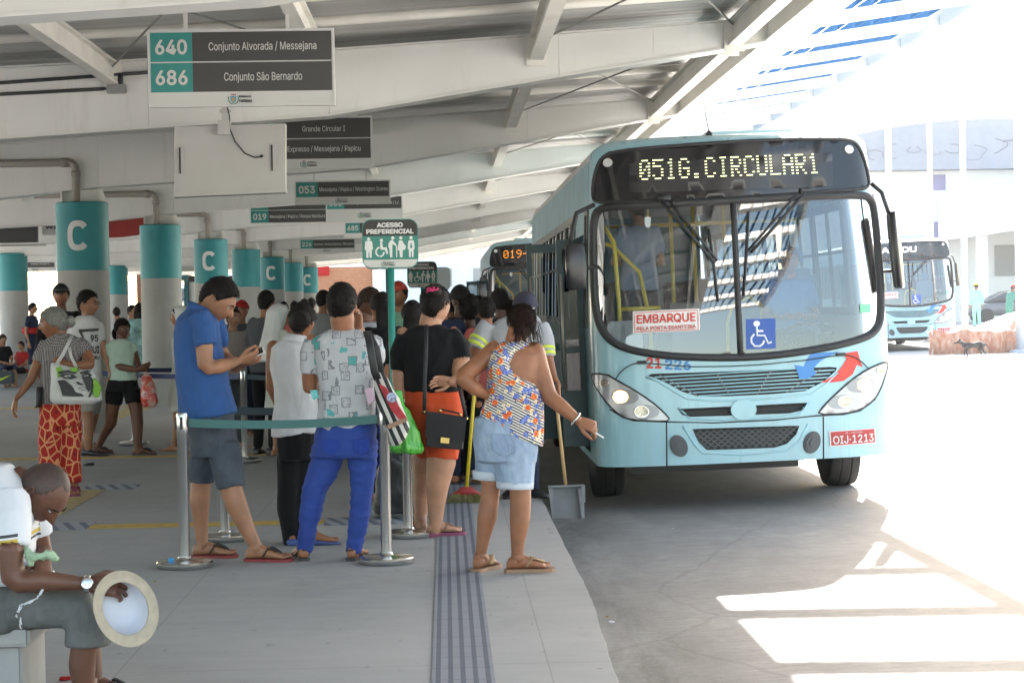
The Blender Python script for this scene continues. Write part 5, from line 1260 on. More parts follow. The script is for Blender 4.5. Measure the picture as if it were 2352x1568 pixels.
f.limb(f.body, [(345, 930, .02, 70), (275, 1160, .02, 50), (225, 1440, .04, 30), (215, 1485, .05, 28)]); f.limb(f.body, [(515, 930, 0, 65), (510, 1160, 0, 45), (468, 1440, 0, 30), (470, 1485, 0, 28)])
for (ax, dy, dd) in ((215, .05, (-.25, 1, 0)), (470, 0, (.25, 1, 0))):
    add_foot.inner = 1 if ax < 300 else -1; add_foot(f.extra, f.P(ax, 1462, dy), dd, .235)
    mb = MB(); add_sole(mb, f.P(ax, 1462, dy), dd, .255, .047); mb.cur = 1; d_ = V(dd).normalized(); b_ = f.P(ax, 1462, dy); b_.z = .03
    mb.tube([b_+d_*.05+V((-.045, 0, -.01)), b_-d_*.03+V((-.03, 0, .03)), b_-d_*.062+V((0, 0, .035)), b_-d_*.03+V((.03, 0, .03)), b_+d_*.05+V((.045, 0, -.01))], .005, 6); f.part('sandal', mb, [sole_m, strap_blk])
f.head(412, 224, 205, 168, 4, dy=.02)
hb = MB(); hair_cap(hb, f.M, .035, .03, [(0, .30), (.5, .285), (.9, .22), (1.2, .08), (1.45, -.02), (1.75, -.10), (2.0, -.24), (2.4, -.42), (3.15, -.47)], .012, 2.0); fuzz(hb, f.M, 1000, .06, .035, [(0, .30), (1.2, .08), (1.75, -.10), (2.4, -.42), (3.15, -.47)], 2); f.part('hair', hb, H_.m, True)
mb = MB(); mb.ball(f.P(496, 268, -.01), .006, 10, 8); f.part('earring', mb, silver, True)
def g(mb):
    f.rings(mb, [(352, 345, 500, .065), (372, 290, 556, .085), (400, 252, 592, .105), (450, 270, 592, .12), (540, 290, 588, .125), (640, 296, 580, .125), (740, 290, 580, .13), (800, 286, 580, .135), (850, 290, 560, .135, 0, -26)])
    f.limb(mb, [(272, 405, .03, 52), (252, 470, .04, 52), (250, 566, .05, 47)], rnd=False); f.limb(mb, [(568, 405, .04, 50), (580, 460, .09, 50), (580, 500, .15, 46)], rnd=False)
f.garment('tee_shirt', tee_m, g, .009, 8)
def g(mb):
    f.rings(mb, [(815, 290, 578, .125), (870, 276, 588, .14), (940, 262, 592, .15), (990, 258, 590, .14)])
    f.limb(mb, [(345, 950, .02, 88), (316, 1060, .02, 75), (272, 1160, .02, 63), (256, 1260, .03, 57), (238, 1360, .04, 47), (224, 1468, .05, 40)], rnd=False)
    f.limb(mb, [(515, 950, .0, 80), (516, 1060, 0, 68), (512, 1160, 0, 56), (504, 1260, 0, 54), (486, 1370, 0, 46), (468, 1470, 0, 40)], rnd=False)
f.garment('trousers', royal, g, .008, 11, st=(.5, .5, 1.6))
for x0 in (318, 470):
    mb = MB(); mb.poly([f.P(x, y, -.150) for x, y in ((x0, 905), (x0+78, 900), (x0+78, 955), (x0+40, 978), (x0+2, 958))], (0, .02, 0)); f.part('back_pocket', mb, cloth('royal_pocket', (.018, .045, .25)))
f.finish()
# ------------------------------------------------------------------ woman in white sleeveless blouse and black trousers
f = Fig('woman with black bun in white sleeveless blouse and black trousers, seen from behind', 12.36, K6, skin='brown')
f.rings(f.body, [(420, 60, 260, .08), (600, 75, 275, .10), (860, 85, 270, .11)])
f.limb(f.body, [(195, 420, 0, 48), (202, 380, 0, 44), (210, 330, 0, 46)])
f.limb(f.body, [(70, 440, .05, 40), (60, 560, .02, 33), (58, 640, .05, 30), (95, 730, .15, 24)]); f.limb(f.body, [(262, 450, .05, 38), (285, 560, .1, 32), (270, 660, .2, 26)])
add_hand(f.extra, f.P(95, 730, .15), (.6, .6, -.2), (-.3, 0, -.9), 1, .165)
f.head(212, 308, 170, 158, 6)
hb = MB(); hair_cap(hb, f.M, .05, .02, HL, .012, 4.0); fuzz(hb, f.M, 700, .08, .048, HL, 3, down=1.2); hb.ball(f.P(205, 300, -.10), V((.062, .05, .058)), 18, 12); hb.tube([f.P(205, 300, -.14)+V((.035*math.cos(a), 0, .033*math.sin(a))) for a in [R(30*i) for i in range(10)]], .012, 8); f.part('hair', hb, H_.m, True)
def g(mb):
    f.rings(mb, [(385, 140, 232, .06), (410, 90, 250, .08), (440, 56, 268, .10), (550, 50, 275, .115), (650, 72, 284, .115), (720, 76, 290, .12), (800, 64, 294, .125), (876, 54, 288, .125, 0, -26)])
f.garment('blouse', white_c, g, .010, 9)
mb = MB(); mb.smooth = True; f.rings(mb, [(412, 110, 258, .085, 0, 16), (392, 118, 246, .075, 0, 16), (372, 132, 236, .062, 0, 16)], 24, 2.2); f.part('collar', mb, white_c)
def g(mb):
    f.rings(mb, [(840, 80, 272, .12), (920, 84, 270, .125), (1000, 92, 262, .115)])
    f.limb(mb, [(150, 960, .0, 64), (142, 1100, .0, 56), (140, 1250, .02, 52), (150, 1360, .02, 42), (158, 1425, .02, 40)], rnd=False); f.limb(mb, [(215, 960, .03, 58), (208, 1100, .05, 52), (205, 1260, .06, 46), (215, 1360, .05, 40), (240, 1420, .0, 38)], rnd=False)
f.garment('trousers', black_c, g, .007, 10)
for (ax, dy, dd) in ((158, .02, (-.2, 1, 0)), (262, -.02, (1, .1, 0))):
    dk = 0 if ax < 200 else .05; f.limb(f.body, [(150 if ax < 200 else 212, 930, dk, 44), (143 if ax < 200 else 207, 1150, dk, 34), (146 if ax < 200 else 208, 1310, dk, 24), (156 if ax < 200 else 228, 1385, .02 if ax < 200 else .02, 24), (ax, 1415, dy, 27)]); add_foot.inner = 1; add_foot(f.extra, f.P(ax, 1412, dy), dd, .22, .04); mb = MB(); q = f.P(ax, 1412, dy); add_shoe(mb, V((q.x, q.y, 0)), V(dd), .245, .044, .042); f.part('shoe', mb, blue_shoe, True)
f.finish()
# ------------------------------------------------------------------ woman in black batwing top and orange shorts
f = Fig('woman in black batwing top and orange shorts with one hand behind her back', 12.7, KB, skin='light')
f.rings(f.body, [(270, 170, 330, .07), (310, 130, 395, .10), (450, 125, 400, .12), (600, 135, 400, .13), (800, 160, 400, .13)])
f.limb(f.body, [(248, 290, 0, 62), (258, 250, 0, 56), (270, 200, 0, 56)])
f.limb(f.body, [(380, 330, -.02, 55), (415, 430, -.06, 48), (408, 530, -.12, 42), (395, 556, -.15, 36), (362, 556, -.17, 25)])
add_hand(f.extra, f.P(368, 556, -.17), (-1, -.05, .05), (.05, .9, .35), 1, .175, .5)
f.limb(f.body, [(120, 330, .02, 52), (95, 450, .02, 44), (98, 560, .0, 36), (105, 640, -.02, 26)]); add_hand(f.extra, f.P(105, 640, -.02), (0, 0, -1), (-1, 0, 0), -1, .17, 1.0)
f.limb(f.body, [(235, 850, .12, 75), (225, 1000, .14, 62), (215, 1130, .15, 48), (205, 1250, .14, 34), (210, 1300, .13, 30)])
f.limb(f.body, [(320, 850, -.06, 88), (312, 970, -.06, 76), (292, 1090, -.06, 60), (285, 1200, -.05, 44), (280, 1320, -.05, 32)])
for (ax, ay, dy, dd) in ((212, 1300, .13, (-.25, 1, 0)), (284, 1335, -.05, (1, .25, 0))):
    add_foot.inner = 1; q = f.P(ax, ay, dy); q.z = .1; add_foot(f.extra, q, dd, .235, z0=.028); mb = MB(); add_sole(mb, q, dd, .26, .05, .001, .026); mb.cur = 1; add_thong(mb, q, dd, .235, .006, .03); f.part('flip_flop', mb, [sole_mag, tan_l])
f.head(282, 168, 198, 145, 2)
hb = MB(); hair_cap(hb, f.M, .03, .02, HL, .006, 5.0); fuzz(hb, f.M, 600, .08, .028, HL, 4, down=1.4); hb.ball(f.P(272, 100, -.07), V((.052, .05, .045)), 16, 12); f.part('hair', hb, H_.m, True)
mb = MB(); mb.smooth = True
for a in (20, 75, 130, 185, 250): mb.tube([f.P(270, 95, -.115), f.P(270+26*math.cos(R(a)), 93-16*math.sin(R(a)), -.11), f.P(270+34*math.cos(R(a+25)), 95-18*math.sin(R(a+25)), -.10)], .006, 6)
f.part('hair_tie', mb, mat('pink_ribbon', (.62, .03, .16), .5))
def g(mb):
    f.rings(mb, [(268, 178, 322, .055), (285, 150, 355, .08), (320, 112, 415, .115), (400, 108, 430, .135), (480, 116, 420, .14), (560, 122, 412, .14), (606, 124, 408, .14)])
    f.limb(mb, [(350, 320, 0, 62), (400, 390, -.03, 70), (418, 448, -.05, 52)], rnd=False); f.limb(mb, [(145, 330, 0, 62), (108, 420, .01, 60), (100, 500, .01, 42)], rnd=False)
f.garment('top', black_c, g, .010, 8)
def g(mb):
    f.rings(mb, [(600, 122, 408, .13), (680, 118, 418, .15), (780, 122, 420, .16), (840, 150, 412, .15)])
    f.limb(mb, [(240, 790, .08, 98), (250, 880, .09, 86), (262, 930, .10, 70)], rnd=False); f.limb(mb, [(322, 790, -.04, 100), (320, 880, -.05, 90), (315, 950, -.06, 80)], rnd=False)
f.garment('shorts', orange_c, g, .009, 9)
f.finish(); woman_black = f
# ------------------------------------------------------------------ woman in floral tank top
f = Fig('woman in floral racerback tank and rolled pale denim shorts, cigarette in her outstretched hand', 10.9, KB, skin='brown', vox=.010)
f.rings(f.body, [(345, 640, 720, .06), (372, 590, 775, .09), (420, 560, 825, .11), (520, 556, 810, .125), (640, 560, 812, .12), (760, 520, 810, .13), (950, 500, 790, .13)])
f.limb(f.body, [(685, 375, .0, 58), (695, 335, .0, 55), (710, 285, .02, 58)])
f.limb(f.body, [(588, 395, 0, 50), (510, 460, -.03, 46), (428, 525, -.08, 44), (420, 545, -.1, 42), (480, 590, -.10, 38), (540, 625, -.06, 26)])
add_hand(f.extra, f.P(540, 625, -.06), (.8, .5, -.25), (0, -.9, .3), 1, .17, .3)
f.limb(f.body, [(785, 410, 0, 58), (815, 500, -.02, 50), (850, 600, -.05, 44), (868, 640, -.06, 42), (930, 690, -.09, 38), (1005, 752, -.12, 26)])
add_hand(f.extra, f.P(1008, 755, -.12), (.95, -.1, -.42), (.3, -.75, .6), 1, .18, .9, curls=[.75, .95, 1.1, 1.2], thumb=.6)
f.limb(f.body, [(570, 980, .05, 78), (565, 1090, .05, 50), (560, 1150, .05, 50), (545, 1250, .05, 52), (525, 1350, .05, 36), (512, 1450, .05, 29)])
f.limb(f.body, [(690, 980, -.03, 82), (714, 1100, -.03, 56), (716, 1170, -.03, 55), (712, 1260, -.03, 54), (702, 1370, -.03, 38), (700, 1455, -.03, 31)])
add_foot.inner = 1; add_foot(f.extra, f.P(512, 1462, .05), (.45, .9, 0), .24, z0=.022); add_foot(f.extra, f.P(700, 1462, -.03), (1, .05, 0), .245, z0=.022)
for (ax, dy, dd) in ((512, .05, (.45, .9, 0)), (700, -.03, (1, .05, 0))):
    mb = MB(); add_sole(mb, f.P(ax, 1462, dy), dd, .27, .05, .001, .02); mb.cur = 1; add_thong(mb, f.P(ax, 1462, dy), dd, .245, .008, .024)
    q = f.P(ax, 1462, dy); d_ = V(dd).normalized(); c_ = V((q.x, q.y, .07))+d_*.11
    for i in range(7): mb.ball(c_+d_*.012*(i-3)*.9+V((0, -.006*(i % 2), -.006*abs(i-3)*.6)), .009, 8, 6)
    f.part('flip_flop', mb, [tan_l, mat('sandal_beads', (.42, .28, .16), .35, .3)])
f.head(722, 262, 172, 195, 12)
hb = MB(); hair_cap(hb, f.M, .06, .03, HL, .03, 6.0); fuzz(hb, f.M, 2200, .12, .06, HL, 5, .0012, 1.1)
hb.smooth = True
for i in range(150):
    a = random.uniform(-.55, 1); b_ = f.P(730+a*80, 285+random.uniform(-40, 30), -.11+.12*abs(a)); hb.tube([b_, b_+V((a*.010, -.006, -.035)), b_+V((a*.02+random.uniform(-.012, .012), -.004, -.06-.05*max(0, a)*random.random()))], [.002, .0015, .0006], 4)
f.part('hair', hb, H2.m, True)
def g(mb):
    f.rings(mb, [(350, 622, 752, .072), (370, 596, 764, .105), (386, 584, 742, .118), (410, 566, 700, .130, -.008), (470, 546, 668, .142, -.012), (515, 544, 690, .145, -.012), (552, 544, 775, .142, -.008), (600, 540, 822, .138), (660, 532, 832, .138), (720, 510, 836, .142, 0, 30), (790, 508, 834, .145, 0, 90), (830, 516, 832, .145, 0, 120)])
f.garment('tank_top', floral_m, g, .008, 8)
def g(mb):
    f.rings(mb, [(740, 482, 806, .135), (800, 476, 804, .145), (900, 478, 802, .155), (960, 484, 796, .145)])
    f.limb(mb, [(568, 900, .05, 92), (560, 980, .05, 80), (545, 1045, .05, 62)], rnd=False); f.limb(mb, [(690, 900, -.03, 102), (690, 1000, -.03, 98), (688, 1085, -.03, 92)], rnd=False)
f.garment('shorts', denim_l, g, .010, 9)
cuff_m = pat_denim('cuff', (.42, .46, .52), (.55, .58, .62))
mb = MB(); f.limb(mb, [(546, 1012, .05, 75), (543, 1056, .05, 72)], 24, rnd=False); f.part('cuff', mb, cuff_m, True); mb = MB(); f.limb(mb, [(688, 1066, -.03, 96), (687, 1100, -.03, 95)], 24, rnd=False); f.part('cuff', mb, cuff_m, True)
mb = MB(); q = [f.P(x, y, -.168) for x, y in ((572, 822), (690, 832), (690, 915), (630, 938), (575, 905))]; mb.poly(q, (0, .03, 0)); f.part('back_pocket', mb, pat_denim('pocket', (.17, .23, .34), (.30, .37, .48)))
mb = MB(); mb.smooth = True; c_ = f.P(996, 746, -.117); mb.tube([c_+(Matrix.Rotation(R(38), 3, 'Y') @ V((0, .036*math.cos(a), .036*math.sin(a)))) for a in [R(20*i) for i in range(18)]], .006, 8, closed=True); f.part('bracelet', mb, silver)
f.finish(); woman_floral = f
# ------------------------------------------------------------------ street sweeper with cap, partly behind her
f = Fig('sweeper in grey work shirt with yellow reflective bands and dark cap, holding broom and dustpan', 15.2, KB, skin='brown')
f.rings(f.body, [(255, 630, 790, .09), (420, 590, 790, .11), (700, 600, 780, .11)])
f.limb(f.body, [(720, 270, 0, 42), (735, 220, 0, 40)])
f.limb(f.body, [(520, 330, .0, 40), (490, 450, -.05, 34), (478, 540, -.12, 30), (478, 620, -.2, 20)]); add_hand(f.extra, f.P(478, 612, -.2), (0, -.25, -1), (-1, 0, 0), 1, .18, 1.2)
f.limb(f.body, [(835, 330, .0, 38), (855, 450, -.05, 32), (878, 540, -.12, 28), (905, 580, -.2, 19)]); add_hand(f.extra, f.P(905, 578, -.2), (.1, -.3, -1), (1, 0, 0), -1, .18, 1.2)
f.head(738, 190, 150, 8, 30); hb = MB(); hair_cap(hb, f.M, .03, .01, HL, .004, 7.0); f.part('hair', hb, H_.m, True)
cb = MB(); hair_cap(cb, f.M, .10, .05, [(0, .18), (1.2, .12), (2.0, .04), (3.15, -.02)], .0, 7); fm = f.M.to_3x3()
cb.loft([(f.M @ V((0, -.40, .24)), fm @ V((.30, 0, 0)), fm @ V((0, 0, .03))), (f.M @ V((0, -.60, .22)), fm @ V((.27, 0, 0)), fm @ V((0, 0, .02))), (f.M @ V((0, -.74, .17)), fm @ V((.13, 0, 0)), fm @ V((0, 0, .012)))], 18, True); f.part('cap', cb, mat('cap_navy', (.028, .028, .05), .8, bump=.2, bscale=200), True)
def g(mb):
    f.rings(mb, [(215, 680, 790, .06), (240, 600, 815, .09), (300, 535, 845, .125), (420, 560, 830, .13), (560, 575, 800, .13), (640, 575, 795, .13)])
    f.limb(mb, [(560, 270, 0, 55), (515, 330, -.02, 52), (488, 390, -.04, 50)], rnd=False); f.limb(mb, [(815, 270, 0, 48), (842, 340, -.02, 46), (852, 430, -.04, 42)], rnd=False)
f.garment('work_shirt', lgrey_c, g, .006, 9)
hv = mat('reflective_yellow', (.60, .72, .06), .5)
for (a, b_, r) in (((508, 345), (501, 356), 54), ((498, 368), (490, 382), 53), ((847, 385), (848, 397), 45), ((849, 410), (851, 424), 44.5)):
    mb = MB(); mb.smooth = True; f.limb(mb, [(*a, -.025-.0002*(a[1]-345), r), (*b_, -.032-.0002*(a[1]-345), r)], 18, rnd=False); f.part('reflective_band', mb, hv)
def g(mb):
    f.rings(mb, [(630, 585, 790, .12), (760, 585, 795, .13)]); f.limb(mb, [(640, 760, 0, 60), (680, 950, 0, 46), (680, 1115, 0, 38)], rnd=False); f.limb(mb, [(735, 760, 0, 60), (765, 950, 0, 46), (770, 1120, 0, 38)], rnd=False)
f.garment('trousers', navy_c, g, .006, 9)
for ax, dd in ((678, (-.3, -1, 0)), (772, (.5, -1, 0))):
    mb = MB(); q = f.P(ax, 1120, 0); add_shoe(mb, V((q.x, q.y, 0)), V(dd), .29, .052, .085); f.part('shoe', mb, blk_shoe, True)
TP, TF = text_pts('Socicam', .052, .014, .03); fm = f.M.to_3x3().normalized(); c_ = f.M @ V((.11, -.50, .33)); X_ = fm @ V((.95, .25, 0)); Z_ = fm @ V((0, .45, .9)); X_.normalize(); Z_.normalize(); N_ = X_.cross(Z_)
mb = MB(); mb.add([c_+X_*p[0]+Z_*p[1]+N_*(.006+.0001*p[2]) for p in TP], TF); f.part('cap_lettering', mb, decal_white)
f.finish(); sweeper = f
# ------------------------------------------------------------------ seated man
f = Fig('seated man in white striped polo and frayed grey shorts, bowed shaved head, watch on wrist', 7.35, K4, skin='deep', vox=.009)
f.rings(f.body, [(300, -130, 60, .10), (430, -190, 130, .16), (650, -200, 150, .17), (950, -210, 150, .17), (1150, -230, 120, .17)])
f.limb(f.body, [(-10, 330, 0, 100), (70, 360, 0, 100), (150, 400, 0, 105)])
f.limb(f.body, [(60, 560, -.20, 92), (60, 760, -.26, 80), (75, 930, -.26, 72), (120, 965, -.26, 68), (240, 955, -.25, 66), (380, 965, -.24, 52), (520, 975, -.23, 38)])
add_hand(f.extra, f.P(522, 975, -.23), (1, .05, -.10), (.1, -.80, .55), -1, .195, .75, thumb=.7)
f.limb(f.body, [(160, 560, .14, 80), (235, 690, .16, 62), (262, 790, .12, 55), (250, 850, -.02, 42), (248, 880, -.14, 38)])
add_hand(f.extra, f.P(262, 850, -.14), (.1, -.75, -.35), (.55, -.35, .75), 1, .18, .9)
f.limb(f.body, [(120, 1120, -.10, 120), (400, 1120, -.10, 110), (520, 1170, -.10, 92), (505, 1330, -.10, 80), (488, 1460, -.09, 80), (500, 1600, -.08, 66), (520, 1760, -.06, 50), (530, 1870, -.06, 42)])
f.limb(f.body, [(120, 1120, .14, 110), (420, 1080, .16, 100), (525, 1150, .16, 85), (535, 1330, .15, 70), (545, 1500, .15, 66), (550, 1870, .15, 40)])
add_foot.inner = 1
for ax, dy in ((530, -.06), (550, .15)):
    q = f.P(ax, 1862, dy); q.z = .1; add_foot(f.extra, q, (1, -.1, 0), .26); mb = MB(); add_sole(mb, q, (1, -.1, 0), .29, .055); mb.cur = 1; add_thong(mb, q, (1, -.1, 0), .26, .008); f.part('flip_flop', mb, [sole_m, strap_blk])
f.head(250, 428, 372, 72, 58, 0, dy=-.02, su=60, sv=48)
hb = MB(); hair_cap(hb, f.M, .004, 0, [(0, .33), (.5, .36), (.9, .38), (1.2, .14), (1.45, .02), (1.75, -.06), (2.0, -.16), (2.4, -.34), (3.15, -.38)], .002, 8.0); f.part('hair', hb, stub, True)
stripe_m = pat_stripe('striped_polo', [(0, (.60, .60, .62))]); nt_ = stripe_m.node_tree
TT = NT('cloth_striped_white_polo', .85, spec=.2); geo = TT.new('ShaderNodeNewGeometry'); GZ = TT.xyz(geo.outputs['Position'])
zz = lambda y: f.P(60, y, -.2).z
SZ = TT.math('SUBTRACT', GZ[2], TT.math('MULTIPLY', GZ[0], .10)); base = (.60, .60, .62); xo = f.P(60, 700, 0).x*.10
def band(y0, y1): return TT.math('MULTIPLY', TT.math('LESS_THAN', SZ, zz(y0)-xo), TT.math('GREATER_THAN', SZ, zz(y1)-xo))
c = TT.mix(band(676, 694), base, (.06, .06, .065)); c = TT.mix(band(706, 732), c, (.50, .36, .06)); c = TT.mix(band(742, 758), c, (.06, .06, .065))
fx_ = TT.math('LESS_THAN', GZ[0], f.P(122, 700, -.24).x); TT.color(TT.mix(fx_, base, c))
def g(mb):
    f.rings(mb, [(268, -90, 60, .08), (330, -150, 120, .13), (430, -210, 190, .20), (560, -225, 225, .215), (700, -225, 196, .21), (850, -225, 190, .21), (970, -235, 188, .215, 0, -50)])
    f.limb(mb, [(40, 470, -.14, 130), (58, 600, -.20, 118), (66, 760, -.24, 105)], rnd=False); f.limb(mb, [(150, 520, .12, 110), (225, 620, .16, 92), (240, 688, .17, 80)], rnd=False)
f.garment('polo_shirt', TT.m, g, .010, 7, smooth=3)
mb = MB(); mb.smooth = True
f.rings(mb, [(420, -40, 150, .10, 0, 170), (360, -20, 140, .10, 0, 150), (310, 5, 150, .095, 0, 120)], 28, 2.2); f.part('collar', mb, white_c)
def g(mb):
    f.rings(mb, [(930, -230, 160, .17), (1080, -250, 170, .20), (1230, -260, 150, .20)])
    f.limb(mb, [(60, 1110, -.10, 140), (300, 1110, -.10, 124), (470, 1130, -.10, 128), (520, 1230, -.10, 130), (522, 1345, -.10, 128)], rnd=False)
    f.limb(mb, [(60, 1100, .14, 130), (330, 1080, .15, 110), (500, 1110, .16, 110), (545, 1200, .16, 104)], rnd=False)
f.garment('shorts', denim_g, g, .010, 8, smooth=3)
mb = MB(); mb.smooth = True
rnd_ = random.Random(3)
for (x0, y0, x1, y1) in ((255, 1005, 215, 1060), (215, 1060, 130, 1095), (130, 1095, 95, 1165), (120, 1165, 130, 1245)):
    for _ in range(7):
        t0, t1 = rnd_.random(), rnd_.random(); a = f.P(x0+(x1-x0)*t0+rnd_.uniform(-9, 9), y0+(y1-y0)*t0, -.315); b_ = f.P(x0+(x1-x0)*t1+rnd_.uniform(-9, 9), y0+(y1-y0)*t1+8, -.315); mb.tube([a, (a+b_)/2+V((0, -.004, rnd_.uniform(-.01, .004))), b_], .0022, 5)
f.part('frayed_thread', mb, white_c)
c_ = f.P(524, 975, -.235); Mw = Matrix.Rotation(R(4), 3, 'Y'); mb = MB(); mb.smooth = True
mb.tube([c_+Mw @ V((0, .034*math.cos(a), .030*math.sin(a))) for a in [R(15*i) for i in range(24)]], [(.011, .003)]*24, 8, side=V((1, 0, 0)), closed=True)
Mf = Matrix.Rotation(R(72), 4, 'X') @ Matrix.Rotation(R(0), 4, 'Z'); mb.lathe(c_+V((.004, -.034, .006)), [(.020, -.004), (.022, 0), (.021, .005), (.017, .006)], 24, M=Mf); f.part('wristwatch', mb, silver)
mb = MB(); mb.smooth = True; mb.tube([f.P(174, 455, -.12), f.P(145, 500, -.115), f.P(105, 545, -.10), f.P(85, 540, -.09)], .0022, 6); mb.ball(f.P(62, 550, -.04), V((.03, .03, .022)), 12, 8); f.part('face_mask', mb, white_c)
mb = MB(); mb.smooth = True; mb.ball(f.P(312, 905, -.2), V((.008, .010, .008)), 10, 8); f.part('ring', mb, silver)
f.finish(); seated = f
# ------------------------------------------------------------------ grey-haired woman with tote
f = Fig('elderly woman with grey bun, houndstooth blouse and red animal print trousers', 16.1, K2, skin='brown')
f.rings(f.body, [(770, 400, 590, .08), (900, 350, 610, .10), (1250, 340, 620, .12)])
f.limb(f.body, [(480, 790, 0, 55), (470, 730, 0, 52), (455, 680, 0, 52)])
f.limb(f.body, [(345, 830, .0, 48), (295, 960, -.05, 40), (245, 1090, -.08, 34), (190, 1165, -.10, 30), (130, 1240, -.12, 22)]); add_hand(f.extra, f.P(128, 1242, -.12), (-.35, -.1, -1), (-.9, -.3, .25), -1, .17, .5)
f.limb(f.body, [(640, 830, .0, 52), (700, 930, -.08, 44), (705, 975, -.14, 42), (600, 985, -.2, 36), (510, 965, -.22, 24)]); add_hand(f.extra, f.P(512, 965, -.22), (-1, 0, .15), (.1, -.8, .5), 1, .16, 1.1)
f.head(420, 655, 232, -78, 4); hb = MB(); hair_cap(hb, f.M, .05, .03, HLF, .02, 9.0); fuzz(hb, f.M, 700, .12, .05, HLF, 6, down=1.0); hb.ball(f.P(548, 640, .02), V((.048, .05, .05)), 16, 12); f.part('hair', hb, H3.m, True)
mb = MB(); mb.tube([f.P(536, 648, .02)+V((0, .040*math.cos(a), .040*math.sin(a))) for a in [R(30*i) for i in range(12)]], .006, 6, closed=True); f.part('hair_tie', mb, mat('pink_ribbon', (.62, .03, .16), .5), True)
def g(mb):
    f.rings(mb, [(735, 420, 560, .07), (770, 370, 620, .10), (840, 325, 665, .13), (950, 320, 640, .135), (1100, 320, 630, .14), (1285, 312, 630, .145)])
    f.limb(mb, [(375, 810, .0, 60), (320, 900, -.03, 58), (296, 955, -.04, 50)], rnd=False); f.limb(mb, [(610, 810, .0, 62), (660, 850, -.03, 62), (690, 885, -.05, 56)], rnd=False)
f.garment('blouse', check_m, g, .006, 9)
def g(mb):
    f.rings(mb, [(1260, 316, 632, .14), (1350, 312, 634, .15), (1450, 312, 634, .14)]); f.limb(mb, [(400, 1420, -.05, 92), (392, 1600, -.05, 92), (392, 1750, -.05, 88), (410, 1930, -.05, 70)], rnd=False); f.limb(mb, [(550, 1420, .05, 88), (552, 1600, .02, 82), (565, 1780, 0, 72), (580, 1900, 0, 60)], rnd=False)
f.garment('trousers', leop_m, g, .008, 9)
for ax, dd in ((410, (-.9, -.2, 0)), (580, (.2, -1, 0))):
    q = f.P(ax, 1925, 0); q.z = .09; add_foot(f.extra, q, dd, .23); mb = MB(); add_sole(mb, q, dd, .25, .048); mb.cur = 1; add_thong(mb, q, dd, .23, .008); f.part('sandal', mb, [sole_mag, sole_mag])
f.finish(H3.m); old_woman = f
# ------------------------------------------------------------------ man in white printed tee
f = Fig('man with glasses in white tee with black print, facing picture right by the lettered column', 20.5, K2, skin='tan', vox=.013)
f.rings(f.body, [(640, 590, 760, .09), (800, 590, 790, .12), (1200, 620, 790, .12)]); f.limb(f.body, [(670, 650, 0, 48), (685, 590, 0, 46), (692, 540, 0, 46)])
f.limb(f.body, [(770, 690, -.02, 40), (795, 800, -.02, 34), (825, 900, -.04, 30), (850, 985, -.06, 20)]); add_hand(f.extra, f.P(850, 985, -.06), (.3, -.1, -1), (1, 0, .2), -1, .18, .5)
f.limb(f.body, [(570, 690, .02, 40), (550, 830, .02, 34), (560, 980, .0, 26)])
f.limb(f.body, [(665, 1250, 0, 60), (690, 1400, 0, 44), (690, 1520, 0, 42), (695, 1680, 0, 26)]); f.limb(f.body, [(740, 1250, .1, 60), (725, 1400, .2, 44), (690, 1520, .3, 42), (640, 1660, .35, 26)])
for ax, ay, dy in ((697, 1682, 0), (640, 1662, .35)):
    mb = MB(); q = f.P(ax, ay, dy); add_shoe(mb, V((q.x, q.y, 0)), V((1, -.3, 0)), .28, .05, .07); f.part('shoe', mb, blk_shoe, True)
f.head(690, 505, 190, 68, 0); hb = MB(); hair_cap(hb, f.M, .045, .07, HLS, .02, 10.0); fuzz(hb, f.M, 500, .08, .045, HLS, 7, top=.07, r=.002); f.part('hair', hb, H_.m, True)
mb = MB(); mb.smooth = True; M_ = f.M; sc_ = M_.median_scale
for s_ in (-1, 1): mb.tube([M_ @ V((s_*.135+.095*math.cos(a), -.445, .035+.065*math.sin(a))) for a in [R(30*i) for i in range(12)]], .009*sc_, 6, closed=True); mb.tube([M_ @ V((s_*.23, -.44, .04)), M_ @ V((s_*.335, -.25, .05)), M_ @ V((s_*.35, .02, .04))], .008*sc_, 6)
mb.tube([M_ @ V((-.04, -.45, .05)), M_ @ V((.04, -.45, .05))], .008*sc_, 6); f.part('glasses', mb, trim_blk)
def g(mb):
    f.rings(mb, [(590, 620, 730, .07), (625, 570, 770, .10), (690, 545, 800, .13), (800, 550, 805, .135), (1000, 575, 800, .14), (1180, 600, 800, .14)]); f.limb(mb, [(760, 660, -.01, 48), (785, 720, -.02, 46), (792, 785, -.02, 42)], rnd=False); f.limb(mb, [(580, 670, .02, 48), (555, 780, .02, 46)], rnd=False)
f.garment('tee_shirt', white_c, g, .006, 9, .014)
mb = MB(); q = [f.P(x, y, -.142) for x, y in ((612, 700), (775, 690), (772, 712), (640, 722))]; mb.poly(q, (0, .01, 0)); q = [f.P(x, y, -.142) for x, y in ((612, 704), (640, 722), (668, 790), (660, 796))]; mb.poly(q, (0, .008, 0)); 
text_into(mb, '95', f.P(740, 770, -.14), 60*f.sc, 55*f.sc, .05); text_into(mb, 'DUI', f.P(738, 860, -.143), 80*f.sc, 60*f.sc, .06); text_into(mb, 'CRU', f.P(745, 920, -.143), 70*f.sc, 30*f.sc, .04); f.part('shirt_print', mb, strap_blk)
def g(mb): f.rings(mb, [(1150, 605, 795, .13), (1260, 610, 800, .14)]); f.limb(mb, [(675, 1230, 0, 72), (690, 1345, 0, 62)], rnd=False); f.limb(mb, [(735, 1230, .1, 68), (728, 1345, .17, 58)], rnd=False)
f.garment('shorts', dgrey_c if False else cloth('stone', (.30, .29, .26)), g, .006, 9, .014)
f.finish()
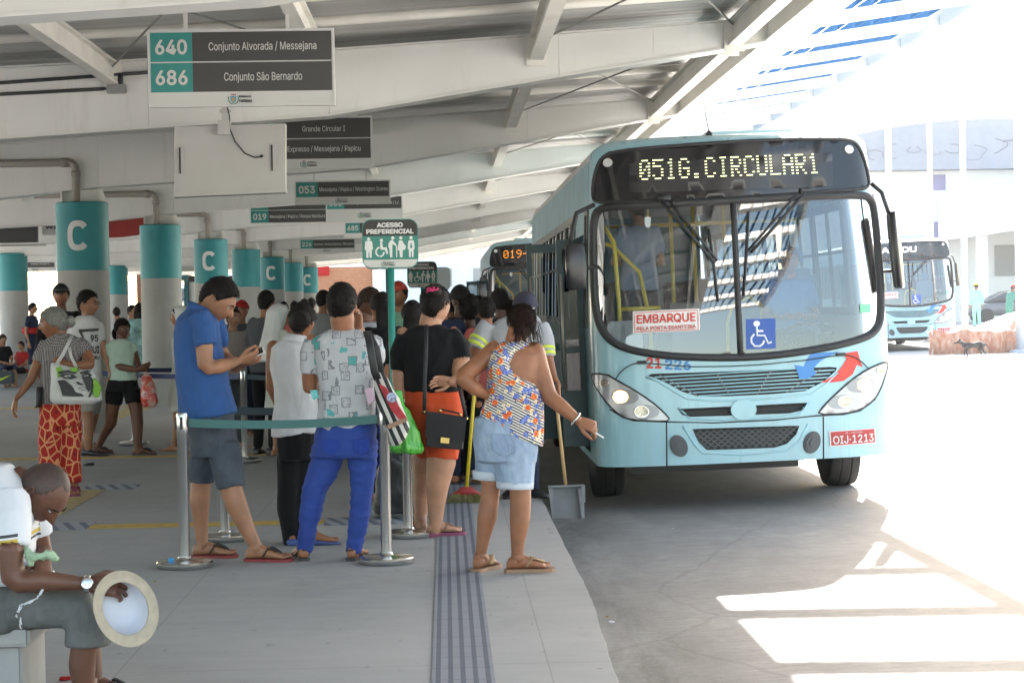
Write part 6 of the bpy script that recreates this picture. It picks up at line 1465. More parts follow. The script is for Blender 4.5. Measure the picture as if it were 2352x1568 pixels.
# ------------------------------------------------------------------ girl in mint blouse, walking
f = Fig('girl in mint green blouse and black shorts striding past the plain column', 20.5, K2, skin='deep', vox=.012)
f.rings(f.body, [(800, 880, 1020, .08), (950, 860, 1040, .10), (1150, 850, 1070, .11)]); f.limb(f.body, [(950, 810, 0, 42), (952, 760, 0, 40), (955, 720, 0, 40)])
f.limb(f.body, [(870, 830, -.02, 38), (885, 930, -.06, 34), (905, 985, -.1, 32), (1000, 1005, -.16, 28), (1080, 1015, -.18, 19)]); add_hand(f.extra, f.P(1082, 1015, -.18), (1, 0, .1), (0, -.6, -.7), -1, .16, .8)
f.limb(f.body, [(1040, 840, .02, 34), (1065, 930, .0, 30), (1095, 1000, -.1, 22)]); add_hand(f.extra, f.P(1100, 1005, -.1), (1, -.2, .1), (0, .3, -.9), 1, .16, .8)
f.limb(f.body, [(905, 1200, .05, 62), (880, 1330, .06, 52), (870, 1430, .1, 48), (810, 1530, .18, 36), (760, 1640, .25, 24)]); f.limb(f.body, [(1040, 1200, -.04, 62), (1068, 1330, -.05, 52), (1078, 1440, -.05, 46), (1080, 1560, -.05, 36), (1085, 1675, -.05, 24)])
for ax, ay, dy, dd in ((758, 1640, .25, (.8, -.3, 0)), (1087, 1675, -.05, (1, -.15, 0))):
    q = f.P(ax, ay, dy); q.z = .085; add_foot.inner = 1; add_foot(f.extra, q, dd, .23); mb = MB(); add_sole(mb, q, dd, .25, .046); mb.cur = 1; add_thong(mb, q, dd, .23, .008); f.part('sandal', mb, [sole_m, strap_blk])
f.head(958, 698, 152, 32, 4); hb = MB(); hair_cap(hb, f.M, .055, .03, HLF, .015, 11.0); fuzz(hb, f.M, 400, .10, .055, HLF, 8, down=1.0, r=.002); hb.ball(f.P(905, 735, .09), V((.04, .06, .06)), 12, 8); f.part('hair', hb, H_.m, True)
def g(mb):
    f.rings(mb, [(775, 905, 1000, .07), (800, 860, 1040, .10), (850, 845, 1055, .12), (950, 850, 1060, .125), (1050, 850, 1065, .13), (1098, 845, 1075, .135)]); f.limb(mb, [(870, 815, -.01, 46), (872, 870, -.03, 46), (880, 898, -.05, 42)], rnd=False); f.limb(mb, [(1030, 815, .01, 40), (1052, 880, .0, 38)], rnd=False)
f.garment('blouse', mint_c, g, .006, 9, .013)
mb = MB(); mb.smooth = True; f.rings(mb, [(820, 890, 1020, .10), (795, 905, 1005, .085), (775, 915, 995, .075)], 20); f.part('collar', mb, mint_c)
def g(mb): f.rings(mb, [(1080, 850, 1065, .125), (1180, 835, 1095, .14)]); f.limb(mb, [(905, 1170, .04, 76), (892, 1285, .05, 66)], rnd=False); f.limb(mb, [(1035, 1170, -.03, 78), (1050, 1275, -.04, 68)], rnd=False)
f.garment('shorts', black_c, g, .006, 9, .013)
f.finish(); mint = f
# ================================================================== MORE PEOPLE
def hz(u): return 705-(u-1025)*math.tan(ROLL)
def stand(u, v, Y, label, **kw):
    """person whose crown shows at pixel (u, v) when standing on the platform at depth Y"""
    q = at(u, v, Y); return simple_person(label, q.x, Y, H=q.z-.015, **kw)
# nun with white veil
def nun(u, v, Y, label, yaw, arms='face', **kw):
    r_ = stand(u, v, Y, label, yaw=yaw, skin='tan', top=nun_c, bottom=nun_c, skirt=True, sleeve=1, style='short', arms=arms, **kw); return r_
def add_veil(root, u, v, Y, yaw):
    q = at(u, v, Y); H = q.z; Mw = Matrix.Translation((q.x, Y, 0)) @ Matrix.Rotation(R(yaw), 4, 'Z'); Rt = Mw.to_3x3(); mb = MB(); mb.smooth = True
    mb.loft([(Mw @ V((0, y, z)), Rt @ V((a, 0, 0)), Rt @ V((0, b_, 0))) for z, y, a, b_ in ((H+.005, .0, .03, .04), (H-.02, .0, .075, .085), (H-.07, .015, .102, .108), (H-.15, .035, .108, .098), (H-.24, .06, .125, .085), (H-.36, .10, .16, .075), (H-.52, .15, .20, .06), (H-.56, .155, .20, .055))], 28, True, 2.2)
    v_, f_, n_ = remesh(mb, .014, 2); v_ = folds(v_, n_, .010, 14, 2.0, (1, 1, .15)); o = MB(); o.add(v_, f_); o.build('veil', nun_v, root, True)
r_ = nun(640, 702, 19.75, 'nun in ivory habit and long white veil, holding something to her ear', 115); add_veil(r_, 640, 699, 19.75, 115)
r_ = nun(418, 706, 20.6, 'second nun in pale habit and black sandals, mostly hidden behind the blue polo man', -95, 'walk'); add_veil(r_, 418, 703, 20.6, -95)
stand(607, 670, 20.2, 'dark haired man in grey shirt standing with his back turned beside the nun', yaw=150, skin='tan', top=dgrey_c, bottom=black_c, arms='front', shoes=blk_shoe, sleeve=1)
stand(533, 708, 21.0, 'woman with glasses in plain beige tee behind the man with the phone', yaw=35, skin='light', top=beige_c, bottom=dgrey_c, style='bun', arms='front')
stand(553, 692, 23.0, 'man in red cap behind the woman in beige tee', yaw=25, skin='brown', top=dgrey_c, bottom=navy_c, cap=red_c, style='short')
stand(140, 655, 21.5, 'man in black cap and dark jacket facing the camera by the lettered column', yaw=8, hyaw=5, skin='brown', top=black_c, bottom=navy_c, cap=strap_blk, sleeve=1, shoes=blk_shoe)
vest = stand(72, 697, 44.0, 'man in navy vest with a wide red chest band', yaw=75, skin='tan', top=navy_c, bottom=navy_c, hair='dark', shoes=blk_shoe)
q = at(72, 752, 44.0); mb = MB(); mb.smooth = True; mb.loft([(V((q.x, 44, z)), V((.205, .0, 0)), V((0, .205, 0))) for z in (1.03, 1.16)], 20); mb.build('vest_band', red_c, vest)
stand(318, 697, 35.0, 'long haired woman in teal floral dress half hidden by the plain column', yaw=175, skin='tan', top=teal_fl, bottom=teal_fl, skirt=True, style='long')
stand(300, 702, 36.5, 'man in green shirt beside the woman in floral dress', yaw=60, skin='tan', top=teal_fl, bottom=navy_c)
stand(268, 707, 42.0, 'dark haired man in pale shirt far behind the walking girl', yaw=200, skin='brown', top=white_c, bottom=navy_c)
# children on the far bench
q = onz(20, 880, 0); simple_person('girl with long black hair sitting on the far bench', at(4, 740, 40).x, 40, H=1.42, yaw=35, z=0, skin='tan', top=black_c, bottom=navy_c, legs='short', style='long', seated=True, arms='lap')
simple_person('child in red shirt sitting on the far bench', at(44, 740, 40).x, 40.2, H=1.22, yaw=-30, z=0, skin='tan', top=red_c, bottom=black_c, legs='short', seated=True, arms='lap')
q = at(14, 866, 39.6); gb = empty('sports_bag', q, 'dark grey sports bag with lime tick mark on the lap of the seated girl', 'bag'); b = MB(); b.box((q.x-.20, 39.45, q.z-.13), (q.x+.18, 39.62, q.z+.13), bev=.03); b.build('bag_body', dgrey_c, gb); b = MB(); b.poly([V((q.x+a, 39.447, q.z+c)) for a, c in ((-.13, .0), (-.11, -.05), (-.07, -.06), (.14, .05), (-.06, -.015), (-.10, -.01))], (0, -.004, 0)); b.build('tick_mark', mat('lime_print', (.45, .62, .02), .6), gb)
f = Fig('', 16.0, K2); b = MB(); f.rings(b, [(1150, 288, 330, .03), (1200, 285, 335, .05), (1290, 285, 330, .05), (1310, 272, 318, .04)], 16, 3.0); tag(b.build('pouch', strap_blk, None, True), 'small black pouch hanging at the hip of the grey haired woman', 'pouch')
# the boarding queue
stand(741, 669, 24.0, 'man in grey tee beyond the woman with the black bun', yaw=165, hyaw=140, skin='tan', top=grey_c, bottom=navy_c)
for u, v, Y, t in ((651, 694, 38.0, 'dark head far off to the left in the gap beside the nun'), (675, 693, 40.0, 'small dark haired figure far off below the third letter C'), (698, 688, 36.0, 'dark haired figure in dark top, below the farthest letter C'), (714, 686, 37.5, 'far figure in dark cap under the last lettered column')):
    stand(u, v, Y, t, yaw=170, skin='brown', top=[dgrey_c, navy_c, grey_c, salmon_c][int(u) % 4], bottom=navy_c)
stand(838, 664, 15.6, 'man with greying hair looking down, beside the green sign post', yaw=60, hyaw=75, pitch=25, skin='deep', top=grey_c, bottom=dgrey_c, style='short', hair='brown')
stand(880, 674, 15.0, 'long haired woman in black tee with folded arms beside the green sign post', yaw=215, skin='brown', top=black_c, bottom=black_c, style='long', arms='front')
stand(918, 650, 19.0, 'man in red hard cap and sage green shirt facing the queue', yaw=-25, skin='brown', top=green_c, bottom=navy_c, cap=mat('helmet_red', (.50, .04, .02), .35))
stand(948, 693, 14.6, 'woman with loose black hair and dark top just in front of the red capped man', yaw=190, skin='brown', top=black_c, bottom=navy_c, style='long')
stand(1012, 662, 16.4, 'dark haired man mostly hidden by the woman in black batwing top', yaw=185, skin='brown', top=navy_c, bottom=navy_c)
stand(1055, 658, 17.0, 'man with short black hair and dark shirt, head bowed, in the boarding queue', yaw=160, hyaw=210, pitch=25, skin='dark', top=black_c, bottom=navy_c)
stand(1078, 684, 16.5, 'person with curly black hair in the boarding queue', yaw=175, skin='dark', top=black_c, bottom=black_c, style='curly')
stand(1118, 684, 16.3, 'woman in salmon tee in the boarding queue', yaw=185, skin='brown', top=salmon_c, bottom=black_c, style='bun')
stand(1150, 666, 17.6, 'tall dark haired person in black, last before the bus door', yaw=200, skin='dark', top=black_c, bottom=navy_c, style='short')
for i, (u, v, Y, t) in enumerate(((865, 690, 22.0, 'dark haired figure in navy behind the greying man'), (985, 688, 21.5, 'dark haired figure under the small preferential sign'), (1035, 684, 24.0, 'figure in grey far back in the boarding queue'), (1100, 680, 21.0, 'figure in dark clothes behind the curly haired one'), (1170, 690, 19.5, 'figure in dark clothes stepping to the bus door'))):
    stand(u, v, Y, t, yaw=165+12*i, skin='brown', top=[navy_c, black_c, dgrey_c, navy_c, black_c][i], bottom=black_c, style=['short', 'long', 'short', 'bun', 'short'][i])
# inside the bus
simple_person('passenger in blue grey shirt standing inside the bus by the yellow rails', 1.83, 18.7, H=1.78, yaw=195, z=.68, skin='tan', top=blueg_c, bottom=dgrey_c, arms='front', shoes=blk_shoe)
simple_person('bus driver in light blue shirt seated at the wheel', 3.16, 18.15, H=1.74, yaw=-5, z=.64, skin='brown', top=driver_c, bottom=navy_c, seated=True, arms='front', shoes=blk_shoe)
# workers beyond the netting
wk = simple_person('worker in pale green overalls and yellow helmet beyond the orange netting', at(2243, 700, 78).x, 78, H=1.72, yaw=180, z=.30, skin='brown', top=scrub_c, bottom=scrub_c, cap=mat('helmet_yellow', (.60, .45, .03), .4), shoes=blk_shoe, sleeve=1)
simple_person('worker in dark green overalls stooping beside the parked car', at(2318, 700, 79).x, 79, H=1.62, yaw=120, z=.30, lean=-.3, skin='brown', top=mat('cloth_overall_green', (.05, .20, .15), .85), bottom=mat('cloth_overall_green', (.05, .20, .15), .85), cap=red_c, shoes=blk_shoe, sleeve=1, arms='front')

# ================================================================== THINGS CARRIED
def flat_shape(mb, pts, thick, n=V((0, -1, 0))):
    mb.poly(pts, n*-thick)
# phone
f = man_blue; mb = MB(); c_ = f.P(466, 474, -.06); Mp = Matrix.Translation(c_) @ Matrix.Rotation(R(-22), 4, 'Y') @ Matrix.Rotation(R(32), 4, 'X'); mb.box((-.072, -.036, -.004), (.072, .036, .004), Mp, .003)
ph = empty('phone', c_, 'slim white phone held by the man in blue polo', 'phone'); mb.build('case', decal_white, ph); mb = MB(); mb.box((-.064, -.032, .0042), (.064, .032, .0048), Mp); mb.build('screen', trim_blk, ph)
# hat in the seated man's hand
f = seated; c_ = f.P(748, 1122, -.30); Mh = Matrix.Translation(c_) @ Matrix.Rotation(R(-24), 4, 'Y') @ Matrix.Rotation(R(20), 4, 'Z') @ Matrix.Rotation(R(96), 4, 'X')
hat = empty('straw_hat', c_, 'beige brimmed hat with white lining, turned inside up in the seated man\'s hand', 'hat')
b = MB(); b.smooth = True; E = 1.14
def hat_ring(r, h): return [Mh @ V((r*math.cos(a)*.91, r*math.sin(a)*E, h)) for a in [2*math.pi*i/48 for i in range(48)]]
rings_ = [hat_ring(r, h) for r, h in ((.084, .0), (.10, -.002), (.116, .004), (.123, .014), (.118, .010), (.10, .004), (.086, .006))]
b.add([p for r_ in rings_ for p in r_], [(j*48+i, j*48+(i+1) % 48, (j+1)*48+(i+1) % 48, (j+1)*48+i) for j in range(6) for i in range(48)]); b.build('brim', mat('felt_beige', (.42, .35, .26), .9, var=.08, vscale=40, bump=.2, bscale=200), hat, True)
for nm, sg, m_ in (('lining', .0, mat('satin_white', (.64, .64, .68), .45)), ('crown', -.004, mat('felt_beige', (.42, .35, .26), .9))):
    b = MB(); rr = [hat_ring(r, h) for r, h in ((.084-sg, .0), (.083-sg, -.04), (.078-sg, -.085), (.06-sg, -.105+sg), (.02, -.108+sg))]; b.add([p for r_ in rr for p in r_], [(j*48+i, j*48+(i+1) % 48, (j+1)*48+(i+1) % 48, (j+1)*48+i) for j in range(4) for i in range(48)]+[tuple(4*48+i for i in range(48))]); b.build(nm, m_, hat, True)
# crumpled green cloth
b = MB(); b.smooth = True; rnd_ = random.Random(5)
b.tube([f.P(*p) for p in ((150, 760, -.25), (175, 800, -.27), (215, 815, -.29), (250, 805, -.30), (300, 795, -.30), (325, 810, -.29))], [14*f.sc, 24*f.sc, 20*f.sc, 18*f.sc, 26*f.sc, 20*f.sc], 12, rnd=True); b.tube([f.P(165, 790, -.26), f.P(180, 850, -.27)], [16*f.sc, 22*f.sc], 10, rnd=True); b.tube([f.P(240, 815, -.29), f.P(330, 825, -.28)], [14*f.sc, 18*f.sc], 10, rnd=True)
v_, f_, n_ = remesh(b, .006, 1); v_ = folds(v_, n_, .008, 45, 1.0, (1, 1, 1)); o = MB(); o.add(v_, f_); tag(o.build('cloth', cloth('pale_green', (.34, .46, .30), bump=.4), None, True), 'crumpled pale green cloth clutched in the seated man\'s hand', 'cloth')
# shoulder bag with stripes
f = Fig('', 11.45, K6); bag = empty('tote_bag', f.P(650, 930, -.05), 'black and white striped tote with red patch, on the shoulder of the grey tee woman', 'tote bag')
T = NT('bag_stripes', .8); X = T.xyz(); w_ = T.math('FRACT', T.math('MULTIPLY', T.math('ADD', X[0], T.math('MULTIPLY', X[2], .42)), 21.0)); T.color(T.mix(T.math('GREATER_THAN', w_, .5), (.56, .54, .50), (.018, .018, .02)))
b = MB(); f.rings(b, [(565, 578, 625, .02), (620, 572, 655, .05), (700, 580, 700, .085), (780, 600, 738, .10), (840, 625, 754, .10), (890, 640, 735, .09), (930, 660, 700, .05)], 24, 2.6); v_, f_, n_ = remesh(b, .010, 2); v_ = folds(v_, n_, .006, 12, 1.0); o = MB(); o.add(v_, f_); bagb = o.build('bag_body', T.m, bag, True)
b = MB(); pts = [(598, 622), (632, 640), (668, 690), (705, 745), (738, 795), (700, 800), (665, 760), (635, 705), (612, 660)]; q = [f.P(x, y, -.105-.0 if x > 620 else -.085) for x, y in pts]; b.poly(q, (0, .06, 0)); b.build('red_patch', mat('bag_red', (.40, .03, .04), .7, var=.25, vscale=30), bag)
b = MB(); b.lathe(f.P(662, 690, -.118), [(.0, -.004), (.028, -.004), (.028, .004), (.022, .005)], 20, M=Matrix.Rotation(R(90), 4, 'X')); b.build('round_badge', mat('badge_pattern', (.30, .35, .50), .6, var=.8, vscale=70), bag)
b = MB(); q = [f.P(x, y, -.11) for x, y in ((640, 828), (735, 790), (742, 808), (646, 850))]; b.poly(q, (0, .05, 0)); b.build('leather_band', tan_l, bag)
b = MB(); b.smooth = True; b.tube([f.P(536, 357, -.03), f.P(548, 400, -.12), f.P(560, 470, -.14), f.P(576, 560, -.13), f.P(592, 600, -.10)], [(.022, .003)]*5, 8, side=V((1, .2, 0))); b.tube([f.P(545, 360, .05), f.P(590, 450, .06), f.P(612, 580, .03)], [(.018, .003)]*3, 8, side=V((1, .2, 0))); b.build('strap', strap_blk, bag)
b = MB(); b.hexa([f.P(528, 650, -.13), f.P(560, 638, -.13), f.P(562, 640, -.11), f.P(530, 652, -.11), f.P(545, 728, -.13), f.P(578, 700, -.13), f.P(580, 702, -.11), f.P(547, 730, -.11)]); tag(b.build('purse', mat('purse_pink', (.45, .30, .38), .5)), 'small pink purse dangling beside the striped tote', 'purse')
# small patterned wallet under her arm
b = MB(); b.hexa([f.P(250, 655, -.02), f.P(288, 652, -.02), f.P(288, 652, .0), f.P(250, 655, .0), f.P(268, 705, -.02), f.P(296, 690, -.02), f.P(296, 690, .0), f.P(268, 705, .0)]); tag(b.build('wallet', mat('wallet_teal', (.12, .42, .42), .5, var=.7, vscale=90)), 'teal patterned wallet under the elbow of the woman in grey tee', 'wallet')
# black crossbody bag
f = Fig('', 12.45, KB); bag = empty('crossbody_bag', f.P(335, 905), 'black quilted crossbody bag with gold clasp at the orange shorts', 'handbag')
b = MB(); b.hexa([f.P(232, 888, -.02), f.P(420, 905, -.02), f.P(422, 905, .06), f.P(236, 888, .06), f.P(240, 708, -.02), f.P(440, 742, -.02), f.P(440, 742, .06), f.P(240, 708, .06)]); v_, f_, n_ = remesh(b, .007, 4); o = MB(); o.add(v_, f_); o.build('bag_body', mat('bag_black_leather', (.012, .012, .014), .55, bump=.35, bscale=260), bag, True)
b = MB(); b.hexa([f.P(230, 838, -.034), f.P(428, 862, -.034), f.P(428, 862, -.015), f.P(230, 838, -.015), f.P(236, 706, -.034), f.P(443, 738, -.034), f.P(443, 738, -.015), f.P(236, 706, -.015)]); b.build('flap', mat('bag_black_weave', (.016, .016, .018), .7, bump=.6, bscale=330), bag)
b = MB(); b.hexa([f.P(308, 868, -.046), f.P(352, 873, -.046), f.P(352, 873, -.034), f.P(308, 868, -.034), f.P(310, 840, -.046), f.P(354, 845, -.046), f.P(354, 845, -.034), f.P(310, 840, -.034)]); b.build('clasp', gold, bag)
b = MB(); b.smooth = True; b.tube([f.P(236, 268, .10), f.P(234, 400, .03), f.P(228, 560, .05), f.P(226, 720, .0)], [(.013, .003)]*4, 8, side=V((1, 0, 0))); b.tube([f.P(398, 560, .05), f.P(418, 650, .02), f.P(440, 745, .02)], [(.011, .003)]*3, 8, side=V((1, 0, 0))); b.tube([f.P(298, 708, -.01), f.P(310, 698, -.01), f.P(400, 718, -.01), f.P(412, 730, -.01)], .006, 8); b.build('strap', strap_blk, bag)
b = MB(); 
for x, y in ((227, 712), (440, 745), (305, 705), (408, 725)): b.ball(f.P(x, y, -.015), .011, 10, 8)
b.build('ring_fitting', gold, bag, True)
# green plastic bag in her other hand
b = MB(); f.rings(b, [(600, 70, 112, .02), (660, 60, 122, .04), (740, 30, 160, .09), (830, 20, 200, .12), (895, 15, 215, .12), (914, 20, 205, .09)], 24, 2.2); v_, f_, n_ = remesh(b, .011, 1); v_ = folds(v_, n_, .022, 13, 5.0, (1, 1, .4)); o = MB(); o.add(v_, f_)
gm = mat('plastic_green', (.07, .38, .035), .3, spec=.6); gm.node_tree.nodes['Principled BSDF'].inputs['Transmission Weight'].default_value = .0
tag(o.build('plastic_bag', gm, None, True), 'bright green plastic bag carried by the woman in black top', 'plastic bag')
# broom and dustpan
f = sweeper; br = empty('broom', f.P(440, 1195, -.3), 'broom with yellow handle, red head and straw bristles', 'broom')
b = MB(); b.smooth = True; b.tube([f.P(486, 560, -.24), f.P(478, 640, -.25), f.P(441, 1096, -.38)], .0135, 12); b.build('handle', mat('broom_yellow', (.60, .47, .02), .4), br)
b = MB(); b.smooth = True; b.loft([(f.P(441, 1092, -.38), V((.035, 0, 0)), V((0, .02, 0))), (f.P(440, 1105, -.38), V((.06, 0, 0)), V((0, .03, 0))), (f.P(438, 1132, -.38), V((.125, 0, 0)), V((0, .04, 0)))], 20, True, 2.6); b.build('brush_head', mat('broom_red', (.33, .03, .025), .6), br)
b = MB(); rnd_ = random.Random(9)
for i in range(420):
    t = rnd_.uniform(-1, 1); d_ = rnd_.uniform(-1, 1); a = f.P(438+68*t, 1128, -.38+.035*d_); e = f.P(432+90*t+rnd_.uniform(-8, 8), 1196-18*abs(t)**2+rnd_.uniform(-8, 4), -.40+.08*d_); e.z = max(e.z, .006); b.tube([a, (a+e)/2+V((.01*t, 0, 0)), e], [.0028, .0024, .0014], 4, caps=False)
b.build('bristles', mat('straw_olive', (.17, .16, .055), .8, var=.4, vscale=30), br)
dp = empty('dustpan', f.P(950, 1250, -.6), 'long handled grey dustpan standing on the road below the kerb', 'dustpan')
b = MB(); b.smooth = True; b.tube([f.P(893, 600, -.22), f.P(905, 725, -.24), f.P(945, 1082, -.35)], .0135, 12); b.build('handle', mat('dustpan_wood', (.44, .29, .13), .55, var=.15, vscale=20, stretch=(1, 1, .1)), dp)
b = MB(); b.smooth = True; b.tube([f.P(889, 560, -.215), f.P(893, 602, -.22)], .015, 12); b.build('grip', strap_blk, dp)
pan_m = mat('dustpan_grey', (.17, .18, .19), .45, var=.15, vscale=8)
b = MB(); fq = lambda x, y, dy: f.P(x, y, dy)
b.hexa([fq(880, 1252, -.42), fq(1040, 1252, -.42), fq(1040, 1250, -.36), fq(880, 1250, -.36), fq(855, 1090, -.34), fq(1036, 1085, -.34), fq(1036, 1085, -.31), fq(855, 1090, -.31)])
b.hexa([fq(853, 1096, -.40), fq(1040, 1091, -.40), fq(1040, 1091, -.31), fq(853, 1096, -.31), fq(855, 1086, -.40), fq(1038, 1080, -.40), fq(1038, 1080, -.31), fq(855, 1086, -.31)])
for x0, x1 in ((868, 886), (1018, 1042)): b.hexa([fq(x0+8, 1252, -.50), fq(x1, 1252, -.50), fq(x1, 1252, -.42), fq(x0+8, 1252, -.42), fq(x0-10, 1100, -.42), fq(x1-4, 1098, -.42), fq(x1-4, 1098, -.34), fq(x0-10, 1100, -.34)])
b.hexa([fq(1030, 1172, -.44), fq(1046, 1172, -.44), fq(1046, 1172, -.34), fq(1030, 1172, -.34), fq(1026, 1084, -.44), fq(1044, 1084, -.44), fq(1044, 1084, -.34), fq(1026, 1084, -.34)]); b.build('pan', pan_m, dp)
# cigarette
f = woman_floral; b = MB(); b.tube([f.P(1098, 818, -.15), f.P(1138, 843, -.16)], .0045, 8); tag(b.build('cigarette', decal_white), 'lit white cigarette between the fingers of the woman in floral tank', 'cigarette')
# face tote of the grey-haired woman
f = Fig('', 15.85, K2); tb = empty('tote_bag', f.P(590, 1285), 'white canvas tote with black and green painted face, carried by the grey haired woman', 'tote bag')
b = MB(); f.rings(b, [(985, 395, 640, .03, 0, 60), (1030, 390, 730, .06), (1100, 400, 775, .085), (1190, 400, 795, .095), (1250, 395, 800, .09), (1284, 420, 740, .06)], 28, 2.8); v_, f_, n_ = remesh(b, .012, 2); v_ = folds(v_, n_, .008, 10, 1.0); o = MB(); o.add(v_, f_); o.build('bag_body', cloth('canvas', (.58, .57, .56)), tb, True)
def decal(name, polys, m_, dy=-.104, d=.012):
    b = MB()
    for pl in polys: b.poly([f.P(x, y, dy+.00022*max(0, 1090-y)) for x, y in pl], (0, .05, 0))
    b.build(name, m_, tb)
decal('green_print', [[(435, 1000), (470, 990), (490, 1030), (450, 1075), (445, 1030)], [(545, 1005), (600, 1000), (610, 1030), (560, 1035)], [(735, 1080), (765, 1110), (790, 1160), (770, 1230), (735, 1225), (725, 1150)]], mat('print_green', (.20, .42, .05), .8), -.1035)
decal('black_print', [[(450, 1100), (500, 1095), (560, 1140), (590, 1190), (640, 1205), (660, 1225), (560, 1225), (490, 1220), (470, 1150)], [(640, 1075), (700, 1060), (720, 1110), (715, 1160), (690, 1190), (660, 1120)], [(470, 1060), (520, 1045), (560, 1050), (600, 1075), (560, 1090), (500, 1085)], [(635, 1060), (680, 1040), (715, 1055), (690, 1078), (650, 1080)], [(455, 1030), (530, 1020), (590, 1035), (585, 1045), (520, 1036), (460, 1048)], [(625, 1035), (680, 1020), (710, 1030), (680, 1036), (630, 1050)], [(596, 1110), (606, 1110), (632, 1125), (655, 1130), (640, 1138), (610, 1130)], [(605, 1160), (650, 1150), (692, 1160), (650, 1178)], [(700, 1065), (725, 1100), (735, 1150), (705, 1230), (690, 1232), (722, 1150), (715, 1110)]], strap_blk, -.106)
decal('white_print', [[(500, 1066), (530, 1056), (560, 1062), (530, 1076)], [(652, 1064), (680, 1054), (697, 1060), (675, 1070)], [(613, 1163), (650, 1156), (684, 1162), (650, 1171)]], cloth('canvas', (.58, .57, .56)), -.1085)
decal('eye_print', [[(522, 1062), (538, 1060), (540, 1070), (526, 1072)], [(668, 1058), (682, 1057), (682, 1067), (670, 1068)]], strap_blk, -.1105)
b = MB(); b.smooth = True; b.tube([f.P(430, 995, -.03), f.P(490, 900, -.06), f.P(530, 820, -.02), f.P(565, 745, .1)], [(.014, .003)]*4, 8, side=V((1, 0, 0))); b.tube([f.P(600, 1000, -.02), f.P(560, 920, -.05), f.P(540, 840, -.02)], [(.012, .003)]*3, 8, side=V((1, 0, 0))); b.build('strap', cloth('canvas', (.58, .57, .56)), tb)
# red grocery bag of the girl
f = Fig('', 20.35, K2); b = MB(); f.rings(b, [(1030, 1130, 1150, .015), (1090, 1110, 1195, .04), (1160, 1104, 1220, .07), (1250, 1105, 1240, .08), (1305, 1125, 1225, .06)], 20, 2.4); v_, f_, n_ = remesh(b, .012, 1); v_ = folds(v_, n_, .012, 20, 3.0); o = MB(); o.add(v_, f_)
T = NT('red_package_bag', .3, spec=.6); nz = T.tex('Noise', 14.0, Detail=3.0); T.color(T.ramp(nz.outputs[0], [(.42, (.42, .03, .03)), (.52, (.55, .10, .06)), (.6, (.50, .42, .38)), (.66, (.40, .02, .03))])); tag(o.build('grocery_bag', T.m, None, True), 'clear grocery bag of red packets swinging from the walking girl\'s hand', 'grocery bag')

# ================================================================== BELT POSTS
steel = mat('brushed_steel', (.56, .55, .53), .24, 1.0); dk_slot = mat('post_slot_black', (.02, .02, .02), .5)
belt_g = mat('belt_green', (.035, .12, .115), .6); belt_d = mat('belt_dark', (.015, .035, .05), .6); belt_b = mat('belt_navy', (.022, .035, .12), .6)
def post(x, y, label, belts=()):
    t = empty('belt_post', (x, y, 0), label, 'barrier post', 'steel belt barrier posts of the queue')
    b = MB(); b.lathe((x, y, 0), [(.158, .002), (.162, .008), (.162, .030), (.155, .038), (.05, .046), (.04, .052), (.036, .062)], 40); o = b.build('base', steel, t); auto_smooth(o, 40)
    b = MB(); b.lathe((x, y, 0), [(.031, .05), (.031, .74), (.0325, .742), (.0325, .872), (.028, .882)], 28); o = b.build('post', steel, t); auto_smooth(o, 40)
    b = MB()
    for a in (0, 90, 180, 270): c_, s_ = math.cos(R(a)), math.sin(R(a)); b.box((x+.031*c_-.008, y+.031*s_-.008, .79), (x+.031*c_+.008, y+.031*s_+.008, .86))
    b.build('belt_slot', dk_slot, t)
    for (x2, y2, m_, sag) in belts:
        b = MB(); d = V((x2-x, y2-y, 0)).normalized(); n = V((-d.y, d.x, 0)); L = 14
        for k in range(L):
            pts = []
            for tt in (k/L, (k+1)/L):
                p = V((x, y, 0)).lerp(V((x2, y2, 0)), tt); p = p+d*(.034*(1-2*tt)); z = .825-sag*4*tt*(1-tt); pts.append((p, z))
            (p0, z0), (p1, z1) = pts; h = .024
            b.hexa([p0+n*.001+V((0,0,z0-h)), p1+n*.001+V((0,0,z1-h)), p1-n*.001+V((0,0,z1-h)), p0-n*.001+V((0,0,z0-h)), p0+n*.001+V((0,0,z0+h)), p1+n*.001+V((0,0,z1+h)), p1-n*.001+V((0,0,z1+h)), p0-n*.001+V((0,0,z0+h))])
        b.build('belt', m_, t)
    return t
pA = onz(425, 1302); pB = onz(888, 1292); pC = onz(518, 1240); pD = onz(938, 1232); pE = onz(308, 1022); pF = onz(563, 1062); pG = onz(195, 1030); pH = onz(945, 1060)
post(pA.x, pA.y, 'steel belt post nearest the blue polo man, blue bottle cap on its base', [(pB.x, pB.y, belt_g, .02)])
post(pB.x, pB.y, 'steel belt post in front of the striped tote', [(pD.x, pD.y, belt_d, .01)])
post(pC.x, pC.y, 'steel belt post behind the legs of the man in blue polo', [(pD.x, pD.y, belt_d, .015)])
post(pD.x, pD.y, 'steel belt post beside the black bag on the floor')
post(pE.x, pE.y, 'far steel belt post behind the walking girl', [(pE.x+1.6, pE.y+1.0, belt_b, .02)])
post(pF.x, pF.y, 'far steel belt post beside the knee of the blue polo man', [(pG.x, pG.y, belt_b, .02), (pF.x+.95, pF.y-.3, belt_d, .02)])
post(pG.x, pG.y, 'far steel belt post beside the red animal print trousers')
post(pH.x, pH.y, 'far steel belt post among the boarding queue')
b = MB(); q = V((pA.x-.07, pA.y-.06, .044)); b.lathe(q, [(.016, 0), (.016, .016), (.014, .018)], 18); tag(b.build('bottle_cap', mat('cap_blue', (.02, .28, .62), .35)), 'bright blue bottle cap lying on a belt post base', 'bottle cap')
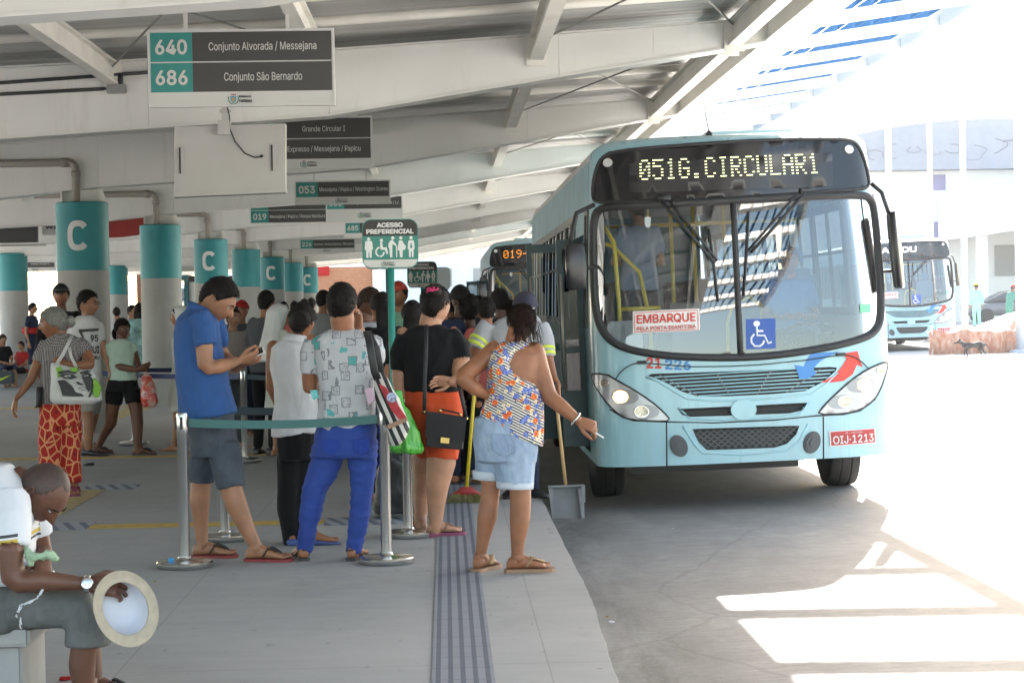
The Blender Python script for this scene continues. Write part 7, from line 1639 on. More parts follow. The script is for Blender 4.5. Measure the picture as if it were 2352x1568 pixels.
# black bag on the floor by the sign post
f = Fig('', 13.9, K6); b = MB(); f.rings(b, [(985, 640, 700, .10), (1040, 600, 740, .18), (1110, 580, 785, .22), (1190, 572, 800, .24), (1262, 572, 792, .22)], 28, 2.6); v_, f_, n_ = remesh(b, .016, 3); v_ = folds(v_, n_, .025, 7, 2.0, (1, 1, .7)); v_ = [V((p.x, p.y, max(p.z, .004))) for p in v_]; o = MB(); o.add(v_, f_); bb = empty('duffel_bag', f.P(690, 1262), 'big black duffel bag with green edge slumped on the floor', 'duffel bag'); o.build('bag_body', mat('bag_nylon_black', (.010, .012, .014), .55, bump=.3, bscale=30), bb, True)
b = MB(); b.smooth = True; b.tube([f.P(715, 1020, -.2), f.P(765, 1090, -.22), f.P(797, 1180, -.2), f.P(797, 1250, -.15)], .012, 8); b.build('piping', mat('piping_green', (.02, .22, .20), .5), bb)

# ================================================================== SIGNS
sg_teal = mat('sign_teal', (.035, .26, .235), .5); sg_grey = mat('sign_charcoal', (.060, .058, .056), .5); sg_white = mat('sign_white', (.60, .60, .575), .45); sg_txt = mat('sign_letters', (.66, .66, .63), .5); sg_frame = mat('sign_frame_white', (.62, .62, .60), .4)
crest_b = mat('crest_blue', (.10, .32, .50), .5); crest_g = mat('crest_green', (.10, .26, .16), .5); crest_y = mat('crest_gold', (.50, .34, .06), .5); txt_dk = mat('sign_dark_letters', (.05, .05, .055), .5)
def crest(parent, c, h, words=True):
    """town crest: shield with tower between two branches, and the town hall's name"""
    e = V((0, -.0015, 0)); b = MB(); s = h/2
    b.poly([V(c)+V((x*s, 0, z*s)) for x, z in ((-.55, .55), (.55, .55), (.55, -.2), (.35, -.6), (0, -.85), (-.35, -.6), (-.55, -.2))], e); sh = b.build('crest', crest_b, parent)
    b = MB(); b.poly([V(c)+e*1.2+V((x*s, 0, z*s)) for x, z in ((-.3, -.5), (.3, -.5), (.22, .1), (.3, .1), (.3, .28), (.12, .28), (.12, .2), (-.12, .2), (-.12, .28), (-.3, .28), (-.3, .1), (-.22, .1))], e); b.build('tower', crest_y, sh)
    b = MB()
    for sg in (-1, 1):
        b.tube([V(c)+V((sg*x*s, -.0008, z*s)) for x, z in ((.1, -.98), (.55, -.85), (.85, -.45), (.95, .1), (.85, .5))], .09*s, 5)
        for x, z in ((.7, -.7), (.95, -.3), (1.0, .2)): b.ball(V(c)+V((sg*x*s, -.0008, z*s)), V((.16*s, .002, .13*s)), 8, 6)
    b.build('branches', crest_g, sh)
    b = MB(); b.poly([V(c)+V((x*s, 0, z*s)) for x, z in ((-.5, .68), (.5, .68), (.45, .98), (.25, .82), (0, 1.02), (-.25, .82), (-.45, .98))], e); b.build('crown', mat('crest_red', (.40, .08, .05), .5), sh)
    if words:
        b = MB(); text_into(b, 'Prefeitura de', V(c)+V((1.15*h+.0, 0, .22*h)), 1.15*h, .24*h, .012); text_into(b, 'Fortaleza', V(c)+V((1.17*h, 0, -.20*h)), 1.2*h, .34*h, .03); b.build('lettering', txt_dk, parent)
def hang_sign(u, Y, ztop_, rows, label, w=1.3, foot=True, fh=.092, top_to=None, cx=None, hangers=(-.39, .33)):
    if w < 1.2: hangers = (-w*.3, w*.3)
    x = (at(u, 705, Y)).x if cx is None else cx; rh = .215; fh = fh if foot else .0; H = rh*len(rows)+fh+.01
    t = empty('hanging_sign', (x, Y, ztop_-H), label, 'route sign', 'hanging route signs over the platform')
    y0 = Y-.02; b = MB(); b.box((x-w/2, Y-.02, ztop_-H), (x+w/2, Y+.02, ztop_), bev=.003); b.build('board', sg_white, t)
    b = MB(); 
    for z0_, z1_ in ((ztop_-.008, ztop_+.006), (ztop_-H-.006, ztop_-H+.006)): b.box((x-w/2-.008, Y-.027, z0_), (x+w/2+.008, Y+.026, z1_))
    for x0 in (x-w/2-.008, x+w/2-.006): b.box((x0, Y-.0265, ztop_-H+.006), (x0+.014, Y+.0255, ztop_-.008))
    b.build('sign_frame', sg_frame, t)
    for i, (num, name) in enumerate(rows):
        z1_ = ztop_-.012-i*rh; z0_ = z1_-rh+.010; nw = w*.235
        b = MB(); b.box((x-w/2+.012, y0-.004, z0_), (x-w/2+nw, y0-.0005, z1_)); n_ = b.build('number_plate', sg_teal, t)
        b = MB(); text_into(b, num, V((x-w/2+.012+(nw-.012)/2, y0-.004, (z0_+z1_)/2)), .225, .108, .05); b.build('lettering', sg_txt, n_)
        b = MB(); b.box((x-w/2+nw+.001, y0-.004, z0_), (x+w/2-.012, y0-.0005, z1_)); n_ = b.build('name_plate', sg_grey, t)
        b = MB(); tw = min(w*.725, .0262*len(name)); g_ = .074 if any(ch in 'gjpqyJ' for ch in name) else .058; text_into(b, name, V((x-w/2+nw+(w-nw)/2, y0-.004, (z0_+z1_)/2-.006)), tw, g_, .008); b.build('lettering', sg_txt, n_)
    if foot: crest(t, V((x-.06-.0, y0-.0005, ztop_-H+fh/2+.002)), .074 if fh < .1 else .10)
    for hx in hangers: b = MB(); b.box((x+hx-.013, Y-.013, ztop_), (x+hx+.013, Y+.013, ztop(x+hx)+.11)); b.build('hanger', sg_frame, t)
    return t
hang_sign(566, 14.2, 3.44, [('640', 'Conjunto Alvorada / Messejana'), ('686', 'Conjunto São Bernardo')], 'route sign 640 Conjunto Alvorada and 686 Conjunto São Bernardo, largest of the hanging signs')
hang_sign(718, 20.9, 3.46, [('051', 'Grande Circular I'), ('031', 'Expresso / Messejana / Papicu')], 'route sign reading Grande Circular I and Expresso, partly behind the grey screen case')
hang_sign(792, 27.6, 3.22, [('053', 'Messejana / Papicu / Washington Soares')], 'route sign 053 Messejana / Papicu / Washington Soares')
hang_sign(667, 34.3, 3.385, [('004', 'Messejana / Papicu / Cambeba / LJ'), ('019', 'Messejana / Papicu / Parque Manibura')], 'route sign 004 over 019 Parque Manibura', foot=False)
hang_sign(841, 34.35, 3.385, [('068', 'Messejana / Papicu / Cambeba / LJ')], 'route sign 068 behind sign 053, above the preferential sign', fh=.205)
hang_sign(869, 41.0, 3.22, [('685', 'Messejana')], 'route sign 685 half hidden by the preferential sign')
hang_sign(755, 47.7, 3.12, [('226', 'Expresso / Antônio Bezerra / Messejana')], 'small far route sign 226')
hang_sign(-14, 50.0, 2.86, [('055', 'Grande Circular II')], 'route sign with number ending 55, cut by the picture edge', w=.75)
hang_sign(84, 52.0, 2.88, [('', '')] if False else [('021', 'Grande Circular II')], 'small route sign beside the plain column of the far row', w=1.0)
# small white wi-fi notice and black screen, red banner at the far left
b = MB(); q0 = at(130, 527, 36.5); wf = empty('wifi_sign', q0, 'small white WIFI notice hanging beside the first lettered column', 'notice'); b.box((q0.x-.26, 36.48, q0.z-.10), (q0.x+.26, 36.5, q0.z+.10)); b.build('board', sg_white, wf); b = MB(); text_into(b, 'WIFI', V((q0.x-.02, 36.48, q0.z+.045)), .36, .07, .05); b.build('lettering', txt_dk, wf)
b = MB(); b.box((q0.x-.20, 36.485, q0.z+.1), (q0.x-.18, 36.495, 3.35)); b.box((q0.x+.18, 36.485, q0.z+.1), (q0.x+.20, 36.495, 3.35)); b.build('hanger', sg_frame, wf)
q0 = at(28, 540, 36); b = MB(); bs = empty('display_screen', q0, 'black hanging display screen at the far left under the canopy', 'screen'); b.box((q0.x-.50, 35.95, q0.z-.14), (q0.x+.46, 36.05, q0.z+.16), bev=.01); b.build('case', trim_blk, bs); b = MB(); b.box((q0.x-.6, 35.98, q0.z-.20), (q0.x+.6, 36.02, q0.z-.165)); b.box((q0.x-.03, 35.98, q0.z+.16), (q0.x+.03, 36.02, 3.4)); b.build('bracket', gry, bs)
b = MB(); pts = [at(u_, v_, 33.2) for u_, v_ in ((250, 503), (343, 494), (343, 528), (318, 540), (280, 545), (250, 546))]; bn = empty('banner', pts[4], 'hanging red banner between the two nearest teal columns', 'banner'); b.poly(pts, (0, .01, 0)); b.build('cloth', mat('banner_red', (.28, .025, .02), .7), bn); b = MB(); b.tube([at(246, 503, 33.2), at(347, 493, 33.2)], .012, 8); b.tube([at(262, 502, 33.2), at(262, 440, 33.2)], .006, 6); b.tube([at(332, 494, 33.2), at(332, 435, 33.2)], .006, 6); b.build('rod', gry, bn)
# grey screen case seen from behind
tvY = 17.0; q0 = at(400, 292, tvY); q1 = at(655, 284, tvY); q2 = at(400, 445, tvY); q3 = at(655, 434, tvY); tv = empty('screen_case', (q0+q3)/2, 'light grey hanging screen case seen from behind, with two slotted handles', 'screen')
tvm = mat('case_grey_paint', (.50, .49, .465), .45, var=.05, vscale=3); b = MB(); D_ = V((0, .16, 0)); b.hexa([q2, q3, q3+D_, q2+D_, q0, q1, q1+D_, q0+D_]); cs = b.build('case', tvm, tv)
b = MB(); b.hexa([q2+V((-.006, -.025, -.03)), q3+V((.006, -.025, -.03)), q3+V((.006, .17, -.03)), q2+V((-.006, .17, -.03)), q2+V((-.006, -.025, -.001)), q3+V((.006, -.025, -.001)), q3+V((.006, .17, -.001)), q2+V((-.006, .17, -.001))]); b.build('lower_lip', tvm, tv)
for u in (418, 629):
    b = MB(); a = at(u, 366+(523-u)*.03, tvY-.002); b.box((a.x-.026, a.y-.012, a.z-.12), (a.x+.022, a.y, a.z+.12), bev=.004); h_ = b.build('slot_plate', tvm, tv); b = MB(); b.box((a.x-.022, a.y-.0135, a.z-.11), (a.x-.008, a.y-.0122, a.z+.11)); b.build('slot', dk_slot, h_)
b = MB(); a = at(518, 285, tvY+.06); b.box((a.x-.028, a.y-.028, a.z), (a.x+.028, a.y+.028, ztop(a.x)+.11)); b.box((a.x-.05, a.y-.15, a.z-.10), (a.x+.05, a.y-.061, a.z+.02)); b.box((a.x-.045, a.y-.045, a.z+.10), (a.x+.045, a.y+.045, a.z+.12)); b.build('mount', tvm, tv)
b = MB(); b.smooth = True; b.tube([at(522, 245, 16.9), at(527, 268, 16.9), at(528, 296, 16.95), at(540, 325, 16.985), at(562, 352, 16.985), at(585, 362, 16.985), at(600, 360, 16.995)], .006, 6); b.ball(at(601, 359, 16.99), .014, 10, 8); b.build('cable', blk, tv)

# preferential access signs
pole_g = mat('sign_pole_green', (.025, .235, .195), .4); back_g = mat('sign_back_grey', (.30, .30, .30), .5)
def rrect(w_, h_, r, n=6, c=(0, 0)):
    out = []
    for cx_, cz_, a0 in ((w_/2-r, h_/2-r, 0), (-w_/2+r, h_/2-r, 90), (-w_/2+r, -h_/2+r, 180), (w_/2-r, -h_/2+r, 270)):
        out += [(cx_+r*math.cos(R(a0+90*i/n))+c[0], cz_+r*math.sin(R(a0+90*i/n))+c[1]) for i in range(n+1)]
    return out
def access_sign(u, Y, zc, label, px, w=.405, h=.355, detail=True, flip=False):
    x = at(u, 600, Y).x; t = empty('preferential_sign', (x, Y, 0), label, 'access sign'); P = lambda pts, y: [V((x+a, y, zc+c)) for a, c in pts]
    b = MB(); b.poly(P(rrect(w, h, .065), Y-.012), (0, .012, 0)); b.build('back_plate', pole_g if not flip else back_g, t)
    if not flip:
        rr = rrect(w-.012, h-.012, .06); zt_, zb_ = .055, -.115
        def clip(lo, hi): return [(a, max(lo, min(hi, c))) for a, c in rr]
        for nm, lo, hi, m_ in (('heading_panel', zt_+.001, 1, mat('sign_black', (.022, .018, .016), .4)), ('symbol_panel', zb_+.001, zt_-.001, mat('sign_green', (.035, .225, .175), .4)), ('foot_panel', -1, zb_-.001, sg_white)):
            pl = clip(lo, hi); ded = [p for i, p in enumerate(pl) if p != pl[i-1]]; b = MB(); b.poly(P(ded, Y-.0155), (0, .003, 0)); b.build(nm, m_, t)
        b = MB(); text_into(b, 'ACESSO', V((x, Y-.0157, zc+.135)), .19, .036, .09); text_into(b, 'PREFERENCIAL', V((x, Y-.0157, zc+.088)), .345, .036, .09); b.build('lettering', decal_white, t)
        def fig(c, parts, nm):
            b = MB(); y = Y-.0168
            for kind, *a in parts:
                if kind == 'o': b.poly(P([(c+a[0]+a[2]*math.cos(R(24*i)), a[1]+a[2]*math.sin(R(24*i))) for i in range(15)], y), (0, .001, 0))
                elif kind == 'p': b.poly(P([(c+p, q) for p, q in a[0]], y-.0003), (0, .001, 0))
                elif kind == 'l': b.tube(P([(c+p, q) for p, q in a[0]], y), [(a[1], .0008)]*len(a[0]), 6, side=V((1, 0, 0)) if abs(a[0][0][0]-a[0][-1][0]) < abs(a[0][0][1]-a[0][-1][1]) else V((0, 0, 1)))
            b.build(nm, decal_white, t)
        body = lambda ww: [(-ww, .012), (-ww*.7, .022), (ww*.7, .022), (ww, .012), (ww*1.15, -.04), (ww*.8, -.045), (ww*.75, -.10), (.004, -.10), (.003, -.06), (-.003, -.06), (-.004, -.10), (-ww*.75, -.10), (-ww*.8, -.045), (-ww*1.15, -.04)]
        fig(-.155, [('o', 0, .035, .012), ('p', body(.026))], 'stout_figure')
        fig(-.075, [('o', .012, .024, .012), ('p', [(.002, .010), (.018, .010), (.022, -.025), (.044, -.028), (.048, -.020), (.060, -.072), (.050, -.078), (.036, -.045), (.004, -.042)]), ('l', [(.030, -.060), (.024, -.080), (.006, -.092), (-.014, -.088), (-.028, -.070), (-.028, -.048), (-.014, -.030), (-.002, -.026)], .006)], 'wheelchair_figure')
        fig(.010, [('o', .010, .040, .012), ('p', [(-.022, .0), (-.008, .022), (.010, .026), (.018, .012), (.036, -.008), (.030, -.016), (.006, -.004), (.004, -.100), (-.012, -.100), (-.016, -.04), (-.024, -.02)]), ('l', [(.032, -.012), (.036, -.02), (.036, -.098)], .004)], 'elderly_figure')
        fig(.078, [('o', 0, .040, .012), ('p', [(-.014, .022), (.010, .022), (.020, .0), (.036, -.020), (.030, -.045), (.012, -.050), (.010, -.100), (-.008, -.100), (-.012, -.050), (-.026, -.048)])], 'expecting_figure')
        fig(.152, [('o', 0, .040, .012), ('p', body(.022))], 'carrying_figure')
        b = MB(); b.ball(V((x+.152, Y-.019, zc-.005)), V((.006, .001, .006)), 8, 6); b.poly(P([(.143, -.02), (.148, -.014), (.157, -.014), (.162, -.02), (.156, -.036), (.149, -.036)], Y-.019), (0, .0008, 0)); b.build('infant_symbol', mat('sign_green', (.035, .225, .175), .4), t)
        crest(t, V((x-.045, Y-.0157, zc-.146)), .042)
    b = MB(); b.smooth = True; zp = zc-h/2+.02; b.tube([(x, Y+.026, .02), (x, Y+.026, zp+.06)], .0255, 16); b.build('pole', pole_g if not flip else mat('pole_dark', (.03, .06, .06), .5), t)
    b = MB(); b.lathe((x, Y+.026, 0), [(.17, .002), (.17, .014), (.05, .018), (.03, .03)], 28); b.build('base', pole_g, t)
    b = MB(); b.box((x-.06, Y+.0005, zc-.06), (x+.06, Y+.012, zc-.03)); b.box((x-.06, Y+.0005, zc+.03), (x+.06, Y+.012, zc+.06)); b.build('clamp', back_g, t)
    return t
access_sign(897, 14.5, 1.925, 'biggest ACESSO PREFERENCIAL sign on a green pole in the middle of the queue', .405)
access_sign(892, 16.8, 1.96, 'grey backed access sign turned away, close behind the biggest one', .405, flip=True)
access_sign(969, 27.0, 1.90, 'smaller ACESSO PREFERENCIAL sign on a green pole, above the black hair bun', .405)
access_sign(1004, 31.0, 1.90, 'grey backed access sign peeking out beside the smaller preferential sign', .405, flip=True)

# ================================================================== BENCHES, LITTER
bench_m = mat('bench_concrete', (.30, .29, .275), .8, var=.1, vscale=6, bump=.2, bscale=40)
f = seated; q = f.P(360, 1240, -.22); bn = empty('bench', (q.x-.8, 7.5, 0), 'concrete bench under the seated man', 'bench'); b = MB(); b.box((q.x-2.2, 7.22, .26), (q.x-.13, 7.75, .345), bev=.012); b.build('seat', bench_m, bn); b = MB(); b.box((q.x-2.15, 7.27, 0), (q.x-.17, 7.70, .26), bev=.01); b.build('plinth', bench_m, bn)
q = at(20, 850, 40.4); bn = empty('bench', (q.x, 40.4, 0), 'far concrete bench with children sitting on it', 'bench'); b = MB(); b.box((q.x-1.6, 40.1, .36), (q.x+.9, 40.65, .44), bev=.012); b.build('seat', bench_m, bn); b = MB(); b.box((q.x-1.5, 40.18, 0), (q.x+.8, 40.6, .36)); b.build('plinth', bench_m, bn)
def litter(u, v, z, label, m_, s_=.03):
    q = onz(u, v, z); b = MB(); b.ball(q+V((0, 0, s_*.3)), V((s_, s_*.7, s_*.3)), 8, 5); b.v = [tuple(V(p)+V((1, 0, .4))*noise.noise(V(p)*60)*s_*.5) for p in b.v]; b.v = [(p[0], p[1], max(p[2], z+.002)) for p in b.v]; tag(b.build('litter', m_, None, False), label, 'litter')
litter(1405, 1430, rz(.75), 'crumpled white paper scrap on the road near the kerb', decal_white, .022); litter(1395, 1417, rz(.75), 'tiny yellow wrapper beside the paper scrap on the road', gold, .014); litter(355, 1336, 0, 'tiny yellow scrap on the floor near the hat', gold, .012); litter(150, 1562, 0, 'small red wrapper on the floor by the bench', red_c, .03); litter(205, 1070, 0, 'dark scrap on the floor beside the animal print trousers', strap_blk, .05); litter(1545, 1214, rz(1.5), 'small white speck of litter under the bus front', decal_white, .012)

# ================================================================== BACKGROUND
bus2 = make_bus('second city bus with lit orange 019-P display, behind the boarding queue', hero=False, text='019-P', ledm=led_o, number=False); bus2.location = (2.26, 43.0, rz(2.2))
pap = make_bus('sunlit blue PAPICU bus standing by the orange netting', hero=False, text='PAPICU', ledm=mat('led_white', (1, 1, 1), .5, emit=.4), number=False); pap.location = (13.25, 56.0, rz(13)); pap.rotation_euler = (0, 0, R(-3))
far_bus = copy_tree(pap); far_bus.location = (-15.3, 74.0, -.33); far_bus['label'] = 'pale bus beyond the platform at the far left, behind the columns'
def slab(name, a, c, m_, parent=None): b = MB(); b.box(a, c); return b.build(name, m_, parent)
pale = mat('wall_pale_tile', (.62, .66, .70), .5, var=.05, vscale=3); white_w = mat('wall_white', (.72, .72, .70), .6, var=.04, vscale=1)
BR = NT('brick_orange', .8); bt = BR.new('ShaderNodeTexBrick'); bt.inputs['Color1'].default_value = (.34, .14, .07, 1); bt.inputs['Color2'].default_value = (.42, .19, .095, 1); bt.inputs['Mortar'].default_value = (.36, .23, .15, 1); bt.inputs['Scale'].default_value = 4.5; BR.l.new(BR.map((1, 1, 1), (R(90), 0, 0)), bt.inputs['Vector']); BR.color(bt.outputs[0])
e = empty('terminal_building', (-1, 112, 0), 'pale tiled building closing the view beyond the end of the platform', 'building'); slab('wall', (-14, 112, -.33), (9, 118, 7), pale, e)
for x0, w_ in ((-1.2, 1.6), (1.6, .9), (-9, 2)): slab('window', (x0, 111.95, 2.6), (x0+w_, 111.996, 3.6), gry, e)
q0 = at(736, 640, 78); q1 = at(856, 640, 78); e = empty('brick_kiosk', (q0.x, 78, 0), 'orange brick kiosk wall with a red corner at the platform end', 'kiosk'); slab('wall', (q0.x-3.2, 78, -.33), (q1.x, 81, 3.08), BR.m, e); slab('red_panel', (q0.x-.3, 77.9, 2.75), (q0.x+.35, 77.99, 3.15), red_c, e); slab('pilaster', (q1.x+.003, 77.8, -.33), (q1.x+.24, 81, 3.08), white_w, e)
teal_f = mat('kiosk_teal_frame', (.03, .13, .15), .5)
e = empty('service_kiosk', (-7.5, 63, 0), 'white service kiosk with teal door frame and air conditioner behind the columns', 'kiosk'); slab('wall', (-8.05, 63, 0), (-5.6, 66, 2.55), white_w, e); slab('brick_panel', (-9.75, 63.4, 0), (-9.3, 66, 2.65), BR.m, e)
slab('door_frame', (-9.25, 62.9, 0), (-9.12, 66, 2.6), teal_f, e); slab('door_frame', (-8.2, 62.9, 0), (-8.06, 66, 2.6), teal_f, e); slab('lintel', (-9.119, 62.9, 2.45), (-8.201, 66, 2.6), teal_f, e); slab('shelf', (-8.0, 62.5, 1.5), (-5.7, 62.99, 1.62), teal_f, e); slab('counter', (-8.0, 62.4, .9), (-5.7, 62.98, 1.0), decal_white, e); slab('fascia', (-8.05, 62.9, 2.38), (-5.6, 62.996, 2.55), trim_blk, e)
ac = slab('air_conditioner', (-7.85, 62.55, 1.85), (-7.05, 62.98, 2.34), white_w, e); b = MB(); b.lathe((-7.62, 62.545, 2.1), [(.0, 0), (.17, 0), (.17, .02), (.15, .022)], 24, M=Matrix.Rotation(R(90), 4, 'X')); b.build('fan_grille', dk_slot, ac)
# mesh fence on the far left
e = empty('mesh_fence', (-20, 96, 0), 'white wire mesh fence beyond the far bus', 'fence'); b = MB()
for i in range(60): b.box((-30+.3*i, 96, -.3), (-30+.3*i+.03, 96.03, 4.2))
for k in range(15): b.box((-30, 96.031, -.1+.3*k), (-12, 96.05, -.07+.3*k))
b.build('wire_mesh', mat('fence_wire', (.45, .50, .55), .5), e)
for x in (-28, -24, -20, -16, -12.2): b = MB(); b.tube([(x, 96.1, -.33), (x, 96.1, 4.3)], .05, 8); b.build('fence_post', sg_frame, e)
# hall with curved roof, canopy and columns in the sun
hall = mat('hall_sheet_blue', (.25, .265, .31), .6, var=.05, vscale=2)
e = empty('hall_building', (28, 96, 0), 'big sunlit hall with curved blue grey gable, white canopy and white columns', 'building')
b = MB(); pts = [(18.2, 7.7), (46, 7.7)]+[(46-27.8*t/24, 10.15-1.45*abs((46-27.8*t/24-26.5)/9.5)**2 if 46-27.8*t/24 < 36 else 8.7) for t in range(25)]; b.poly([(x, 96, max(7.7, z)) for x, z in pts], (0, 6, 0)); b.build('gable', hall, e)
slab('wall', (17.5, 97, -.02), (48, 103, 7.69), white_w, e); slab('side_wing', (8, 104, -.02), (17.4, 110, 6.8), white_w, e)
b = MB(); pts = []
for t in range(13): x = 24.2+(48-24.2)*t/12; pts.append((x, 4.25+.9*(1-math.exp(-(x-24.2)/6))))
b.poly([(x, 90, z) for x, z in pts]+[(48, 90, 7.4), (24.2, 90, 6.55)], (0, 6.9, 0)); b.build('canopy', white_w, e)
for x in (24.6, 28.4, 32.2): slab('column', (x, 91, -.02), (x+.42, 91.5, 4.4), white_w, e)
vio = mat('door_violet', (.22, .20, .33), .6)
for x, z0, z1, w_ in ((24.0, 1.9, 5.2, .7), (24.0, 6.75, 7.5, .6), (30.2, 1.2, 5.0, .55), (27.0, 2.5, 4.0, 1.2)): slab('window', (x, 96.9, z0), (x+w_, 96.99, z1), vio if w_ < 1 else gry, e)
b = MB(); rnd_ = random.Random(12)
for k in range(15):
    cx_ = 20+k*.95; cz_ = 8.15+.35*rnd_.random(); r0_ = rnd_.uniform(.25, .7); pts = [(cx_+r0_*math.cos(a)*(1+.25*math.sin(3*a+k)), 95.97, min(9.4, cz_+.55*r0_*math.sin(a)+.3)) for a in [R(25*i+40*k) for i in range(rnd_.randint(6, 13))]]; b.tube(pts, rnd_.uniform(.012, .025), 5)
b.build('graffiti', mat('graffiti_grey', (.17, .175, .20), .7), e)
pole_w = mat('pole_white', (.58, .60, .64), .5)
def lamp_post(u, Y, H, r, label, head=False):
    x = at(u, 700, Y).x; e = empty('lamp_post', (x, Y, rz(x)), label, 'pole'); b = MB(); b.smooth = True; b.tube([(x, Y, rz(x)), (x, Y, H)], [r, r*.8], 14); b.build('pole', pole_w, e); b = MB(); b.lathe((x, Y, rz(x)), [(r*2, 0), (r*2, .06), (r*1.1, .1)], 16); b.build('base', pole_w, e)
    if head: b = MB(); b.tube([(x, Y, H), (x-.5, Y-.2, H+.25)], r*.5, 8); b.box((x-.95, Y-.35, H+.2), (x-.45, Y-.1, H+.32), bev=.03); b.build('lamp_head', pole_w, e)
lamp_post(2216, 60, 11.5, .10, 'slim white pole rising in front of the worker in pale green'); lamp_post(2347, 52, 12, .17, 'thick pale pole at the picture edge'); lamp_post(2045, 70, 8.6, .13, 'white pole just beyond the mirror of the boarding bus'); lamp_post(2140, 82, 10.4, .12, 'white lamp post in front of the graffiti gable', True); lamp_post(1960, 75, 8.9, .11, 'pale leaning pole above the corner of the boarding bus')
# orange netting and heap
NM = NT('orange_netting', .7); nz = NM.tex('Noise', 9.0, NM.map((1, 1, .5)), Detail=6.0); NM.color(NM.ramp(nz.outputs[0], [(.35, (.42, .17, .10)), (.65, (.55, .36, .27))]))
e = empty('netting_barrier', (16, 52, 0), 'low orange netting barrier along the road behind the dog', 'barrier'); b = MB(); pts = []
for i in range(41):
    x = 12.7+7*i/40; pts.append((x, 52+.12*math.sin(i*1.7)+.08*math.sin(i*.6), .58+.13*noise.noise(V((i*.45, 2, 3)))+.05*noise.noise(V((i*1.7, 5, 3)))))
vs = [(x, y, -.02) for x, y, z in pts]+[(x, y-.05, z*.5) for x, y, z in pts]+[(x, y, z) for x, y, z in pts]+[(x, y+.35, z-.02) for x, y, z in pts]; n = 41
b.add(vs, [(j*n+i, j*n+i+1, (j+1)*n+i+1, (j+1)*n+i) for j in range(3) for i in range(n-1)]); b.build('net', NM.m, e)
for x in (12.8, 14.6, 16.4, 18.2): b = MB(); b.tube([(x, 52.1, -.02), (x, 52.1, .74)], .025, 8); b.build('stake', pole_w, e)
b = MB(); vs = []; n = 24
for j in range(13):
    for i in range(n+1): x = 15.0+7*i/n; y = 58+4*j/12; h = max(0, math.sin(math.pi*min(1, max(0, (x-15.2)/6.5)))*math.sin(math.pi*j/12))*1.25; vs.append((x, y, -.03+h*(1+.25*noise.noise(V((x*2, y*2, 0))))))
b.add(vs, [(j*(n+1)+i, j*(n+1)+i+1, (j+1)*(n+1)+i+1, (j+1)*(n+1)+i) for j in range(12) for i in range(n)]); tag(b.build('earth_heap', NM.m, None, True), 'heap of reddish earth under orange netting behind the barrier', 'heap')
# parked car by the workers
def car(x, y, z, label):
    e = empty('car', (x, y, z), label, 'car'); cm = mat('car_dark_grey', (.12, .125, .135), .25, coat=.5); b = MB(); b.smooth = True
    b.loft([(V((x+dx, y, z+zc)), V((0, .82*w_, 0)), V((0, 0, h_))) for dx, zc, w_, h_ in ((-2.0, .55, .8, .18), (-1.9, .56, .95, .25), (-1.0, .60, 1, .30), (.4, .62, 1, .32), (1.7, .62, .97, .30), (2.0, .60, .85, .22))], 20, True, 4.0); b.build('body', cm, e)
    b = MB(); b.smooth = True; b.loft([(V((x+dx, y, z+zc)), V((0, .72*w_, 0)), V((0, 0, h_))) for dx, zc, w_, h_ in ((-1.15, .92, .9, .04), (-.45, 1.12, .92, .24), (.5, 1.15, .92, .27), (1.2, 1.10, .9, .22), (1.75, .95, .85, .05))], 20, True, 4.0); b.build('cabin', mat('car_glass', (.05, .06, .07), .1), e)
    for dx in (-1.25, 1.3):
        for sy in (-.75, .75): b = MB(); b.lathe((0, 0, 0), [(.1, -.1), (.30, -.1), (.32, -.06), (.32, .06), (.30, .1), (.1, .1)], 24); M_ = Matrix.Translation((x+dx, y+sy, z+.32)) @ Matrix.Rotation(R(90), 4, 'X'); b.v = [tuple(M_ @ V(p)) for p in b.v]; b.build('wheel', tyre_m, e, True)
    for sy in (-.5, .5): b = MB(); b.box((x-2.03, y+sy-.15, z+.58), (x-1.96, y+sy+.15, z+.70), bev=.02); b.build('headlight', lamp_dim, e)
car(24.6, 86, .35, 'dark grey car parked behind the workers')
e = empty('verge', (26, 84, 0)); bpy.data.objects.remove(e); b = MB(); b.box((16, 66, -.02), (60, 95, .30)); tag(b.build('pavement', P_.m), kind='structure')
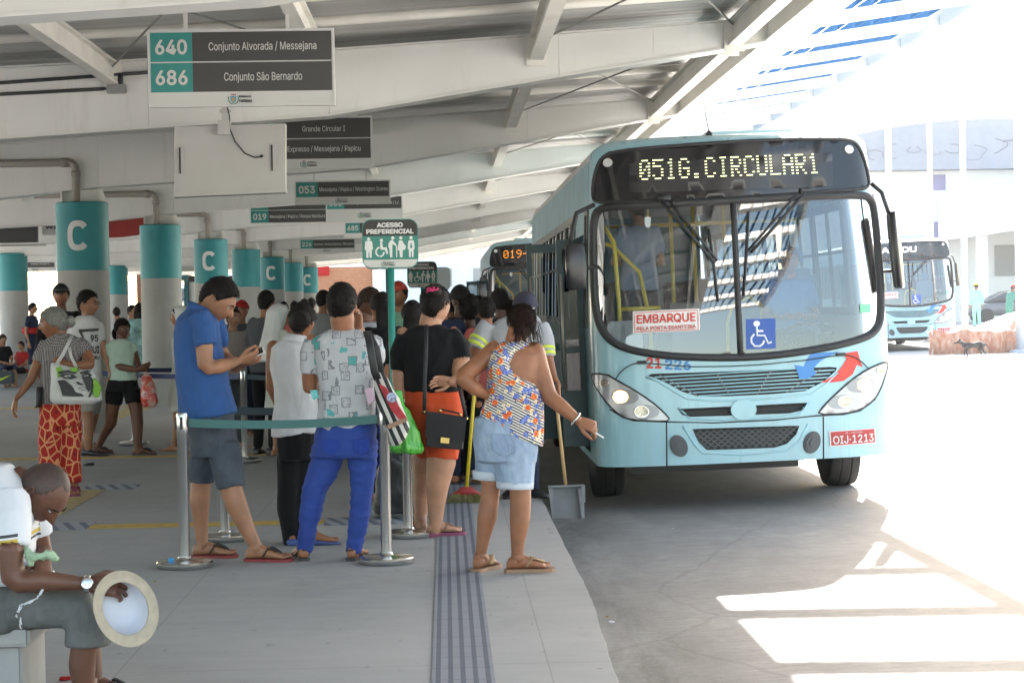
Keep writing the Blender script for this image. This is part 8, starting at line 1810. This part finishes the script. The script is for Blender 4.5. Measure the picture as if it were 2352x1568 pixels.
# the dog
def dog(x, y, z, label):
    b = MB(); b.smooth = True; T = lambda a, c, h: V((x+a, y+c, z+h))
    b.tube([T(.24, 0, .33), T(.16, 0, .34), T(.0, 0, .325), T(-.14, 0, .315), T(-.24, 0, .335)], [(.05, .06), (.065, .085), (.06, .062), (.068, .09), (.045, .06)], 14, side=V((0, 1, 0)), rnd=True)
    b.tube([T(-.22, 0, .35), T(-.30, 0, .40), T(-.36, 0, .415)], [.055, .044, .045], 12, rnd=True); b.tube([T(-.36, 0, .418), T(-.42, 0, .40), T(-.47, 0, .388)], [.045, .030, .022], 12, rnd=True)
    for s_ in (-1, 1):
        b.tube([T(-.34, s_*.032, .44), T(-.335, s_*.045, .48), T(-.345, s_*.05, .50)], [.020, .016, .006], 8)
        fx = .03*s_; b.tube([T(-.19, s_*.05, .32), T(-.18+fx, s_*.055, .24), T(-.195+fx*1.5, s_*.05, .14), T(-.19+fx*1.6, s_*.05, .04), T(-.215+fx*1.6, s_*.05, .014)], [.042, .030, .020, .016, .018], 10, rnd=True)
        b.tube([T(.20, s_*.05, .32), T(.17-fx, s_*.06, .24), T(.22-fx, s_*.055, .16), T(.255-fx*1.5, s_*.05, .12), T(.235-fx*1.5, s_*.05, .04), T(.21-fx*1.5, s_*.05, .014)], [.055, .044, .026, .018, .015, .018], 10, rnd=True)
    b.tube([T(.26, 0, .35), T(.33, 0, .33), T(.38, 0, .25), T(.40, 0, .20)], [.022, .018, .014, .007], 8, rnd=True)
    v_, f_, n_ = remesh(b, .011, 3); o = MB(); o.add(v_, f_); tag(o.build('dog', mat('dog_fur', (.04, .034, .032), .75, var=.3, vscale=20, bump=.3, bscale=90), None, True), label, 'dog')
q = at(2236, 820, 48.5); dog(q.x, 48.5, rz(q.x), 'dark thin dog standing on the sunlit road')

# ================================================================== VEIL: thin scattering volume added to imitate lens glare
hm = bpy.data.materials.new('glare_veil'); hm.use_nodes = True; n = hm.node_tree.nodes; n.clear(); o_ = n.new('ShaderNodeOutputMaterial'); pv = n.new('ShaderNodeVolumePrincipled')
pv.inputs['Color'].default_value = (.95, .96, 1, 1); pv.inputs['Density'].default_value = .0003; pv.inputs['Anisotropy'].default_value = .3; hm.node_tree.links.new(pv.outputs[0], o_.inputs['Volume'])
b = MB(); b.box((-600, -80, -1.4), (700, 1000, 14.5)); tag(b.build('glare_veil', hm), 'thin scattering volume added in place of lens glare', None, None, 'stuff')
